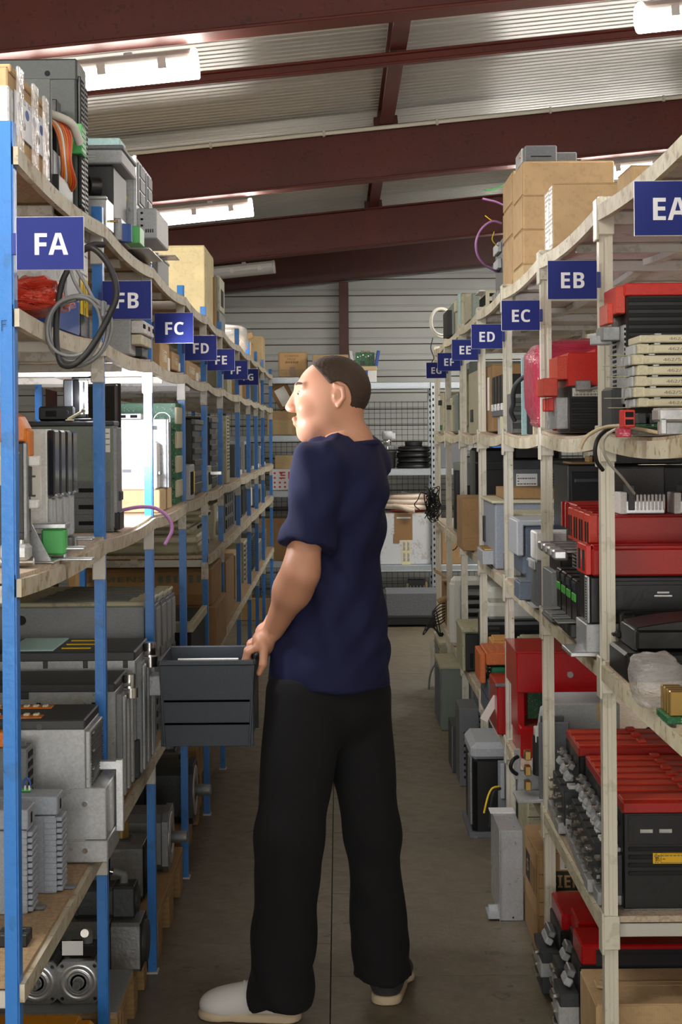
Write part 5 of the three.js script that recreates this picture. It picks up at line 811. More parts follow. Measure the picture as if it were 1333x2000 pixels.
  item('probe_bundle', 'black blades with white roots bundled on a grey block', 'electronics', 'R', 984, 730, 6.02, .46, .24, 'R2', [['block', 'greymid', 0, 1, .3, .46, 0, 1, { c: .004 }], ['cylinder', 'cream', .5, 1, 0, .3, .5, .9, { cyl: 'y', seg: 20 }], ['cylinder', 'greylight', .5, .95, 0, .3, .1, .4, { cyl: 'y', seg: 20 }], ['blade', 'black', .3, 1, .46, 1, .02, .98, { n: 4, ax: 'z', fill: .7 }], ['root', 'white', .8, 1.02, .4, .52, .05, .95, { n: 4, ax: 'z', fill: .4 }]]);
  item('cabinet_unit', 'grey green vented cabinet deep on the second cream shelf', 'electronics', 'R', 918, 706, 7.96, .4, .36, 'R2', [['case', 'greygreen', 0, 1, 0, 1, 0, 1, { c: .005 }], vents(.3, .95, .55, .75, 6), ['front_panel', 'creamdull', 1, 1.03, .1, .9, .1, .9], ['plug', 'castdark', 1.02, 1.06, .4, .55, .3, .5]]);
  item('cabinet_unit', 'cream unit with narrow side panel near EE sign', 'electronics', 'R', 934, 722, 7.1, .5, .22, 'R2', [['case', 'creamdull', 0, 1, 0, 1, 0, 1, { c: .005 }], ['side_panel', 'cream', .4, .98, .35, .98, .99, 1.01], ['socket', 'castdark', 1, 1.03, .2, .4, .3, .5]]);
  item('cabinet_unit', 'pale grey sloped unit beyond the EE sign', 'electronics', 'R', 892, 768, 8.5, .36, .3, 'R2', [['case', 'greygreen', 0, 1, 0, 1, 0, 1, { c: .01 }], ['panel', 'creamdull', .98, 1.04, .04, .9, .1, .6, { c: .004 }], ['knob', 'rubber', 1.03, 1.12, .6, .72, .3, .5, { cyl: 'x', seg: 12 }]]);
  item('cabinet_unit', 'white unit with black knob at the end of second cream shelf', 'electronics', 'R', 867, 766, 9.15, .5, .3, 'R2', [['case', 'creamdull', 0, 1, 0, 1, 0, 1, { c: .006 }], ['front_panel', 'white', 1, 1.03, .06, .94, .1, .45], ['knob', 'rubber', 1, 1.06, .7, .82, .6, .75], ['green_key', 'greendark', 1, 1.03, .1, .22, .6, .75], ['red_key', 'redbright', 1, 1.02, .86, .96, .2, .35]]);
}
// ---- third shelf
{
  const up = item('battery_case', 'low black battery case, lower of two dark cases', 'electronics', 'R', 1222, 1276, 3.36, .2, .34, 'R3', [['case', 'black', 0, 1, 0, 1, 0, 1, { c: .006 }], ['seam', 'gap', .0, .9, .7, .72, .99, 1.004], ['rib', 'darkgrey', .3, .34, .1, .9, 1, 1.01]]);
  const bc = item('battery_case', 'black battery case with arched top lying on another dark case', 'electronics', 'R', 1244, 1262, 3.38, .17, .32, up.topY + .001, [['case', 'black', 0, 1, 0, 1, 0, 1, { c: .006 }], ['clasp', 'darkgrey', .36, .5, .2, .95, 1, 1.02], ['end_band', 'darkgrey', .92, 1.01, 0, 1.0, .05, .95]], { H: .045 });
  { const p = []; for (let k = 0; k <= 12; k++) { const t = k / 12; p.push([-.155 + .31 * t, .016 * Math.sin(Math.PI * t)]); } p.push([.155, -.004], [-.155, -.004]); mesh('arched_top', prism(p, .16, .002), 'black', bc, [0, bc.H + .003, 0]); }
  blob('plastic_bag', 'clear bag holding a green circuit board at the shelf front', 'bag', 'R', 1250, 1292, 2.98, .18, .1, 'R3', 'filmclear', 22, { boxy: .6, crease: .2, pinch: .3 });
  item('relay_board', 'terminal board with brass clamps and green components near shelf front', 'electronics', 'R', 1304, 1290, 2.88, .1, .14, 'R3', [['board', 'pcb', 0, 1, 0, .1, 0, 1, { c: .0005 }], ['clamp', 'brass', .7, .95, .1, .5, .05, .9, { n: 4, ax: 'z', fill: .6 }], ['clamp', 'cast', .45, .65, .1, .75, .05, .9, { n: 4, ax: 'z', fill: .7 }], ['terminal', 'greenplug', .1, .4, .1, .55, .1, .9, { n: 2, ax: 'z', fill: .8 }], ['block', 'greyblue2', .2, .5, .55, 1, .3, .9]]);
  // red and black drives standing in a row
  const A = item('servo_drive', 'long black drive with red cover on a silver base plate', 'electronics', 'R', 1153, 1066, 3.74, .16, .46, 'R3', [
    ['base_box', 'gal', .0, 1.02, 0, .29, 0, 1, { c: .002 }], ['body', 'black', 0, 1, .295, .72, 0, 1.0, { c: .004 }], ['panel_rib', 'black', .0, .94, .64, .68, .998, 1.02, { c: .002 }], ['panel_rib', 'black', .0, .94, .36, .42, .998, 1.02, { n: 2, fill: .4, c: .001 }], ['emblem', 'black', .38, .42, .46, .56, .998, 1.006, { cyl: 'z', seg: 24 }], ['red_cover', 'red', 0, .985, .725, .97, 0, 1.006, { c: .004 }], ['cover_rail', 'redgloss', 0, .98, .965, 1, .1, .98, { n: 2, ax: 'z', fill: .4 }], ['front_grip', 'redbright', .985, 1.015, .73, 1.0, .1, .9], ['grip_slot', 'gap', 1.012, 1.018, .76, .95, .2, .8, { n: 2, ax: 'z', fill: .5 }], ['perforated_strip', 'gal', 1, 1.012, .3, .72, .72, 1], ['hole', 'gap', 1.009, 1.014, .32, .7, .82, .9, { n: 16, fill: .5, join: 1, to: 'perforated_strip' }],
    ['catch', 'white', .6, .66, .565, .58, 1, 1.012], ['catch', 'white', .585, .675, .535, .55, 1, 1.012], ['catch', 'white', .3, .36, .565, .58, 1, 1.012], ['catch', 'white', .285, .375, .535, .55, 1, 1.012], ['base_lip', 'alu', .0, 1.1, -.001, .04, .1, 1.02],
  ]);
  const plug = item('wall_plug', 'large black plug adapter hanging at the front of silver base', 'electronics', 'R', 1131, 1198, 3.62, .05, .03, 1.035, [['body', 'black', 0, 1, 0, 1, 0, 1, { c: .006 }], ['collar', 'rubber', .95, 1.35, .46, .6, .2, .8, { c: .004 }], ['pin', 'rubber', 1.3, 1.6, .5, .56, .3, .7]]);
  let tall; for (let i = 0; i < 4; i++) { const q = item('servo_drive', ['red topped drive with green keyed control strip, first of four', 'red topped drive with green keyed control strip, second of four', 'red topped drive with green keyed control strip, third of four', 'red topped drive with green keyed control strip, last of four'][i], 'electronics', 'R', [1165, 1153, 1142, 1131][i], [1006, 1001, 997, 993][i], 3.93 + i * .105, .1, .46, 'R3', [
    ['body', 'black', 0, .99, 0, .74, 0, 1, { c: .003 }], ['red_cover', 'red', 0, .99, .735, .985, 0, 1.006, { c: .003 }], ['cover_rail', 'redgloss', 0, .98, .97, 1, .2, .8], ['front_grip', 'redcoral', .985, 1.03, .74, 1.0, .08, .92], ['grip_slot', 'gap', 1.027, 1.034, .77, .94, .25, .75, { n: 2, ax: 'z', fill: .4 }], ['perforated_strip', 'gal', .99, 1.006, .44, .72, .05, .95], ['hole', 'gap', 1.004, 1.009, .46, .7, .2, .8, { n: 9, fill: .5, join: 1, to: 'perforated_strip' }],
    ['clamp_arm', 'cast', 1, 1.16, .7, .72, .3, .5], ['cable_clamp', 'cast', 1.13, 1.2, .64, .7, .1, .5, { c: .004 }], ['cable_clamp', 'alu', 1.15, 1.22, .66, .73, .5, .9, { c: .004 }], ['control_module', 'black', 1, 1.1, .16, .5, .12, .9, { c: .003 }], ['key', 'greenlamp', 1.1, 1.106, .33, .39, .2, .8], ['status_window', 'smoke', 1.1, 1.106, .42, .48, .2, .8], ['connector', 'darkgrey', 1.06, 1.13, .06, .16, .2, .85], ['shield_bar', 'cast', 1.05, 1.2, .17, .18, .2, .8],
  ], { group: 'row of four red topped drives' }); tall ??= q; }
  item('servo_drive', 'taller drive with plain red front behind the keyed drives', 'electronics', 'R', 1127, 986, 4.38, .26, .46, 'R3', [['body', 'black', 0, .98, 0, .78, 0, 1, { c: .003 }], ['red_cover', 'red', 0, 1, .78, 1, 0, 1, { c: .004 }], ['front_grip', 'redgloss', 1, 1.02, .78, 1.0, .1, .5, { n: 2, ax: 'z', fill: .4 }], ['front_module', 'black', .98, 1.09, .2, .56, .05, .95, { c: .004 }], ['latch', 'black', .98, 1.05, .56, .62, .1, .5]]);
  item('steel_plate', 'upright dull steel plate between the black drives', 'hardware', 'R', 1079, 1118, 4.42, .2, .02, 'R3', [['plate', 'grey', 0, 1, 0, 1, 0, 1], ['fold', 'greymid', -.2, 1.2, 0, .06, .0, 1]]);
  for (const [px, l] of [[1212, 'silver ribbed connector block with black latch lying on the red drives'], [1318, 'second silver connector block with black latch, further along the red drives']]) item('connector_block', l, 'electronics', 'R', px, 966, 3.94, .085, .11, tall.topY + .001, [['block', 'alu', 0, 1, 0, .7, 0, 1, { c: .003 }], ['rib', 'white', .0, .72, .2, 1, .9, 1.02, { n: 9, ax: 'x', fill: .6 }], ['latch', 'darkgrey', .68, .82, .2, 1.5, .2, 1.05], ['end_block', 'white', .84, 1.0, 0, 1.1, 0, 1]]);
  // next bay
  item('plc_module', 'small blue grey stepped module at front of third cream shelf', 'electronics', 'R', 1015, 1098, 5.02, .16, .1, 'R3', [['body', 'greyblue2', 0, .6, 0, 1, 0, 1, { c: .003 }], ['step', 'greyblue2', .58, 1, 0, .45, .05, .95, { c: .003 }], ['terminal', 'greymid', .6, .95, .45, .5, .1, .9, { n: 2, ax: 'z', fill: .8 }], ['lid', 'greylight', 0, .58, 1, 1.03, .1, .9]]);
  item('inverter_box', 'inverter with white upper half and dark lower half', 'electronics', 'R', 1048, 1040, 4.785, .14, .14, 'R3', [['lower_body', 'greymid', 0, 1, 0, .62, 0, 1, { c: .004 }], ['upper_body', 'white', 0, 1, .625, 1, 0, 1, { c: .004 }], ['sloped_front', 'greylight', 1, 1.05, .5, .62, .05, .95], ['base', 'greylight', -.01, 1.08, 0, .02, 0, 1.05], ['label', 'plate', .3, .5, .4, .52, 1, 1.006, { face: 1 }], ['mark', 'orange', .7, .8, .36, .5, 1, 1.006]]);
  item('monitor_housing', 'dark blue grey housing with light rim standing on its side', 'electronics', 'R', 1014, 1016, 5.3, .28, .34, 'R3', [['housing', 'greyblue2', .0, .96, .2, .93, 0, 1, { c: .012 }], ['rim', 'greylight', -.01, 1, .92, 1, 0, 1.02, { c: .004 }], ['side_rim', 'greylight', .95, 1.02, .5, .99, .1, 1.02, { c: .004 }], ['support', 'black', .1, .9, 0, .2, .1, .9], ['seam', 'gap', .5, .51, .2, .9, 1, 1.004]]);
  const pch = item('drive_chassis', 'pale grey chassis with cream lid and hinge on third cream shelf', 'electronics', 'R', 968, 978, 6.16, .5, .4, 'R3', [['case', 'greyblue', 0, 1, 0, .96, 0, 1, { c: .006 }], ['lid', 'cream', -.01, 1.03, .96, 1, -.01, 1.01], ['lower_box', 'greylight', .98, 1.1, .04, .24, .3, .8], ['hinge', 'castdark', .99, 1.02, .3, .7, .1, .2], ['terminal', 'brass', 1.0, 1.08, .24, .27, .35, .75, { n: 3, ax: 'z', fill: .5 }]]);
  item('flat_carton', 'shallow brown carton lying on the pale grey chassis', 'box', 'R', 984, 962, 6.28, .3, .3, pch.topY + .002, [['carton_body', 'cardbrown', 0, 1, 0, 1, 0, 1], ['flap', 'cardbrown', .0, 1, .985, 1.02, .1, .9]], { H: .04 });
  item('drive_chassis', 'ribbed grey heat sink chassis beside the dark housing', 'electronics', 'R', 987, 1004, 5.84, .26, .4, 'R3', [['case', 'greylight', 0, 1, 0, 1, 0, 1, { c: .004 }], ['rib', 'greymid', 1, 1.04, 0, .3, .1, .9, { n: 4, ax: 'z', fill: .6 }], ['edge', 'cream', -.01, 1.01, .97, 1.01, -.01, 1.01]]);
  item('vented_cabinet', 'grey cabinet with slotted vents and a white rating plate', 'electronics', 'R', 1003, 899, 6.72, .4, .46, 'R3', [['case', 'greymid', 0, 1, 0, 1, 0, 1, { c: .005 }], ['dark_top', 'darkgrey', -.003, 1.003, .9, 1.003, -.003, 1.003, { c: .004 }], ['vent', 'gap', .12, .48, .62, .86, .998, 1.003, { n: 9, fill: .5 }], ['vent', 'gap', .52, .74, .62, .86, .998, 1.003, { n: 9, fill: .5 }], ['rating_plate', 'plate', .78, .97, .62, .86, 1, 1.005, { face: 1 }], ['small_plate', 'plate', .9, .96, .5, .56, 1, 1.005, { face: 1 }]]);
  item('ups_case', 'black case lying on the grey vented cabinet', 'electronics', 'R', 1004, 872, 6.74, .34, .17, LEVEL.R3 + .001 + .405, [['case', 'black', 0, 1, 0, 1, 0, 1, { c: .01 }], ['handle', 'blackmatt', .35, .65, 1, 1.25, .4, .6, { c: .004 }], ['handle_pad', 'white', .44, .54, 1.04, 1.2, .6, .64]]);
  const bcab = item('black_cabinet', 'black open fronted cabinet behind the red drives', 'electronics', 'R', 1110, 908, 4.95, .32, .22, 'R3', [['case', 'black', 0, 1, 0, 1, 0, 1, { c: .004 }], ['front_frame', 'blackmatt', .05, .95, .05, .95, .99, 1.01], ['shelf_plate', 'darkgrey', .1, .9, .3, .9, 1.0, 1.02, { n: 3, fill: .1 }]]);
  item('wood_bundle', 'short light wooden slats lying on the black cabinet', 'wood', 'R', 1117, 884, 5.0, .2, .14, bcab.topY + .001, [['board', 'palletwood', 0, 1, 0, .25, 0, 1], ['slat', 'palletwood', 0, .62, .25, 1, .6, .98, { n: 5, ax: 'x', fill: .75 }]], { H: .024 });
  item('computer_case', 'grey computer case with dark back behind the red drives', 'electronics', 'R', 1200, 912, 4.66, .26, .3, 'R3', [['case', 'darkgrey', 0, .52, 0, 1, 0, 1, { c: .005 }], ['side_panel', 'greymid', .5, 1, 0, 1, 0, 1, { c: .005 }], vents(.1, .4, .3, .8, 8)]);
  item('speaker_box', 'black vented box standing on the grey computer case', 'electronics', 'R', 1200, 876, 4.68, .22, .2, LEVEL.R3 + .001 + .424, [['case', 'black', 0, 1, 0, 1, 0, 1, { c: .004 }], vents(.1, .5, .25, .8, 8)]);
  item('carton', 'brown carton with printed handling symbols on third cream shelf', 'box', 'R', 904, 972, 7.15, .34, .26, 'R3', [...carton('cardbrown', { tape: false }), ['print', print(96, 192, (x, w, h) => { x.strokeStyle = x.fillStyle = '#33302a'; x.lineWidth = 4; x.strokeRect(16, 8, 64, 80); x.strokeRect(16, 100, 64, 80); x.beginPath(); x.arc(48, 40, 20, Math.PI, 0); x.fill(); x.fillRect(46, 40, 4, 36); x.beginPath(); x.moveTo(48, 112); x.lineTo(70, 150); x.lineTo(26, 150); x.fill(); x.fillRect(34, 158, 28, 10); }, '#a8865c', { roughness: .85 }), .36, .6, .35, .95, 1, 1.004, { face: 1 }], ['crease', 'cardbrown', 0, 1, .24, .25, .998, 1.003]]);
  item('drive_unit', 'black drive unit with switch panel deep on third cream shelf', 'electronics', 'R', 900, 905, 8.1, .5, .4, 'R3', [['case', 'greygreen', 0, 1, 0, 1, 0, 1, { c: .005 }], ['rail', 'black', 1, 1.06, .1, .9, .7, .9], ['switch', 'black', .8, .98, .5, .7, 1, 1.02]]);
  item('steel_cabinet', 'tall black cabinet with rounded top behind the carton with printed symbols', 'electronics', 'R', 930, 876, 7.5, .34, .4, 'R3', [['case', 'black', 0, 1, 0, 1, 0, 1, { c: .012 }], ['lip', 'darkgrey', 0, 1.01, .84, .86, .0, 1.01], ['door', 'black', .1, .9, .1, .78, .99, 1.01]]);
  { const g = thing('cable_tangle', 'tangle of thin black cables hanging off third cream shelf end', 'cable', at(846, 985, 9.45).toArray()); for (let k = 0; k < 14; k++) { const P = []; for (let i = 0; i < 7; i++) P.push([(hash2(k, i, 5) - .5) * .1, (hash2(k, i, 6) - .42) * .2 - i * .008, (hash2(k, i, 7) - .5) * .1]); mesh('cable_strand', tubeGeo(P, .003, 40), 'rubber', g); } mesh('cable_strand', tubeGeo([[-.02, .05, .04], [-.07, .07, .05], [-.09, .03, .05], [-.11, 0, .05], [-.08, -.03, .05]], .003, 40), 'rubber', g); }
  hang('cable', 'thin dark cable drooping below the third cream shelf', 'cable', [[905, 1040, 9.0], [898, 1056, 9.0], [890, 1072, 9.0], [872, 1078, 9.0]], .003, 'rubber', 24);
  item('carton', 'crushed open brown carton standing at the end of fourth cream shelf', 'box', 'R', 872, 1112, 9.2, .4, .28, 'R4', [['carton_body', 'cardbrown', 0, 1, 0, .72, 0, 1, { c: .004 }], ['open_flap', 'cardboard', .8, 1.25, .86, .88, .5, 1.1, { rz: .5 }], ['open_flap', 'cardbrown', .0, .5, .74, .76, .1, .9, { rz: -.3 }], ['open_flap', 'cardbrown', .75, 1.2, .5, .54, .9, 1.2, { rz: -.4 }]]);
}
// ---- fourth shelf
{
  const dr = (front) => [
    ['body', 'black', 0, 1, 0, .9, 0, 1, { c: .004 }], ['red_rim', 'red', 0, 1.0, .885, .99, .02, 1.004, { c: .003 }], ['red_fin', 'redcoral', 0, .99, .98, 1.0, .25, .75], ['red_catch', 'redcoral', .52, .58, 1, 1.035, .3, .6], ['slot_panel', 'smoke', .05, .97, .6, .87, .99, 1.006, { c: .002 }], ['cooling_fin', 'blackmatt', .04, .97, .32, .58, .99, 1.03, { n: 4, fill: .5 }],
    ['terminal_block', 'castdark', 1, 1.1, .12, .5, .15, .9], ['cable_clamp', 'cast', 1.01, 1.055, .7, .78, .15, .55, { c: .003, rz: .5 }], ['cable_clamp', 'greylight', 1.03, 1.08, .6, .68, .3, .7, { c: .003, rz: .6 }], ['screw', 'steelbright', 1.05, 1.075, .73, .77, .3, .5, { cyl: 'x', seg: 10 }], ['cable_stub', 'white', 1.0, 1.06, .5, .54, .3, .7, { n: 2, ax: 'z', fill: .5 }], ['screw', 'steelbright', 1.1, 1.14, .18, .44, .3, .6, { n: 3, fill: .3 }], ['shield_plate', 'gal', 1.0, 1.14, .02, .14, .1, .8], ...(front ? [] : [['grille', 'greylight', 1.0, 1.09, .02, .2, .9, .98]]),
  ];
  item('servo_drive', 'black drive with red rim and yellow warning label, front of the row', 'electronics', 'R', 1218, 1565, 3.71, .1, .4, 'R4', [...dr(1), ['warning_label', 'warn', .63, .83, .43, .525, 1.034, 1.04, { face: 1 }], ['print', 'plategrey', .83, .9, .71, .74, 1.006, 1.012, { face: 1 }], ['print', 'plategrey', .72, .79, .71, .74, 1.006, 1.012, { face: 1 }], ['base_rail', 'cast', .0, 1, 0, .012, .98, 1.02]]);
  for (let i = 0; i < 6; i++) item('servo_drive', 'black drive with dusty red rim, ' + ['second', 'third', 'fourth', 'fifth', 'sixth', 'seventh'][i] + ' from the warning label end', 'electronics', 'R', 1196 - i * 8.4, 1547 - i * 12.3, 3.825 + i * .09, .084, .4, 'R4', dr(0), { group: 'row of black drives with red rims' });
  for (let i = 0; i < 3; i++) item('servo_drive', 'older black drive with dull red rim, ' + ['first', 'second', 'third'][i] + ' behind the long row', 'electronics', 'R', [1132, 1124, 1116][i], [1458, 1446, 1434][i], 4.385 + i * .105, .098, .4, 'R4', [...dr(0), ['rear_step', 'red', -.1, .1, .7, .96, .1, .9]], { group: 'older drives with dull red rims' });
  item('inverter_box', 'light grey wedge shaped housing with side lug on fourth cream shelf', 'electronics', 'R', 1060, 1374, 4.96, .22, .24, 'R4', [['case', 'greylight', .0, .84, 0, 1, 0, 1, { c: .006 }], ['sloped_front', 'greylight', .78, .98, .1, .84, .02, .98, { c: .006, rz: .16 }], ['lug', 'greylight', .86, 1.02, .0, .35, .9, 1.02], ['screw', 'castdark', .92, .96, .12, .2, 1.02, 1.03, { cyl: 'z', seg: 10 }], ['label', 'cardpale', .12, .3, .8, 1.0, 1, 1.006], ['hole', 'castdark', .9, .92, .7, .74, 1, 1.006, { cyl: 'z', seg: 8 }]]);
  item('transformer', 'open dark bracket with coil in front of the wedge housing', 'electronics', 'R', 1034, 1412, 4.8, .12, .12, 'R4', [['back_plate', 'greymid', 0, .6, 0, 1, 0, .1], ['side_plate', 'greymid', 0, .75, 0, 1, .9, 1], ['coil', 'castdark', .2, .9, .3, .8, .2, .8, { cyl: 'y', seg: 18 }], ['coil_wrap', 'white', .3, .8, .72, .9, .3, .7], ['terminal', 'brass', .9, 1.05, .1, .6, .3, .6, { n: 3, fill: .6 }], ['foot_plate', 'greylight', .0, 1.3, 0, .04, 0, 1.1]]);
  item('steel_tray', 'folded grey steel tray overhanging the fourth cream shelf', 'hardware', 'R', 1012, 1464, 4.76 + .18, .001 + .02, .09, 'R4', [['tray', 'greylight', 0, 1, 0, .5, 0, 1], ['lip', 'greylight', .9, 1.1, .3, 1, 0, 1]]);
  const low = item('red_cabinet', 'glossy red cabinet with upper box, side arms and green circuit board', 'electronics', 'R', 1010, 1274, 5.42, .34, .34, 'R4', [
    ['upper_box', 'redgloss', 0, 1, .62, 1, 0, 1, { c: .004 }], ['lid', 'redgloss', -.01, 1.01, .985, 1.01, -.01, 1.01], ['lower_body', 'redgloss', .05, .95, 0, .28, .1, .9, { c: .004 }], ['side_arm', 'redgloss', .9, .97, .2, .64, .2, .8], ['side_arm', 'redgloss', .03, .1, .2, .64, .2, .8], ['circuit_board', 'pcb', .16, .84, .3, .56, .5, .52], ['component', 'castdark', .2, .5, .34, .5, .52, .6, { n: 3, ax: 'x', fill: .5 }], ['lock', 'steelbright', .44, .5, .76, .82, 1, 1.02, { cyl: 'z', seg: 14 }],
  ]);
  { const t = mesh('sticker', new THREE.BoxGeometry(.03, .022, .0006), print(96, 72, (x, w, h) => { x.fillStyle = '#333'; x.font = 'bold 26px sans-serif'; x.fillText('OK-2', 14, 40); }), low, [.09, low.H * .86, low.D / 2 + .0006]); t.rotation.z = -.6; }
  item('red_cabinet', 'plain dark red steel box with white paper tag', 'electronics', 'R', 972, 1338, 5.88, .3, .38, 'R4', [['case', 'redgloss', 0, 1, 0, 1, 0, 1, { c: .004 }], ['folded_edge', 'greymid', -.01, 1.01, .96, 1.01, .9, 1.01], ['red_bracket', 'red', .2, .3, .5, 1.0, 1, 1.1]]);
  { const c = at(958, 1384, 5.98), g = thing('paper_tag', 'white handwritten paper tag tilted beside the dark red box', 'paper', [c.x, c.y, c.z]); g.rotation.z = -.55; g.rotation.y = .15; mesh('tag', cbox(.03, .1, .0012, .0004), print(64, 192, (x, w, h) => { x.save(); x.translate(w / 2, h / 2); x.rotate(-Math.PI / 2); x.fillStyle = '#444'; x.font = 'italic 24px sans-serif'; x.textAlign = 'center'; x.fillText('N° 4 12', 0, 8); x.restore(); }, '#e6e6da'), g); mesh('eyelet', cyl(.003, .002, 'z', 10), 'brass', g, [0, .044, 0]); mesh('string', tubeGeo([[0, .044, 0], [.02, .06, -.01], [.045, .05, -.02]], .0008, 12), 'cablewhite', g); }
  const st = item('steel_box', 'blue grey steel box under the orange and green relays', 'electronics', 'R', 955, 1330, 6.22, .34, .3, 'R4', [['case', 'greyblue2', 0, 1, 0, 1, 0, 1, { c: .004 }], ['seam', 'gap', 1, 1.004, .48, .5, .0, 1]]);
  item('relay', 'green relay block under the dull orange relay', 'electronics', 'R', 962, 1304, 6.24, .26, .14, st.topY + .001, [['body', 'greendark', 0, 1, 0, 1, 0, 1, { c: .004 }], ['pin', 'steelbright', 1, 1.08, .1, .9, .2, .8, { n: 3, fill: .3 }]]);
  item('relay', 'dull orange relay with ribbed top on the green block', 'electronics', 'R', 951, 1276, 6.24, .3, .16, st.topY + .057, [['body', 'orangedull', 0, 1, 0, 1, 0, 1, { c: .004 }], ['front', 'orangedull', 1, 1.14, -1.6, .9, .1, .9, { c: .004 }], ['rib', 'orangedull', .1, .9, 1, 1.1, .1, .9, { n: 4, ax: 'x', fill: .6 }]]);
  const gc = item('cabinet_unit', 'grey cabinet carrying tan and cream boxes behind red cabinet', 'electronics', 'R', 962, 1272, 6.58, .22, .5, 'R4', [['case', 'greymid', 0, 1, 0, 1, 0, 1, { c: .005 }], ['lid', 'creamdull', -.01, 1.01, .97, 1.002, -.01, 1.01]]);
  [['tan', 'tan relay box at the front of the row above red cabinet', .0], ['creamdull', 'cream relay box between the tan ones', .12], ['creamdull', 'second cream relay box between the tan ones', .24], ['tan', 'tan relay box at the back of the row', .36]].forEach(([m, l, dx], i) => { const q = thing('relay_box', l, 'electronics', [gc.xa + .055 + dx, gc.topY + .0015, -6.68]); build(q, [['body', m, 0, 1, 0, .8, 0, 1, { c: .004 }], ['cap', m, .1, .9, .8, 1, .1, .9, { c: .003 }], ['tab', 'white', .4, .6, .3, .6, 1, 1.02]], .105, .045, .18, -1); });
  const bb = item('rack_unit', 'black rack unit with chrome handle under the white moulded cover', 'electronics', 'R', 950, 1212, 7.0, .4, .4, 'R4', [['case', 'black', 0, 1, 0, 1, 0, 1, { c: .004 }], ['front_rail', 'greymid', 0, 1, .93, .98, .99, 1.02], ['recess', 'gap', .25, .75, .4, .85, .995, 1.005], ['handle', 'steelbright', .58, .62, .45, .8, 1, 1.05], ['vent', 'darkgrey', .85, .97, .3, .9, .995, 1.01, { n: 8, fill: .5 }], ['wiring_plate', 'plategrey', .02, .2, .3, .9, 1, 1.01, { face: 1 }]]);
  item('moulded_cover', 'white moulded machine cover on the black rack unit', 'cover', 'R', 952, 1147, 7.04, .3, .3, bb.topY + .001, [['lower_shell', 'foam', 0, 1, 0, .5, 0, 1, { c: .012 }], ['upper_shell', 'foam', .02, 1, .5, 1, .02, .98, { c: .03 }], ['socket', 'black', .2, .32, .2, .45, .99, 1.02]]);
  item('battery_case', 'black battery case with pale hood on fourth cream shelf', 'electronics', 'R', 906, 1226, 7.46, .36, .3, 'R4', [['case', 'black', .0, .98, 0, .86, 0, 1, { c: .004 }], ['hood', 'creamdull', -.01, 1.03, .86, 1, -.01, 1.02, { c: .01 }], ['side_panel', 'creamdull', .97, 1.02, 0, .9, .0, 1], ['button_row', 'cream', .3, .8, .5, .52, 1, 1.01, { n: 4, ax: 'x', fill: .3 }], ['vent', 'gap', .1, .9, .06, .4, 1, 1.004, { n: 9, ax: 'x', fill: .5, join: 1 }]]);
  const fr = item('foam_packing', 'white padded foam frame standing on fourth cream shelf', 'packaging', 'R', 880, 1128, 8.35, .1, .44, 'R4', [['upright', 'foam', .84, 1, 0, .95, 0, 1, { c: .02 }], ['top_bar', 'foam', .0, .98, .84, 1, 0, 1, { c: .02 }], ['upright', 'foam', 0, .16, 0, .95, 0, 1, { c: .02 }], ['inner_panel', 'creamdull', .14, .86, 0, .86, .1, .3]]);
  item('circuit_module', 'dark open circuit frame leaning before the foam frame', 'electronics', 'R', 908, 1150, 8.0, .2, .3, 'R4', [['frame', 'castdark', 0, 1, 0, 1, .1, .3], ['component', 'cast', .5, 1.02, .1, .95, .3, .8, { n: 7, fill: .5 }], ['board', 'pcb', .1, .5, .05, .9, .3, .4]]);
  { const c = at(850, 1205, 9.3), g = thing('cable_tangle', 'loose black cables spilling from the end of fourth cream shelf', 'cable', c.toArray()); for (let k = 0; k < 7; k++) { const a = (k - 3) * .012; mesh('cable_strand', tubeGeo([[.08, .04 + a, 0], [.03, .02 + a * 1.6, .02], [-.02, -.01 + a, .03], [-.035 + a, -.03 + a * 2, .03], [.0 + a, -.07 - a, .03], [.05, -.11 + a, .02]], .0034, 40), 'rubber', g); } mesh('plug', cbox(.014, .02, .012, .003), 'steelbright', g, [.05, -.11, .02]); }
  hang('cable', 'dark cable with yellow wires at the fourth cream shelf edge', 'cable', [[1012, 1478, 4.9], [1003, 1484, 4.88], [998, 1496, 4.88], [1002, 1506, 4.9], [1010, 1512, 4.92]], .006, 'rubber', 30);
}
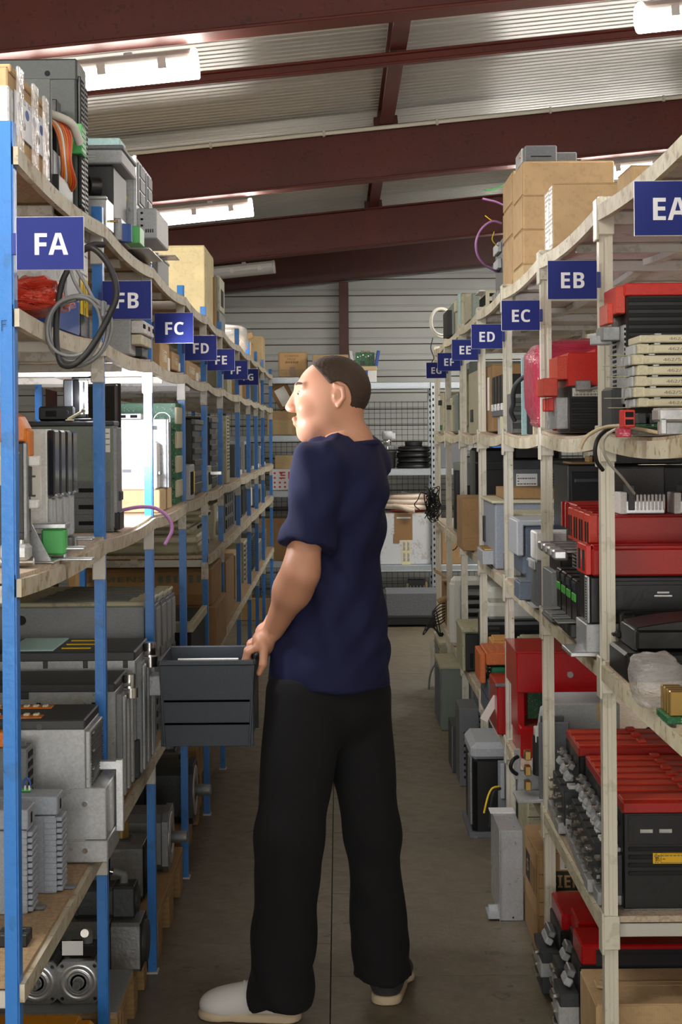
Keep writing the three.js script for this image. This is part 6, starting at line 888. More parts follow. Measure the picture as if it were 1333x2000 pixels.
// ---- floor under the cream shelves
{
  const em = print(512, 320, (x, w, h) => { x.fillStyle = '#2e2a24'; x.fillRect(0, 70, w, 80); x.fillStyle = '#a8865c'; x.font = 'bold 72px sans-serif'; x.textBaseline = 'middle'; x.fillText('SIEMENS', 18, 113); x.fillStyle = '#d9d8d4'; x.fillRect(70, 4, 250, 60); x.fillStyle = '#333'; x.font = '30px sans-serif'; x.fillText('*00225', 86, 22); smallPrint('#666', 3, 91)({ fillRect: (a, b, c, d) => x.fillRect(78 + a * .45, 38 + b * .07, c * .45, d * .07 + 2), set fillStyle(v) { x.fillStyle = v; } }, w, h); }, '#a8865c', { roughness: .85 });
  const bars = print(192, 256, (x, w, h) => { x.fillStyle = '#2e2a24'; x.fillRect(10, 60, 80, 120); for (let k = 0; k < 4; k++) x.fillRect(100 + k * 22, 70, 10, 110); x.fillStyle = '#a8865c'; x.font = 'bold 70px sans-serif'; x.fillText('S', 26, 145); }, '#a8865c', { roughness: .85 });
  item('carton', 'large worn brown carton with dark lettered band on the floor', 'box', 'R', 1051, 1664, 4.785, .34, .34, 0, [...carton('cardbrown', { tape: false, label: em, at: [.0, .93, .22, .98], side: bars, sat: [.35, .95, .1, .9] }), ['staple', 'steelbright', .95, .985, .1, .92, 1, 1.006, { n: 7, fill: .06 }], ['corner_wear', 'packtape', .985, 1.004, .02, .98, .985, 1.004], ['torn_flap', 'cardboard', .3, .9, .99, 1.02, .3, 1.02]]);
  item('carton', 'brown carton with torn folded lid on the floor by the nearest cream upright', 'box', 'R', 1166, 1962, 3.73, .25, .5, 0, [...carton('cardboard', { tape: false }), ['torn_paper', 'cardpale', .86, .97, 1, 1.03, .45, .62, { rz: .2 }], ['fold', 'cardbrown', 0, .95, 1.0, 1.006, .35, .4]]);
  const fd = [['body', 'black', 0, 1, 0, .82, 0, 1, { c: .004 }], ['red_top', 'redgloss', 0, .99, .82, 1, .02, 1, { c: .004 }], ['top_panel', 'smoke', .1, .9, .76, .96, .995, 1.004, { c: .001 }], ['terminal_block', 'castdark', 1, 1.12, .1, .55, .1, .9], ['cable_clamp', 'cast', 1.01, 1.06, .66, .73, .3, .7, { c: .003, rz: .4 }], ['cable_clamp', 'greylight', 1.03, 1.08, .58, .65, .3, .7, { c: .003, rz: .5 }], ['screw', 'steelbright', 1.1, 1.15, .2, .5, .3, .6, { n: 3, fill: .3 }], ['plate', 'gal', 1, 1.13, .28, .44, .2, .9], ['coil_wire', 'white', 1.05, 1.12, .12, .2, .4, .6, { cyl: 'x', seg: 12 }]];
  item('servo_drive', 'black drive with red top standing on floor behind torn carton', 'electronics', 'R', 1134, 1846, 3.99, .15, .4, 0, fd);
  item('servo_drive', 'black drive with stepped red top on floor beside lettered carton', 'electronics', 'R', 1128, 1802, 4.2, .14, .4, 0, fd);
  item('servo_drive', 'second stepped red drive on floor, touching the lettered carton', 'electronics', 'R', 1096, 1786, 4.36, .22, .4, 0, fd);
  item('steel_cover', 'narrow galvanised steel panel standing out from under the shelf', 'hardware', 'R', 977, 1622, 5.12, .3, .075, 0, [['panel', 'gal', 0, 1, 0, 1, 0, 1, { c: .002 }], ['edge_fold', 'alu', .985, 1.03, 0, 1, .95, 1.02], ['foot_flange', 'gal', .95, 1.5, .02, .04, .6, 1.0], ['foot_flange', 'gal', .95, 1.4, .0, .1, .7, .74], ['rivet', 'castdark', .4, .5, .03, .05, 1, 1.006, { cyl: 'z', seg: 8 }], ['top_fold', 'white', .0, 1.1, 1.0, 1.012, 0, .25]]);
  item('steel_box', 'pale box with green terminal cover and yellow green wires', 'electronics', 'R', 977, 1504, 5.48, .3, .1, 0, [['case', 'creamdull', 0, 1, 0, 1, 0, 1, { c: .004 }], ['cover', 'greenplug', .9, 1.25, .92, 1.03, .2, .8, { c: .01 }], ['seam', 'gap', 0, 1, .6, .605, .999, 1.004]]);
  hang('wire', 'yellow green wires drooping by the pale box', 'cable', [[976, 1536, 5.46], [962, 1540, 5.44], [955, 1552, 5.44], [950, 1570, 5.44], [946, 1588, 5.44]], .0035, 'yellow', 24);
  hang('wire', 'black wire bundle drooping by the pale box', 'cable', [[978, 1540, 5.46], [966, 1546, 5.44], [960, 1566, 5.44], [958, 1596, 5.44], [957, 1615, 5.44]], .005, 'rubber', 24);
  item('louvre_grille', 'grey slotted grille panel leaning behind the pale box', 'hardware', 'R', 975, 1488, 5.86, .03, .16, 0, [['frame', 'grey', 0, 1, 0, 1, 0, .6], ['slat', 'greylight', .05, .95, .62, .98, .6, .95, { n: 6, ax: 'x', fill: .55 }]]);
  const bx = item('machine_cover', 'black machine hood with rounded pale grey top on the floor', 'machine', 'R', 921, 1452, 6.18, .34, .24, 0, [['body', 'black', 0, .98, 0, .86, 0, .99, { c: .02 }], ['hood', 'greylight', 0, 1, .8, 1, 0, 1, { c: .03 }], ['side_rail', 'cast', .97, 1.02, .12, .85, .7, .95, { c: .006 }], ['base_plate', 'greymid', -.02, 1.04, 0, .06, -.02, 1.04], ['foot', 'steelbright', .9, .98, .0, .03, 1.0, 1.04]]);
  [[868, 1348, 7.72, 'dark grey cabinet panel, first of three standing by far upright', 'greymid'], [884, 1420, 7.36, 'dark grey vented panel, second of three by far upright', 'darkgrey'], [899, 1384, 7.08, 'dark grey panel with slots, third of three by far upright', 'greymid']].forEach(([px, top, d, l, m]) => item('steel_cover', l, 'hardware', 'R', px, top, d, .26, .085, 0, [['panel', m, 0, 1, 0, 1, 0, 1, { c: .003 }], ['vent', 'gap', .2, .8, .1, .7, .998, 1.004, { n: 8, fill: .4 }], ['edge', 'cast', .97, 1.01, 0, 1, .9, 1.01]]));
  item('steel_box', 'green grey equipment box on floor near the shelf end', 'electronics', 'R', 862, 1302, 8.4, .5, .3, 0, [['case', 'greygreen', 0, 1, 0, .98, 0, 1, { c: .005 }], ['lid', 'creamdull', -.01, 1.02, .96, 1, -.01, 1.01], ['rib', 'greymid', .99, 1.02, .05, .9, .1, .9, { n: 5, ax: 'z', fill: .5 }]]);
  item('steel_box', 'taller cream box beyond the green grey equipment box', 'electronics', 'R', 860, 1256, 9.02, .5, .3, 0, [['case', 'creamdull', 0, 1, 0, 1, 0, 1, { c: .005 }], ['slot', 'greymid', .99, 1.01, .1, .9, .1, .9, { n: 12, fill: .5 }], ['lid', 'cream', -.01, 1.02, .97, 1.01, -.01, 1.01]]);
  blob('plastic_sheet', 'translucent plastic sheet bunched at the far end of cream shelves', 'bag', 'R', 842, 1252, 9.62, .26, .1, .001, 'filmclear', 33, { boxy: .7, crease: .3, pinch: .2 });
  hang('cable', 'dark cable bent over the plastic sheet', 'cable', [[856, 1292, 9.55], [846, 1304, 9.53], [840, 1322, 9.53], [838, 1346, 9.53]], .006, 'cablegrey', 30);
  item('power_adapter', 'black adapter with barrel jack on fourth cream shelf back', 'electronics', 'R', 1240, 1366, 4.8, .13, .1, 'R4', [['drum', 'black', .1, .9, 0, .8, .1, .9, { cyl: 'y', seg: 24 }], ['rim', 'smoke', .05, .95, .8, 1, .05, .95, { cyl: 'y', seg: 24 }], ['handle', 'blackmatt', .4, .55, 1, 1.3, .4, .6, { c: .006, rz: .2 }]], { H: .16 });
}
// ================================================================ END OF THE AISLE
{
  const S = 13.3, wx = (px, d = S) => (px - VPX) * d / FOCAL, wy = (py, d = S) => EYE - (py - VPY) * d / FOCAL;
  const endRack = (name, label, d, xs, levels, dep, pm, bm, H) => {
    const g = thing(name, label, 'shelving', [0, 0, -d]);
    for (const x of xs) for (const z of [0, -dep]) {
      const p = mesh('post', cbox(.04, H, .035, .002), pm, g, [x, H / 2, z]);
      mesh('slot_row', mergeGeometries(Array.from({ length: Math.floor(H / .05) }, (_, k) => new THREE.BoxGeometry(.012, .022, .002).translate(0, -H / 2 + .03 + k * .05, .0178))), 'gap', p);
    }
    for (let i = 0; i < xs.length - 1; i++) for (const y of levels) { const w = xs[i + 1] - xs[i] - .045, s = mesh('shelf', cbox(w, .012, dep, .001), 'zinc', g, [(xs[i] + xs[i + 1]) / 2, y - .006, -dep / 2]); mesh('edge_beam', cbox(w, .05, .022, .004), bm, s, [0, -.02, dep / 2 + .004]); mesh('edge_lip', cbox(w, .01, .03, .002), bm, s, [0, -.045, dep / 2 + .006]); mesh('edge_beam', cbox(w, .05, .02, .003), bm, s, [0, -.02, -dep / 2]); }
    return g;
  };
  endRack('end_shelving', 'galvanised steel shelving across the end of the aisle', 13.3, [wx(607), wx(847), wx(1090), wx(1333)], [1.976, 1.262, .468], .46, 'zinc', 'zinc', 1.97);
  endRack('green_end_shelving', 'shelving with green perforated uprights at the end of the aisle', 13.42, [wx(430, 13.42), wx(592, 13.42)], [2.03, 1.545, 1.085, .5], .42, 'greenpaint', 'zinc', 2.024);
  { // wire mesh fence in front of the far wall
    const g = thing('mesh_fence', 'dark welded wire mesh fence behind the end shelving', 'fence', [.9, 0, -13.93]), a = [], W = 4.6, H = 1.83;
    for (let x = -W / 2; x <= W / 2; x += .0475) a.push(new THREE.BoxGeometry(.0032, H, .0032).translate(x, H / 2, 0));
    for (let y = .02; y <= H; y += .0475) a.push(new THREE.BoxGeometry(W, .0032, .0032).translate(0, y, .003));
    const m = mesh('wire_mesh', mergeGeometries(a), 'wire', g); m.userData.kind = 'stuff';
    for (const x of [-W / 2, -.75, .8, W / 2]) mesh('fence_post', cbox(.04, 1.9, .03, .003), 'darkgrey', g, [x, .95, -.02]);
    mesh('fence_rail', cbox(W, .025, .02, .002), 'darkgrey', g, [0, .9, -.012]);
  }
  const onEnd = (name, label, cat, px0, px1, top, y0, d, D, parts) => { const x0 = wx(px0, d), x1 = wx(px1, d), H = wy(top, d) - y0, g = thing(name, label, cat, [(x0 + x1) / 2, y0 + .001, -d - D / 2]); build(g, parts, x1 - x0, H, D, -1); Object.assign(g, { H, W: x1 - x0, D, topY: y0 + .001 + H }); return g; };
  const scrawl = print(256, 192, (x, w, h) => { x.fillStyle = '#6f5c40'; x.font = '34px sans-serif'; x.textAlign = 'center'; x.fillText('COMPOS', 120, 46); x.fillText('PROD', 116, 84); x.fillStyle = '#3c3226'; x.font = 'italic bold 34px sans-serif'; x.fillText('DIVERSE', 118, 120); }, '#d0a878', { roughness: .85 });
  onEnd('carton', 'carton with handwritten capital letters on green end shelving', 'box', 545, 601, 687, 2.03, 13.43, .3, [...carton('cardboard', { tape: false, label: scrawl, at: [.06, .94, .3, .95] }), ['tape', 'packtape', .42, .6, 0, .4, 1, 1.004, { c: .0005 }]]);
  onEnd('carton', 'plain carton with tape strip and small white label on end shelving', 'box', 612, 682, 693, 1.976, 13.31, .36, [...carton('cardboard', { tape: false }), ['tape', 'packtape', .42, .58, 0, .6, 1, 1.004, { c: .0005 }], ['label', 'paper', .34, .64, .22, .27, 1.004, 1.008]]);
  const bin = onEnd('parts_bin', 'white and blue cardboard bin holding a green circuit board', 'box', 690, 737, 716, 1.976, 13.31, .3, [['bin', 'white', 0, 1, 0, .78, 0, 1, { c: .003 }], ['rim', 'cardpale', -.02, 1.02, .74, 1, -.02, 1.02, { c: .003 }], ['blue_band', 'blueprint', .36, .62, .0, .74, 1, 1.006, { c: .0005 }], ['print', 'plategrey', .66, .92, .14, .6, 1, 1.006, { face: 1 }], ['raised_flap', 'blueprint', -.1, .02, .9, 2.0, .2, .9, { rz: .16 }], ['raised_flap', 'whitebox', .96, 1.08, .9, 2.0, .2, .9, { rz: -.16 }]]);
  const bd = thing('circuit_board', 'green circuit board with gold wire standing in the white bin', 'electronics', [wx(715), bin.topY + .001, -13.42]);
  mesh('board', cbox(.158, .118, .0025, .0004), 'pcb', bd, [0, .06, 0]); mesh('chip', cbox(.034, .034, .008, .001), 'black', bd, [-.02, .03, .005]); mesh('gold_wire', tubeGeo([[-.03, .112, .006], [-.028, .128, .008], [.01, .122, .01], [.04, .13, .008], [.045, .115, .006]], .0035, 30), 'brass', bd); for (let k = 0; k < 6; k++) mesh('component', cbox(.012, .008, .006, .001), k % 2 ? 'cream' : 'steelbright', bd, [-.06 + k * .022, .08 + (k % 3) * .008, .004]);
  // blowers and wheels on the middle level
  const blower = (px, h, l, top) => { const g = thing('blower', l, 'motor', [wx(px), 1.263, -13.45]); mesh('housing', lathe([[0, 0], [.058, 0], [.066, .01], [.07, h * .42], [.078, h * .46], [.078, h * .52], [0, h * .52]], 32), 'rubber', g); mesh('ribbed_ring', lathe([[0, 0], [.08, 0], [.084, .012], [.084, .034], [.078, .044], [0, .046]], 32), 'greymid', g, [0, h * .52, 0]); mesh('ring_slot', mergeGeometries(Array.from({ length: 26 }, (_, k) => new THREE.BoxGeometry(.004, .024, .004).translate(0, 0, .085).rotateY(k * Math.PI / 13))), 'steelbright', g, [0, h * .52 + .022, 0]); mesh('collar', lathe([[0, 0], [.034, 0], [.034, .05], [0, .05]], 24), 'steelbright', g, [0, h * .52 + .046, 0]); mesh('motor_cap', lathe([[0, 0], [.044, 0], [.046, .05], [.04, .066], [0, .068]], 28), 'whitebox', g, [0, h * .52 + .094, 0]); mesh('terminal_box', cbox(.03, .05, .03, .004), 'whitebox', g, [.052, h * .52 + .12, 0]); };
  blower(758, .285, 'black blower with white motor cap on end shelving'); blower(715, .2, 'shorter black blower partly hidden by the man');
  for (let k = 0; k < 4; k++) { const g = thing('blower_ring', ['black ring wheel, lowest of the stack on end shelving', 'black ring wheel, second from below in the stack', 'black ring wheel, third from below in the stack', 'black ring wheel with raised collar, topmost of the stack'][k], 'wheel', [wx(809 + (k % 2)), 1.2635 + k * .0455, -13.46], 0, 'stack of black ring wheels'); const r = .142 - (k % 2) * .004; mesh('ring', lathe([[.06, 0], [r - .01, 0], [r, .008], [r, .02], [r - .012, .028], [r - .02, .044], [.06, .044]], 44), 'rubber', g); mesh('groove', lathe([[r - .006, .028], [r - .003, .034], [r - .01, .04]], 44), 'gap', g); mesh('hub', lathe([[0, .008], [.062, .008], [.062, .04], [0, .04]], 28), 'black', g); if (k === 3) mesh('collar', lathe([[.05, .04], [.075, .044], [.07, .055], [.075, .075], [.07, .082], [.05, .08], [.05, .04]], 32), 'rubber', g); }
  // white box, hose, red stuff on the lower level
  const tapeText = print(64, 256, (x, w, h) => { x.fillStyle = '#d2c8a4'; x.fillRect(0, 0, w, h); x.save(); x.translate(w / 2, h / 2); x.rotate(-Math.PI / 2); x.fillStyle = '#3d5a7a'; x.font = 'bold 26px sans-serif'; x.textAlign = 'center'; x.fillText('berner ▸ berner', 0, -6); x.fillText('berner ▸ berner', 0, 24); x.restore(); });
  const wb = onEnd('carton', 'large white carton with brown tape patch on end shelving', 'box', 733, 840, 1004, .468, 13.32, .38, [['carton_body', 'whitebox', 0, 1, 0, 1, 0, 1, { c: .006 }], ['tape_patch', 'packtape', .33, .66, .48, 1.0, 1, 1.006, { c: .001 }], ['tape_patch', 'packtape', .57, .68, .42, .6, 1.004, 1.01, { c: .001 }], ['printed_tape', tapeText, .37, .53, .0, .5, 1.0, 1.004, { face: 1 }], ['label', 'paper', .36, .62, .9, .93, 1.008, 1.012], ['torn_edge', 'cardpale', 0, 1, 1.0, 1.01, .96, 1.0], ['side_flap', 'whitebox', -.012, .0, .4, .98, .3, 1.0]]);
  { const g = thing('hose_coil', 'coiled ribbed beige hose lying on the white carton', 'hose', [wx(797), wb.topY + .028, -13.5]); for (let k = 0; k < 3; k++) { const t = new THREE.TorusGeometry(.2 - k * .006, .0215, 14, 90), p = t.attributes.position, c = V(); for (let i = 0; i < p.count; i++) { const q = V().fromBufferAttribute(p, i), a = Math.atan2(q.y, q.x); c.set(Math.cos(a) * (.2 - k * .006), Math.sin(a) * (.2 - k * .006), 0); q.sub(c).multiplyScalar(1 + .05 * Math.sin(a * 150)).add(c); p.setXYZ(i, q.x, q.y, q.z); } t.computeVertexNormals(); t.rotateX(Math.PI / 2); t.rotateZ((k - 1) * .03); t.scale(1, 1, .8); mesh('hose_turn', t, 'hose', g, [(k - 1) * .008, .023 + k * .041, 0]); } mesh('hose_end', tubeGeo([[-.12, .03, .14], [-.06, .022, .19], [0, .004, .215], [.05, -.004, .225]], .021, 20), 'hose', g); }
  const rs = thing('red_cloth', 'crumpled bright red cloth between hose and white carton', 'cloth', [wx(797), wb.topY + .001, -13.5]); { const s = new THREE.IcosahedronGeometry(1, 4), p = s.attributes.position; for (let i = 0; i < p.count; i++) { const q = V().fromBufferAttribute(p, i), k = 1 + .5 * (fbm((q.x + 2) / 4, (q.y + q.z + 3) / 6, 8, 71, 3) - .5); p.setXYZ(i, q.x * .15 * k, (q.y + 1) * .012 * k, q.z * .15 * k); } s.computeVertexNormals(); mesh('cloth', s, 'redbright', rs); }
  onEnd('bent_sheet', 'small white bent panel standing behind the hose', 'hardware', 778, 800, 962, wb.topY, 13.675, .02, [['panel', 'whitebox', 0, 1, 0, 1, 0, 1, { rz: .3 }], ['fold', 'whitebox', -.3, .1, .0, .7, 0, .4, { rz: -.3 }]]);
  // felt covered block and board on the floor
  onEnd('felt_block', 'long grey felt covered block lying on the floor under end shelving', 'packaging', 748, 870, 1156, .075, 12.9, .34, [['block', 'felt', 0, 1, 0, 1, 0, 1, { c: .02 }], ['foot_rail', 'rubber', .05, .95, -.28, .0, .2, .9]]);
  onEnd('circuit_module', 'grey module with white studs on the floor behind the felt block', 'electronics', 792, 834, 1142, .001, 13.36, .2, [['case', 'greymid', 0, 1, 0, .86, 0, 1, { c: .004 }], ['board', 'cardpale', 0, 1, .86, 1, 0, .8], ['stud', 'steelbright', .15, .85, .88, .96, .8, 1.06, { n: 5, ax: 'x', fill: .5 }], ['component', 'darkgrey', .1, .9, .7, 1.1, .3, .8]]);
  // left end rack
  const logo = print(192, 192, (x, w, h) => { x.fillStyle = '#c23a4c'; const dm = (a, b, r) => { x.save(); x.translate(a, b); x.rotate(Math.PI / 4); x.fillRect(-r, -r, 2 * r, 2 * r); x.restore(); }; for (const [a, b] of [[30, 36], [30, 80], [84, 40], [84, 84], [150, 36], [150, 80], [30, 124], [72, 124], [114, 124], [156, 124], [30, 164], [72, 164], [114, 164], [156, 164]]) dm(a, b, 8); x.fillRect(66, 24, 50, 12); x.fillRect(76, 50, 40, 12); x.fillRect(66, 76, 50, 12); x.fillRect(140, 24, 30, 66); }, '#e6e4e6');
  const lg = onEnd('carton', 'white carton printed with red diamonds on green end shelving', 'box', 529, 575, 915, 1.085, 13.43, .3, carton('whitebox', { tape: false, label: logo, at: [0, 1, .02, .98] }));
  onEnd('carton', 'pinkish flat carton above the diamond printed one', 'box', 537, 584, 889, lg.topY, 13.44, .2, [['carton_body', 'cardpale', 0, 1, 0, 1, 0, 1], ['flap', 'cardpale', 0, 1, .98, 1.01, .1, .9]]);
  const sc = onEnd('carton', 'long carton with square paper note on green end shelving', 'box', 522, 584, 802, 1.545, 13.43, .32, [...carton('cardboard', { tape: false }), ['note', 'cardpale', .22, .8, .04, .62, 1, 1.005, { face: 1 }]]);
  { const q = onEnd('carton', 'brown box tilted on top of the long carton', 'box', 540, 576, 752, sc.topY, 13.46, .2, [['carton_body', 'cardbrown', 0, 1, 0, 1, 0, 1, { c: .003 }], ['flap', 'cardbrown', 0, 1, .99, 1.02, .05, .95], ['note', 'paper', .2, .8, .1, .8, 1, 1.006]]); q.rotation.z = .5; q.position.y += Math.sin(.5) * q.W / 2; q.position.x += .03; }
  onEnd('carton', 'brown carton low on the green end shelving', 'box', 500, 575, 1012, .5, 13.44, .34, carton('cardbrown'));
  onEnd('shipping_case', 'long dark brown case on floor below green end shelving', 'box', 455, 590, 1168, .001, 13.44, .3, [['case', 'cardbrown', 0, 1, 0, 1, 0, 1, { c: .004 }], ['strap', 'rubber', .2, .24, -.0, 1.01, -.01, 1.01], ['strap', 'rubber', .76, .8, 0, 1.01, -.01, 1.01]]);
  // things on the bays beyond the cream run
  onEnd('carton', 'dull brown carton on end shelving beyond the cream uprights', 'box', 862, 900, 1040, .468, 13.36, .3, carton('cardbrown', { tape: false }));
  onEnd('storage_bin', 'dark bin on end shelving seen between cream uprights', 'box', 860, 905, 858, 1.262, 13.36, .3, [['bin', 'greymid', 0, 1, 0, .9, 0, 1, { c: .004 }], ['rim', 'darkgrey', -.02, 1.02, .86, 1, -.02, 1.02]]);
  onEnd('storage_bin', 'blue storage bin glimpsed behind the second cream shelf', 'box', 962, 985, 850, 1.262, 13.36, .3, [['bin', 'blueprint', 0, 1, 0, .9, 0, 1, { c: .004 }], ['rim', 'blueprint', -.02, 1.02, .86, 1, -.02, 1.02]]);
  onEnd('carton', 'pale carton on end shelving behind the grey computer case', 'box', 1252, 1302, 880, 1.262, 13.36, .3, carton('cardpale', { tape: false }));
}
// ================================================================ THE PERSON
{
  const smin = (a, b, k) => { const h = Math.max(0, Math.min(1, .5 + .5 * (b - a) / k)); return b + (a - b) * h - k * h * (1 - h); };
  const cap = (a, b, ra, rb, o = {}) => ({ a, b, ra, rb, ...o });
  const ell = (c, r, o = {}) => ({ c, r, ...o });
  function dist(p, q) {
    let d;
    if (q.c) {
      let x = p.x - q.c.x, y = p.y - q.c.y, z = p.z - q.c.z;
      if (q.rz) { const c = Math.cos(-q.rz), s = Math.sin(-q.rz), t = x * c - y * s; y = x * s + y * c; x = t; }
      if (q.ry) { const c = Math.cos(-q.ry), s = Math.sin(-q.ry), t = x * c + z * s; z = -x * s + z * c; x = t; }
      const k0 = Math.hypot(x / q.r[0], y / q.r[1], z / q.r[2]), k1 = Math.hypot(x / q.r[0] ** 2, y / q.r[1] ** 2, z / q.r[2] ** 2);
      d = k1 < 1e-9 ? -Math.min(...q.r) : k0 * (k0 - 1) / k1;
    } else {
      const bx = q.b.x - q.a.x, by = q.b.y - q.a.y, bz = q.b.z - q.a.z, px = p.x - q.a.x, py = p.y - q.a.y, pz = p.z - q.a.z;
      const t = Math.max(0, Math.min(1, (px * bx + py * by + pz * bz) / (bx * bx + by * by + bz * bz)));
      d = Math.hypot(px - bx * t, py - by * t, pz - bz * t) - lerp(q.ra, q.rb, t);
    }
    return d;
  }
  function skinOver(prims, lo, hi, cell, k, post) {                        // meshes a smooth union of tapered capsules and ellipsoids
    const size = Math.max(hi.x - lo.x, hi.y - lo.y, hi.z - lo.z), res = Math.ceil(size / cell) + 4, mc = new MarchingCubes(res, MAT.skin, false, false, 400000), half = res / 2, st = size / (res - 4), c = lo.clone().add(hi).multiplyScalar(.5), p = V();
    const nx = Math.ceil((hi.x - lo.x) / st / 2) + 1, ny = Math.ceil((hi.y - lo.y) / st / 2) + 1, nz = Math.ceil((hi.z - lo.z) / st / 2) + 1;
    mc.isolation = 0; mc.field.fill(-1);
    for (let z = Math.max(1, Math.floor(half - nz)); z < Math.min(res - 1, half + nz); z++) for (let y = Math.max(1, Math.floor(half - ny)); y < Math.min(res - 1, half + ny); y++) for (let x = Math.max(1, Math.floor(half - nx)); x < Math.min(res - 1, half + nx); x++) {
      p.set(c.x + (x - half) * st, c.y + (y - half) * st, c.z + (z - half) * st);
      let d = 9; for (const q of prims) { let e = dist(p, q); if (q.cut) e = Math.max(e, (p.x - q.cut[0].x) * q.cut[1].x + (p.y - q.cut[0].y) * q.cut[1].y + (p.z - q.cut[0].z) * q.cut[1].z); d = smin(d, e, q.k ?? k); }
      if (post) d = post(d, p);
      mc.field[x + y * res + z * res * res] = -d;
    }
    mc.update();
    const n = mc.count, pos = new Float32Array(n * 3), nor = new Float32Array(n * 3);
    for (let i = 0; i < n; i++) { for (let j = 0; j < 3; j++) { pos[i * 3 + j] = mc.positionArray[i * 3 + j] * half * st + [c.x, c.y, c.z][j]; nor[i * 3 + j] = mc.normalArray[i * 3 + j]; } }
    const g = new THREE.BufferGeometry(); g.setAttribute('position', new THREE.BufferAttribute(pos, 3)); g.setAttribute('normal', new THREE.BufferAttribute(nor, 3));
    const uv = new Float32Array(n * 2); for (let i = 0; i < n; i++) { uv[i * 2] = pos[i * 3] + pos[i * 3 + 2] * .7; uv[i * 2 + 1] = pos[i * 3 + 1]; } g.setAttribute('uv', new THREE.BufferAttribute(uv, 2));
    return g;
  }
  const D0 = 4.33, J = (px, py, near = 0) => at(px, py, D0 - near);
  const j = {
    skull: J(648, 770, .0), jaw: J(622, 826, .01), neckTop: J(664, 826, .0), neck: J(688, 872, 0),
    lSh: J(618, 914, .13), rSh: J(708, 902, -.12), chest: J(664, 985, 0), belly: J(655, 1150, .0), pelvis: J(640, 1330, .0),
    lEl: J(588, 1118, .19), lWr: J(527, 1232, .12), rEl: J(640, 1110, -.26), rWr: J(512, 1236, -.1),
    lHip: J(598, 1360, .06), rHip: J(690, 1360, -.05), lKn: J(566, 1630, .13), rKn: J(728, 1625, -.02), lAn: J(548, 1925, .1), rAn: J(748, 1905, -.05),
  };
  const M = thing('person', 'man in navy t-shirt and black trousers walking away, head turned, carrying a bin', 'person', [j.pelvis.x, 0, j.pelvis.z]);
  const O = M.position.clone(), put = (name, g, m, label) => { g.translate(-O.x, -O.y, -O.z); return mesh(name, g, m, M, [0, 0, 0], label); };
  // crate dimensions shared with the hands
  const rim = at(500, 1282, D0 - .05), crate = { x1: rim.x, x0: rim.x - .25, y1: rim.y, y0: rim.y - .225, z0: -(D0 + .16), z1: -(D0 - .13) };
  const hand = (wr, elbow, zrim, side) => {                                // fingers over the rim into the bin, thumb outside
    const k0 = V(crate.x1 + .014, crate.y1 + .03, zrim), f = [];
    const palm = k0.clone().add(V(.006, .008, 0));
    f.push(cap(wr, palm, .024, .024), ell(palm, [.026, .034, .042], { rz: .5 }));
    for (let i = 0; i < 4; i++) {
      const s = (i - 1.5) * .0205 * side, L = [.9, 1, .95, .78][i], b = V(crate.x1 + .004, crate.y1 + .027 + .003 * (i % 2), zrim + s), m = V(crate.x1 - .022 * L, crate.y1 + .018, zrim + s * 1.02), e = V(crate.x1 - .03 * L, crate.y1 - .012 * L, zrim + s * 1.03), t = V(crate.x1 - .022, crate.y1 - .034 * L, zrim + s * 1.03);
      f.push(cap(palm.clone().add(V(-.006, .004, s * .9)), b, .0105, .0095, { k: .006 }), cap(b, m, .0092, .0086, { k: .004 }), cap(m, e, .0086, .008, { k: .004 }), cap(e, t, .008, .0066, { k: .004 }));
    }
    const t0 = palm.clone().add(V(.004, -.012, .032 * side)), t1 = V(crate.x1 + .022, crate.y1 - .012, zrim + .04 * side), t2 = V(crate.x1 + .012, crate.y1 - .036, zrim + .036 * side);
    f.push(cap(t0, t1, .0125, .0105, { k: .008 }), cap(t1, t2, .0102, .008, { k: .004 }));
    f.push(cap(elbow.clone().lerp(wr, .8), wr, .029, .025));
    const lo = V(Infinity, Infinity, Infinity), hi = lo.clone().negate(); for (const q of f) for (const v of q.c ? [q.c] : [q.a, q.b]) { lo.min(v); hi.max(v); } const e = q => V(q, q, q);
    return skinOver(f, lo.sub(e(.05)), hi.add(e(.05)), .0032, .012);
  };
  const lW = V(crate.x1 + .05, crate.y1 + .075, crate.z1 - .05), rW = V(crate.x1 + .045, crate.y1 + .075, crate.z0 + .05);
  const arm = (s, e, w) => [cap(s, e, .05, .043), cap(e, e.clone().lerp(w, .3), .043, .045), cap(e.clone().lerp(w, .3), w, .045, .028)];
  const body = skinOver([
    ...arm(j.lSh, j.lEl, lW), ...arm(j.rSh, j.rEl, rW), cap(j.neckTop, j.neck, .054, .062), cap(j.lSh, j.rSh, .06, .06), ell(j.chest, [.115, .19, .125]), ell(j.belly, [.1, .18, .11]), ell(j.pelvis, [.13, .12, .12]),
    cap(j.lHip, j.lKn, .08, .055), cap(j.lKn, j.lAn, .052, .036), cap(j.rHip, j.rKn, .08, .055), cap(j.rKn, j.rAn, .052, .036),
  ], V(-.42, .02, -4.85), V(.35, 1.62, -3.9), .0125, .035);
  // head: skull, face, ear; it looks along -x and a little down
  const H0 = j.skull, hp = (x, y, z) => H0.clone().add(V(x, y, z));
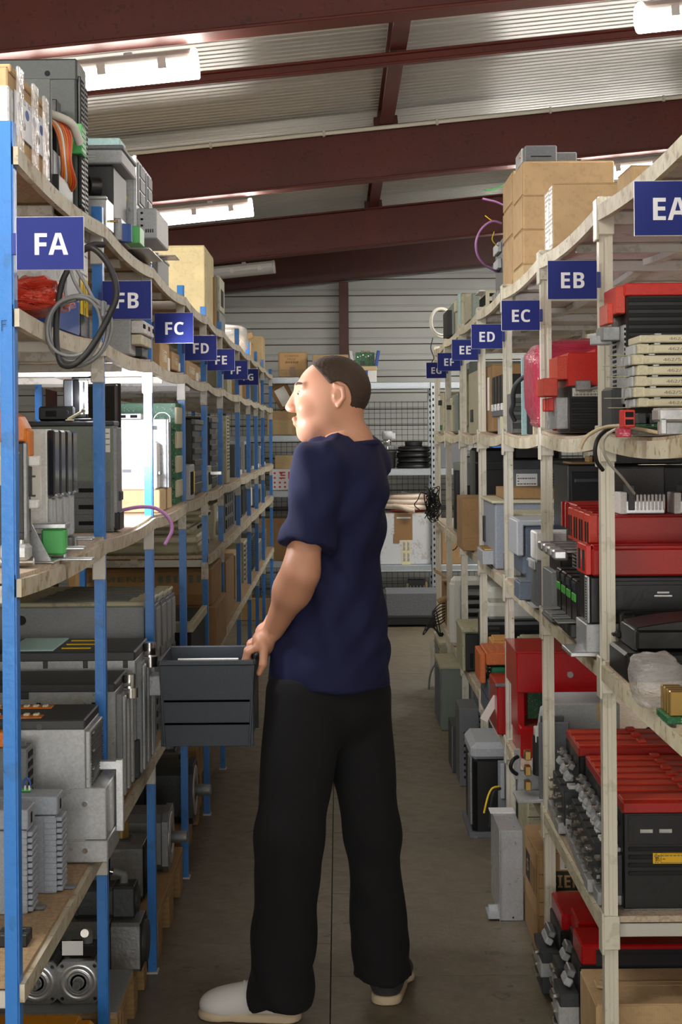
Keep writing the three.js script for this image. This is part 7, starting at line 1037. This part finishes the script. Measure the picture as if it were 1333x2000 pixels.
  const headPrims = [
    ell(H0, [.096, .094, .076]), ell(hp(-.022, -.045, 0), [.07, .075, .066]), ell(hp(-.05, -.085, 0), [.045, .04, .05]), cap(hp(-.07, -.108, 0), hp(-.03, -.1, 0), .02, .03), // jaw and chin
    cap(hp(-.092, .01, 0), hp(-.112, -.034, 0), .008, .013, { k: .012 }), ell(hp(-.104, -.04, .01), [.012, .008, .009], { k: .008 }), ell(hp(-.104, -.04, -.01), [.012, .008, .009], { k: .008 }),
    ...[-1, 1].flatMap((s) => [cap(hp(-.09, .022, s * .012), hp(-.074, .022, s * .046), .009, .008, { k: .012 }), ell(hp(-.076, .004, s * .03), [.011, .012, .014], { k: .006 }), ell(hp(-.066, -.036, s * .042), [.022, .02, .018], { k: .02 }),
      // ear: helix, lobe and hollow
      cap(hp(.01, .022, s * .079), hp(.03, .014, s * .083), .006, .0055, { k: .004 }), cap(hp(.03, .014, s * .083), hp(.032, -.012, s * .083), .0055, .005, { k: .004 }), cap(hp(.032, -.012, s * .083), hp(.018, -.032, s * .078), .005, .006, { k: .004 }), ell(hp(.016, -.004, s * .074), [.014, .026, .006], { k: .004 }), ell(hp(.008, -.006, s * .078), [.004, .008, .005], { k: .003 })]),
    cap(hp(-.1, -.066, -.016), hp(-.1, -.066, .016), .0065, .0065, { k: .006 }), cap(hp(-.096, -.078, -.014), hp(-.096, -.078, .014), .0075, .0075, { k: .006 }),
    cap(hp(.006, -.05, 0), j.neck.clone().add(V(0, .012, 0)), .054, .058, { k: .03 }),
  ];
  const head = skinOver(headPrims, H0.clone().add(V(-.15, -.17, -.12)), H0.clone().add(V(.16, .12, .12)), .004, .02);
  const whole = mergeGeometries([body, head, hand(lW, j.lEl, crate.z1 - .06, 1), hand(rW, j.rEl, crate.z0 + .07, -1)]);
  put('body', whole, 'skin');
  const hair = skinOver([ell(hp(.006, .012, 0), [.1, .092, .0805])], H0.clone().add(V(-.13, -.13, -.12)), H0.clone().add(V(.14, .13, .12)), .005, .01, (d, p) => { const x = p.x - H0.x, y = p.y - H0.y; const line = -(y - .045) * .62 - (x + .02) * .72, ear = .034 - Math.hypot(x - .018, (y + .01) * .8); return Math.max(d + .0015 * Math.sin(x * 400 + y * 260) * Math.sin(p.z * 380), line, (Math.abs(p.z - H0.z) > .05 ? ear : -1), -(y + .075)); });
  put('hair', hair, 'hair');
  for (const s of [-1, 1]) {
    const c = hp(-.0795, .003, s * .031).sub(O), e = mesh('eye', new THREE.SphereGeometry(.0108, 20, 14), 'white', M, c.toArray());
    mesh('iris', new THREE.SphereGeometry(.0056, 14, 10), 'hair', e, [-.0062, -.0006, s * .0022]);
    const lid = new THREE.SphereGeometry(.0119, 20, 10, 0, Math.PI * 2, 0, Math.PI * .42); lid.rotateZ(.35); mesh('eyelid', lid, 'skin', e, [0, 0, 0]);
    mesh('eyebrow', tubeGeo([hp(-.094, .022, s * .013), hp(-.0905, .029, s * .03), hp(-.076, .026, s * .05)].map((v) => v.sub(O)), .0034, 14), 'hair', M);
  }
  { const c = j.neck.clone().add(V(-.004, .004, 0)).sub(O), t = new THREE.TorusGeometry(.068, .0085, 12, 48); t.rotateX(Math.PI / 2); t.scale(1.06, 1, .98); t.rotateZ(.1); mesh('collar', t, 'navy', M, c.toArray()); }
  // t-shirt
  const up = (a, b) => b.clone().sub(a).normalize(), sl = j.lSh.clone().lerp(j.lEl, .74), sr = j.rSh.clone().lerp(j.rEl, .74), hem = J(640, 1335).y;
  const shirt = skinOver([
    cap(j.lSh.clone().add(V(.012, .004, 0)), j.lEl,   .06, .076, { cut: [sl, up(j.lSh, j.lEl)] }), cap(j.rSh, j.rEl, .066, .074, { cut: [sr, up(j.rSh, j.rEl)] }), cap(j.lSh, j.rSh, .066, .066), cap(j.neck.clone().add(V(0, -.02, 0)), j.chest, .074, .1), ell(j.chest, [.128, .21, .145]), ell(j.belly, [.118, .22, .13]), cap(j.belly, j.pelvis.clone().add(V(.012, -.06, 0)), .115, .148, { k: .05 }), ell(j.pelvis.clone().add(V(.0, .03, .0)), [.158, .2, .165], { k: .06 }),
  ], V(-.36, hem - .02, -4.85), V(.32, 1.58, -3.95), .009, .04, (d, p) => {
    const f = .0066 * Math.sin(p.x * 60 + p.y * 34 + 1.5 * Math.sin(p.y * 9) + p.z * 22) * (.4 + .6 * Math.abs(Math.sin(p.y * 7 + p.x * 5))) + .0045 * Math.sin(p.y * 48 - p.x * 52 + p.z * 30 + 2 * Math.sin(p.y * 13)) * Math.abs(Math.sin(p.y * 5 + 2));
    return Math.max(d + f, hem - p.y + .006 * Math.sin(p.x * 30 + p.z * 20), p.y - (j.neck.y + .002 + (p.x - j.neck.x) * .14) - Math.max(0, Math.hypot(p.x - j.neck.x, p.z - j.neck.z) - .07) * 2);
  });
  put('t_shirt', shirt, 'navy');
  const tr = skinOver([
    ell(j.pelvis.clone().add(V(.012, -.03, 0)), [.148, .15, .135]), cap(j.lHip, j.lKn, .108, .088), cap(j.lKn, j.lAn.clone().add(V(0, -.03, 0)), .086, .084, { cut: [V(0, .055, 0), V(0, -1, 0)] }), cap(j.rHip, j.rKn, .102, .074), cap(j.rKn, j.rAn.clone().add(V(0, -.02, 0)), .07, .078, { cut: [V(0, .075, 0), V(0, -1, 0)] }),
  ], V(-.36, .03, -4.75), V(.3, 1.06, -3.95), .010, .03, (d, p) => Math.max(d + .0042 * Math.sin(p.y * 26 + p.x * 40 + 2.4 * Math.sin(p.z * 18 + p.y * 5)) * (p.y < .6 ? .3 + .7 * Math.abs(Math.sin(p.y * 4.3 + 1)) : .3) + .004 * Math.sin(p.y * 64 + p.z * 40 + p.x * 30) * (p.y < .26 ? 1 - p.y / .26 : 0), p.y - hem - .03));
  put('trousers', tr, 'trousers');
  // shoes
  const shoe = (heel, dir, m, lace) => {
    const s = V(-dir.z, 0, dir.x), q = (f, y, w = 0) => V(heel.x + dir.x * f + s.x * w, y, heel.z + dir.z * f + s.z * w);
    const cut = [V(0, .024, 0), V(0, -1, 0)], g = skinOver([cap(q(.045, .05), q(.2, .038), .043, .04, { cut }), ell(q(.225, .036), [.052, .036, .045], { cut }), cap(q(.03, .085), q(.06, .075), .04, .042, { cut }), cap(q(.07, .085), q(.17, .052), .036, .034, { cut })], q(.12, .06).add(V(-.2, -.07, -.2)), q(.12, .06).add(V(.2, .1, .2)), .006, .03);
    const o = put('shoe', g, m);
    const so = skinOver([cap(q(.045, .012), q(.16, .012), .043, .044, { cut: [V(0, .0255, 0), V(0, 1, 0)] }), ell(q(.222, .012), [.058, .03, .048], { cut: [V(0, .0255, 0), V(0, 1, 0)] })], q(.12, .0).add(V(-.2, -.02, -.2)), q(.12, .0).add(V(.2, .06, .2)), .006, .02, (d, p) => Math.max(d, -p.y + .001));
    so.translate(-O.x, -O.y, -O.z); mesh('sole', so, 'sole', o);
    if (lace) for (let k = 0; k < 4; k++) { const a = q(.1 + k * .026, .112 - k * .011, -.022), b = q(.106 + k * .026, .112 - k * .011, .022), c = q(.103 + k * .026, .12 - k * .0115, 0); mesh('lace', tubeGeo([a, c, b].map((v) => v.sub(O)), .0032, 10), 'white', o); }
  };
  shoe(V(J(592, 1975).x, 0, -4.27), V(-1, 0, -.12).normalize(), 'shoewhite', 1);
  shoe(V(J(752, 1975).x, 0, -4.36), V(.16, 0, -1).normalize(), 'shoedark', 0);
  // bin held by its rim
  const cx = (crate.x0 + crate.x1) / 2, cz = (crate.z0 + crate.z1) / 2, w = crate.x1 - crate.x0, h = crate.y1 - crate.y0, dd = crate.z1 - crate.z0;
  const b = thing('carry_bin', 'dark blue grey open plastic bin held in the man\'s hands', 'bin', [cx, crate.y0, cz]);
  mesh('bottom', cbox(w * .9, .006, dd * .9, .001), 'crateblue', b, [0, .003, 0]);
  for (const s of [-1, 1]) { const a = cbox(.005, h, dd * .97, .001); a.rotateZ(-s * .06); mesh('side_wall', a, 'crateblue', b, [s * (w * .475 - .002), h / 2, 0]); const e = cbox(w * .97, h, .005, .001); e.rotateX(s * .06); mesh('end_wall', e, 'crateblue', b, [0, h / 2, s * (dd * .475 - .002)]); }
  for (const s of [-1, 1]) { mesh('rim', cbox(.009, .014, dd, .003), 'crateblue', b, [s * w / 2, h - .005, 0]); mesh('rim', cbox(w, .014, .009, .003), 'crateblue', b, [0, h - .005, s * dd / 2]); }
  for (const s of [-1, 1]) for (const y of [.06, .12]) mesh('rib', cbox(w * .9, .006, .004, .001), 'crateblue', b, [0, y, dd * .455 + y * .06]);
  const pad = thing('document_pad', 'grey green folder lying in the dark carried bin', 'paper', [cx - .01, crate.y0 + .0065, cz]); mesh('cover', cbox(w * .7, .19, .02, .002), 'greygreen', pad, [0, .095, -.02]); mesh('pages', cbox(w * .66, .2, .012, .001), 'paper', pad, [0, .1, -.036]);
}
// ---------------------------------------------------------------- shadows on, picture taken
scene.traverse((o) => { if (o.isMesh) { o.castShadow = true; o.receiveShadow = true; } });
renderer.render(scene, camera);
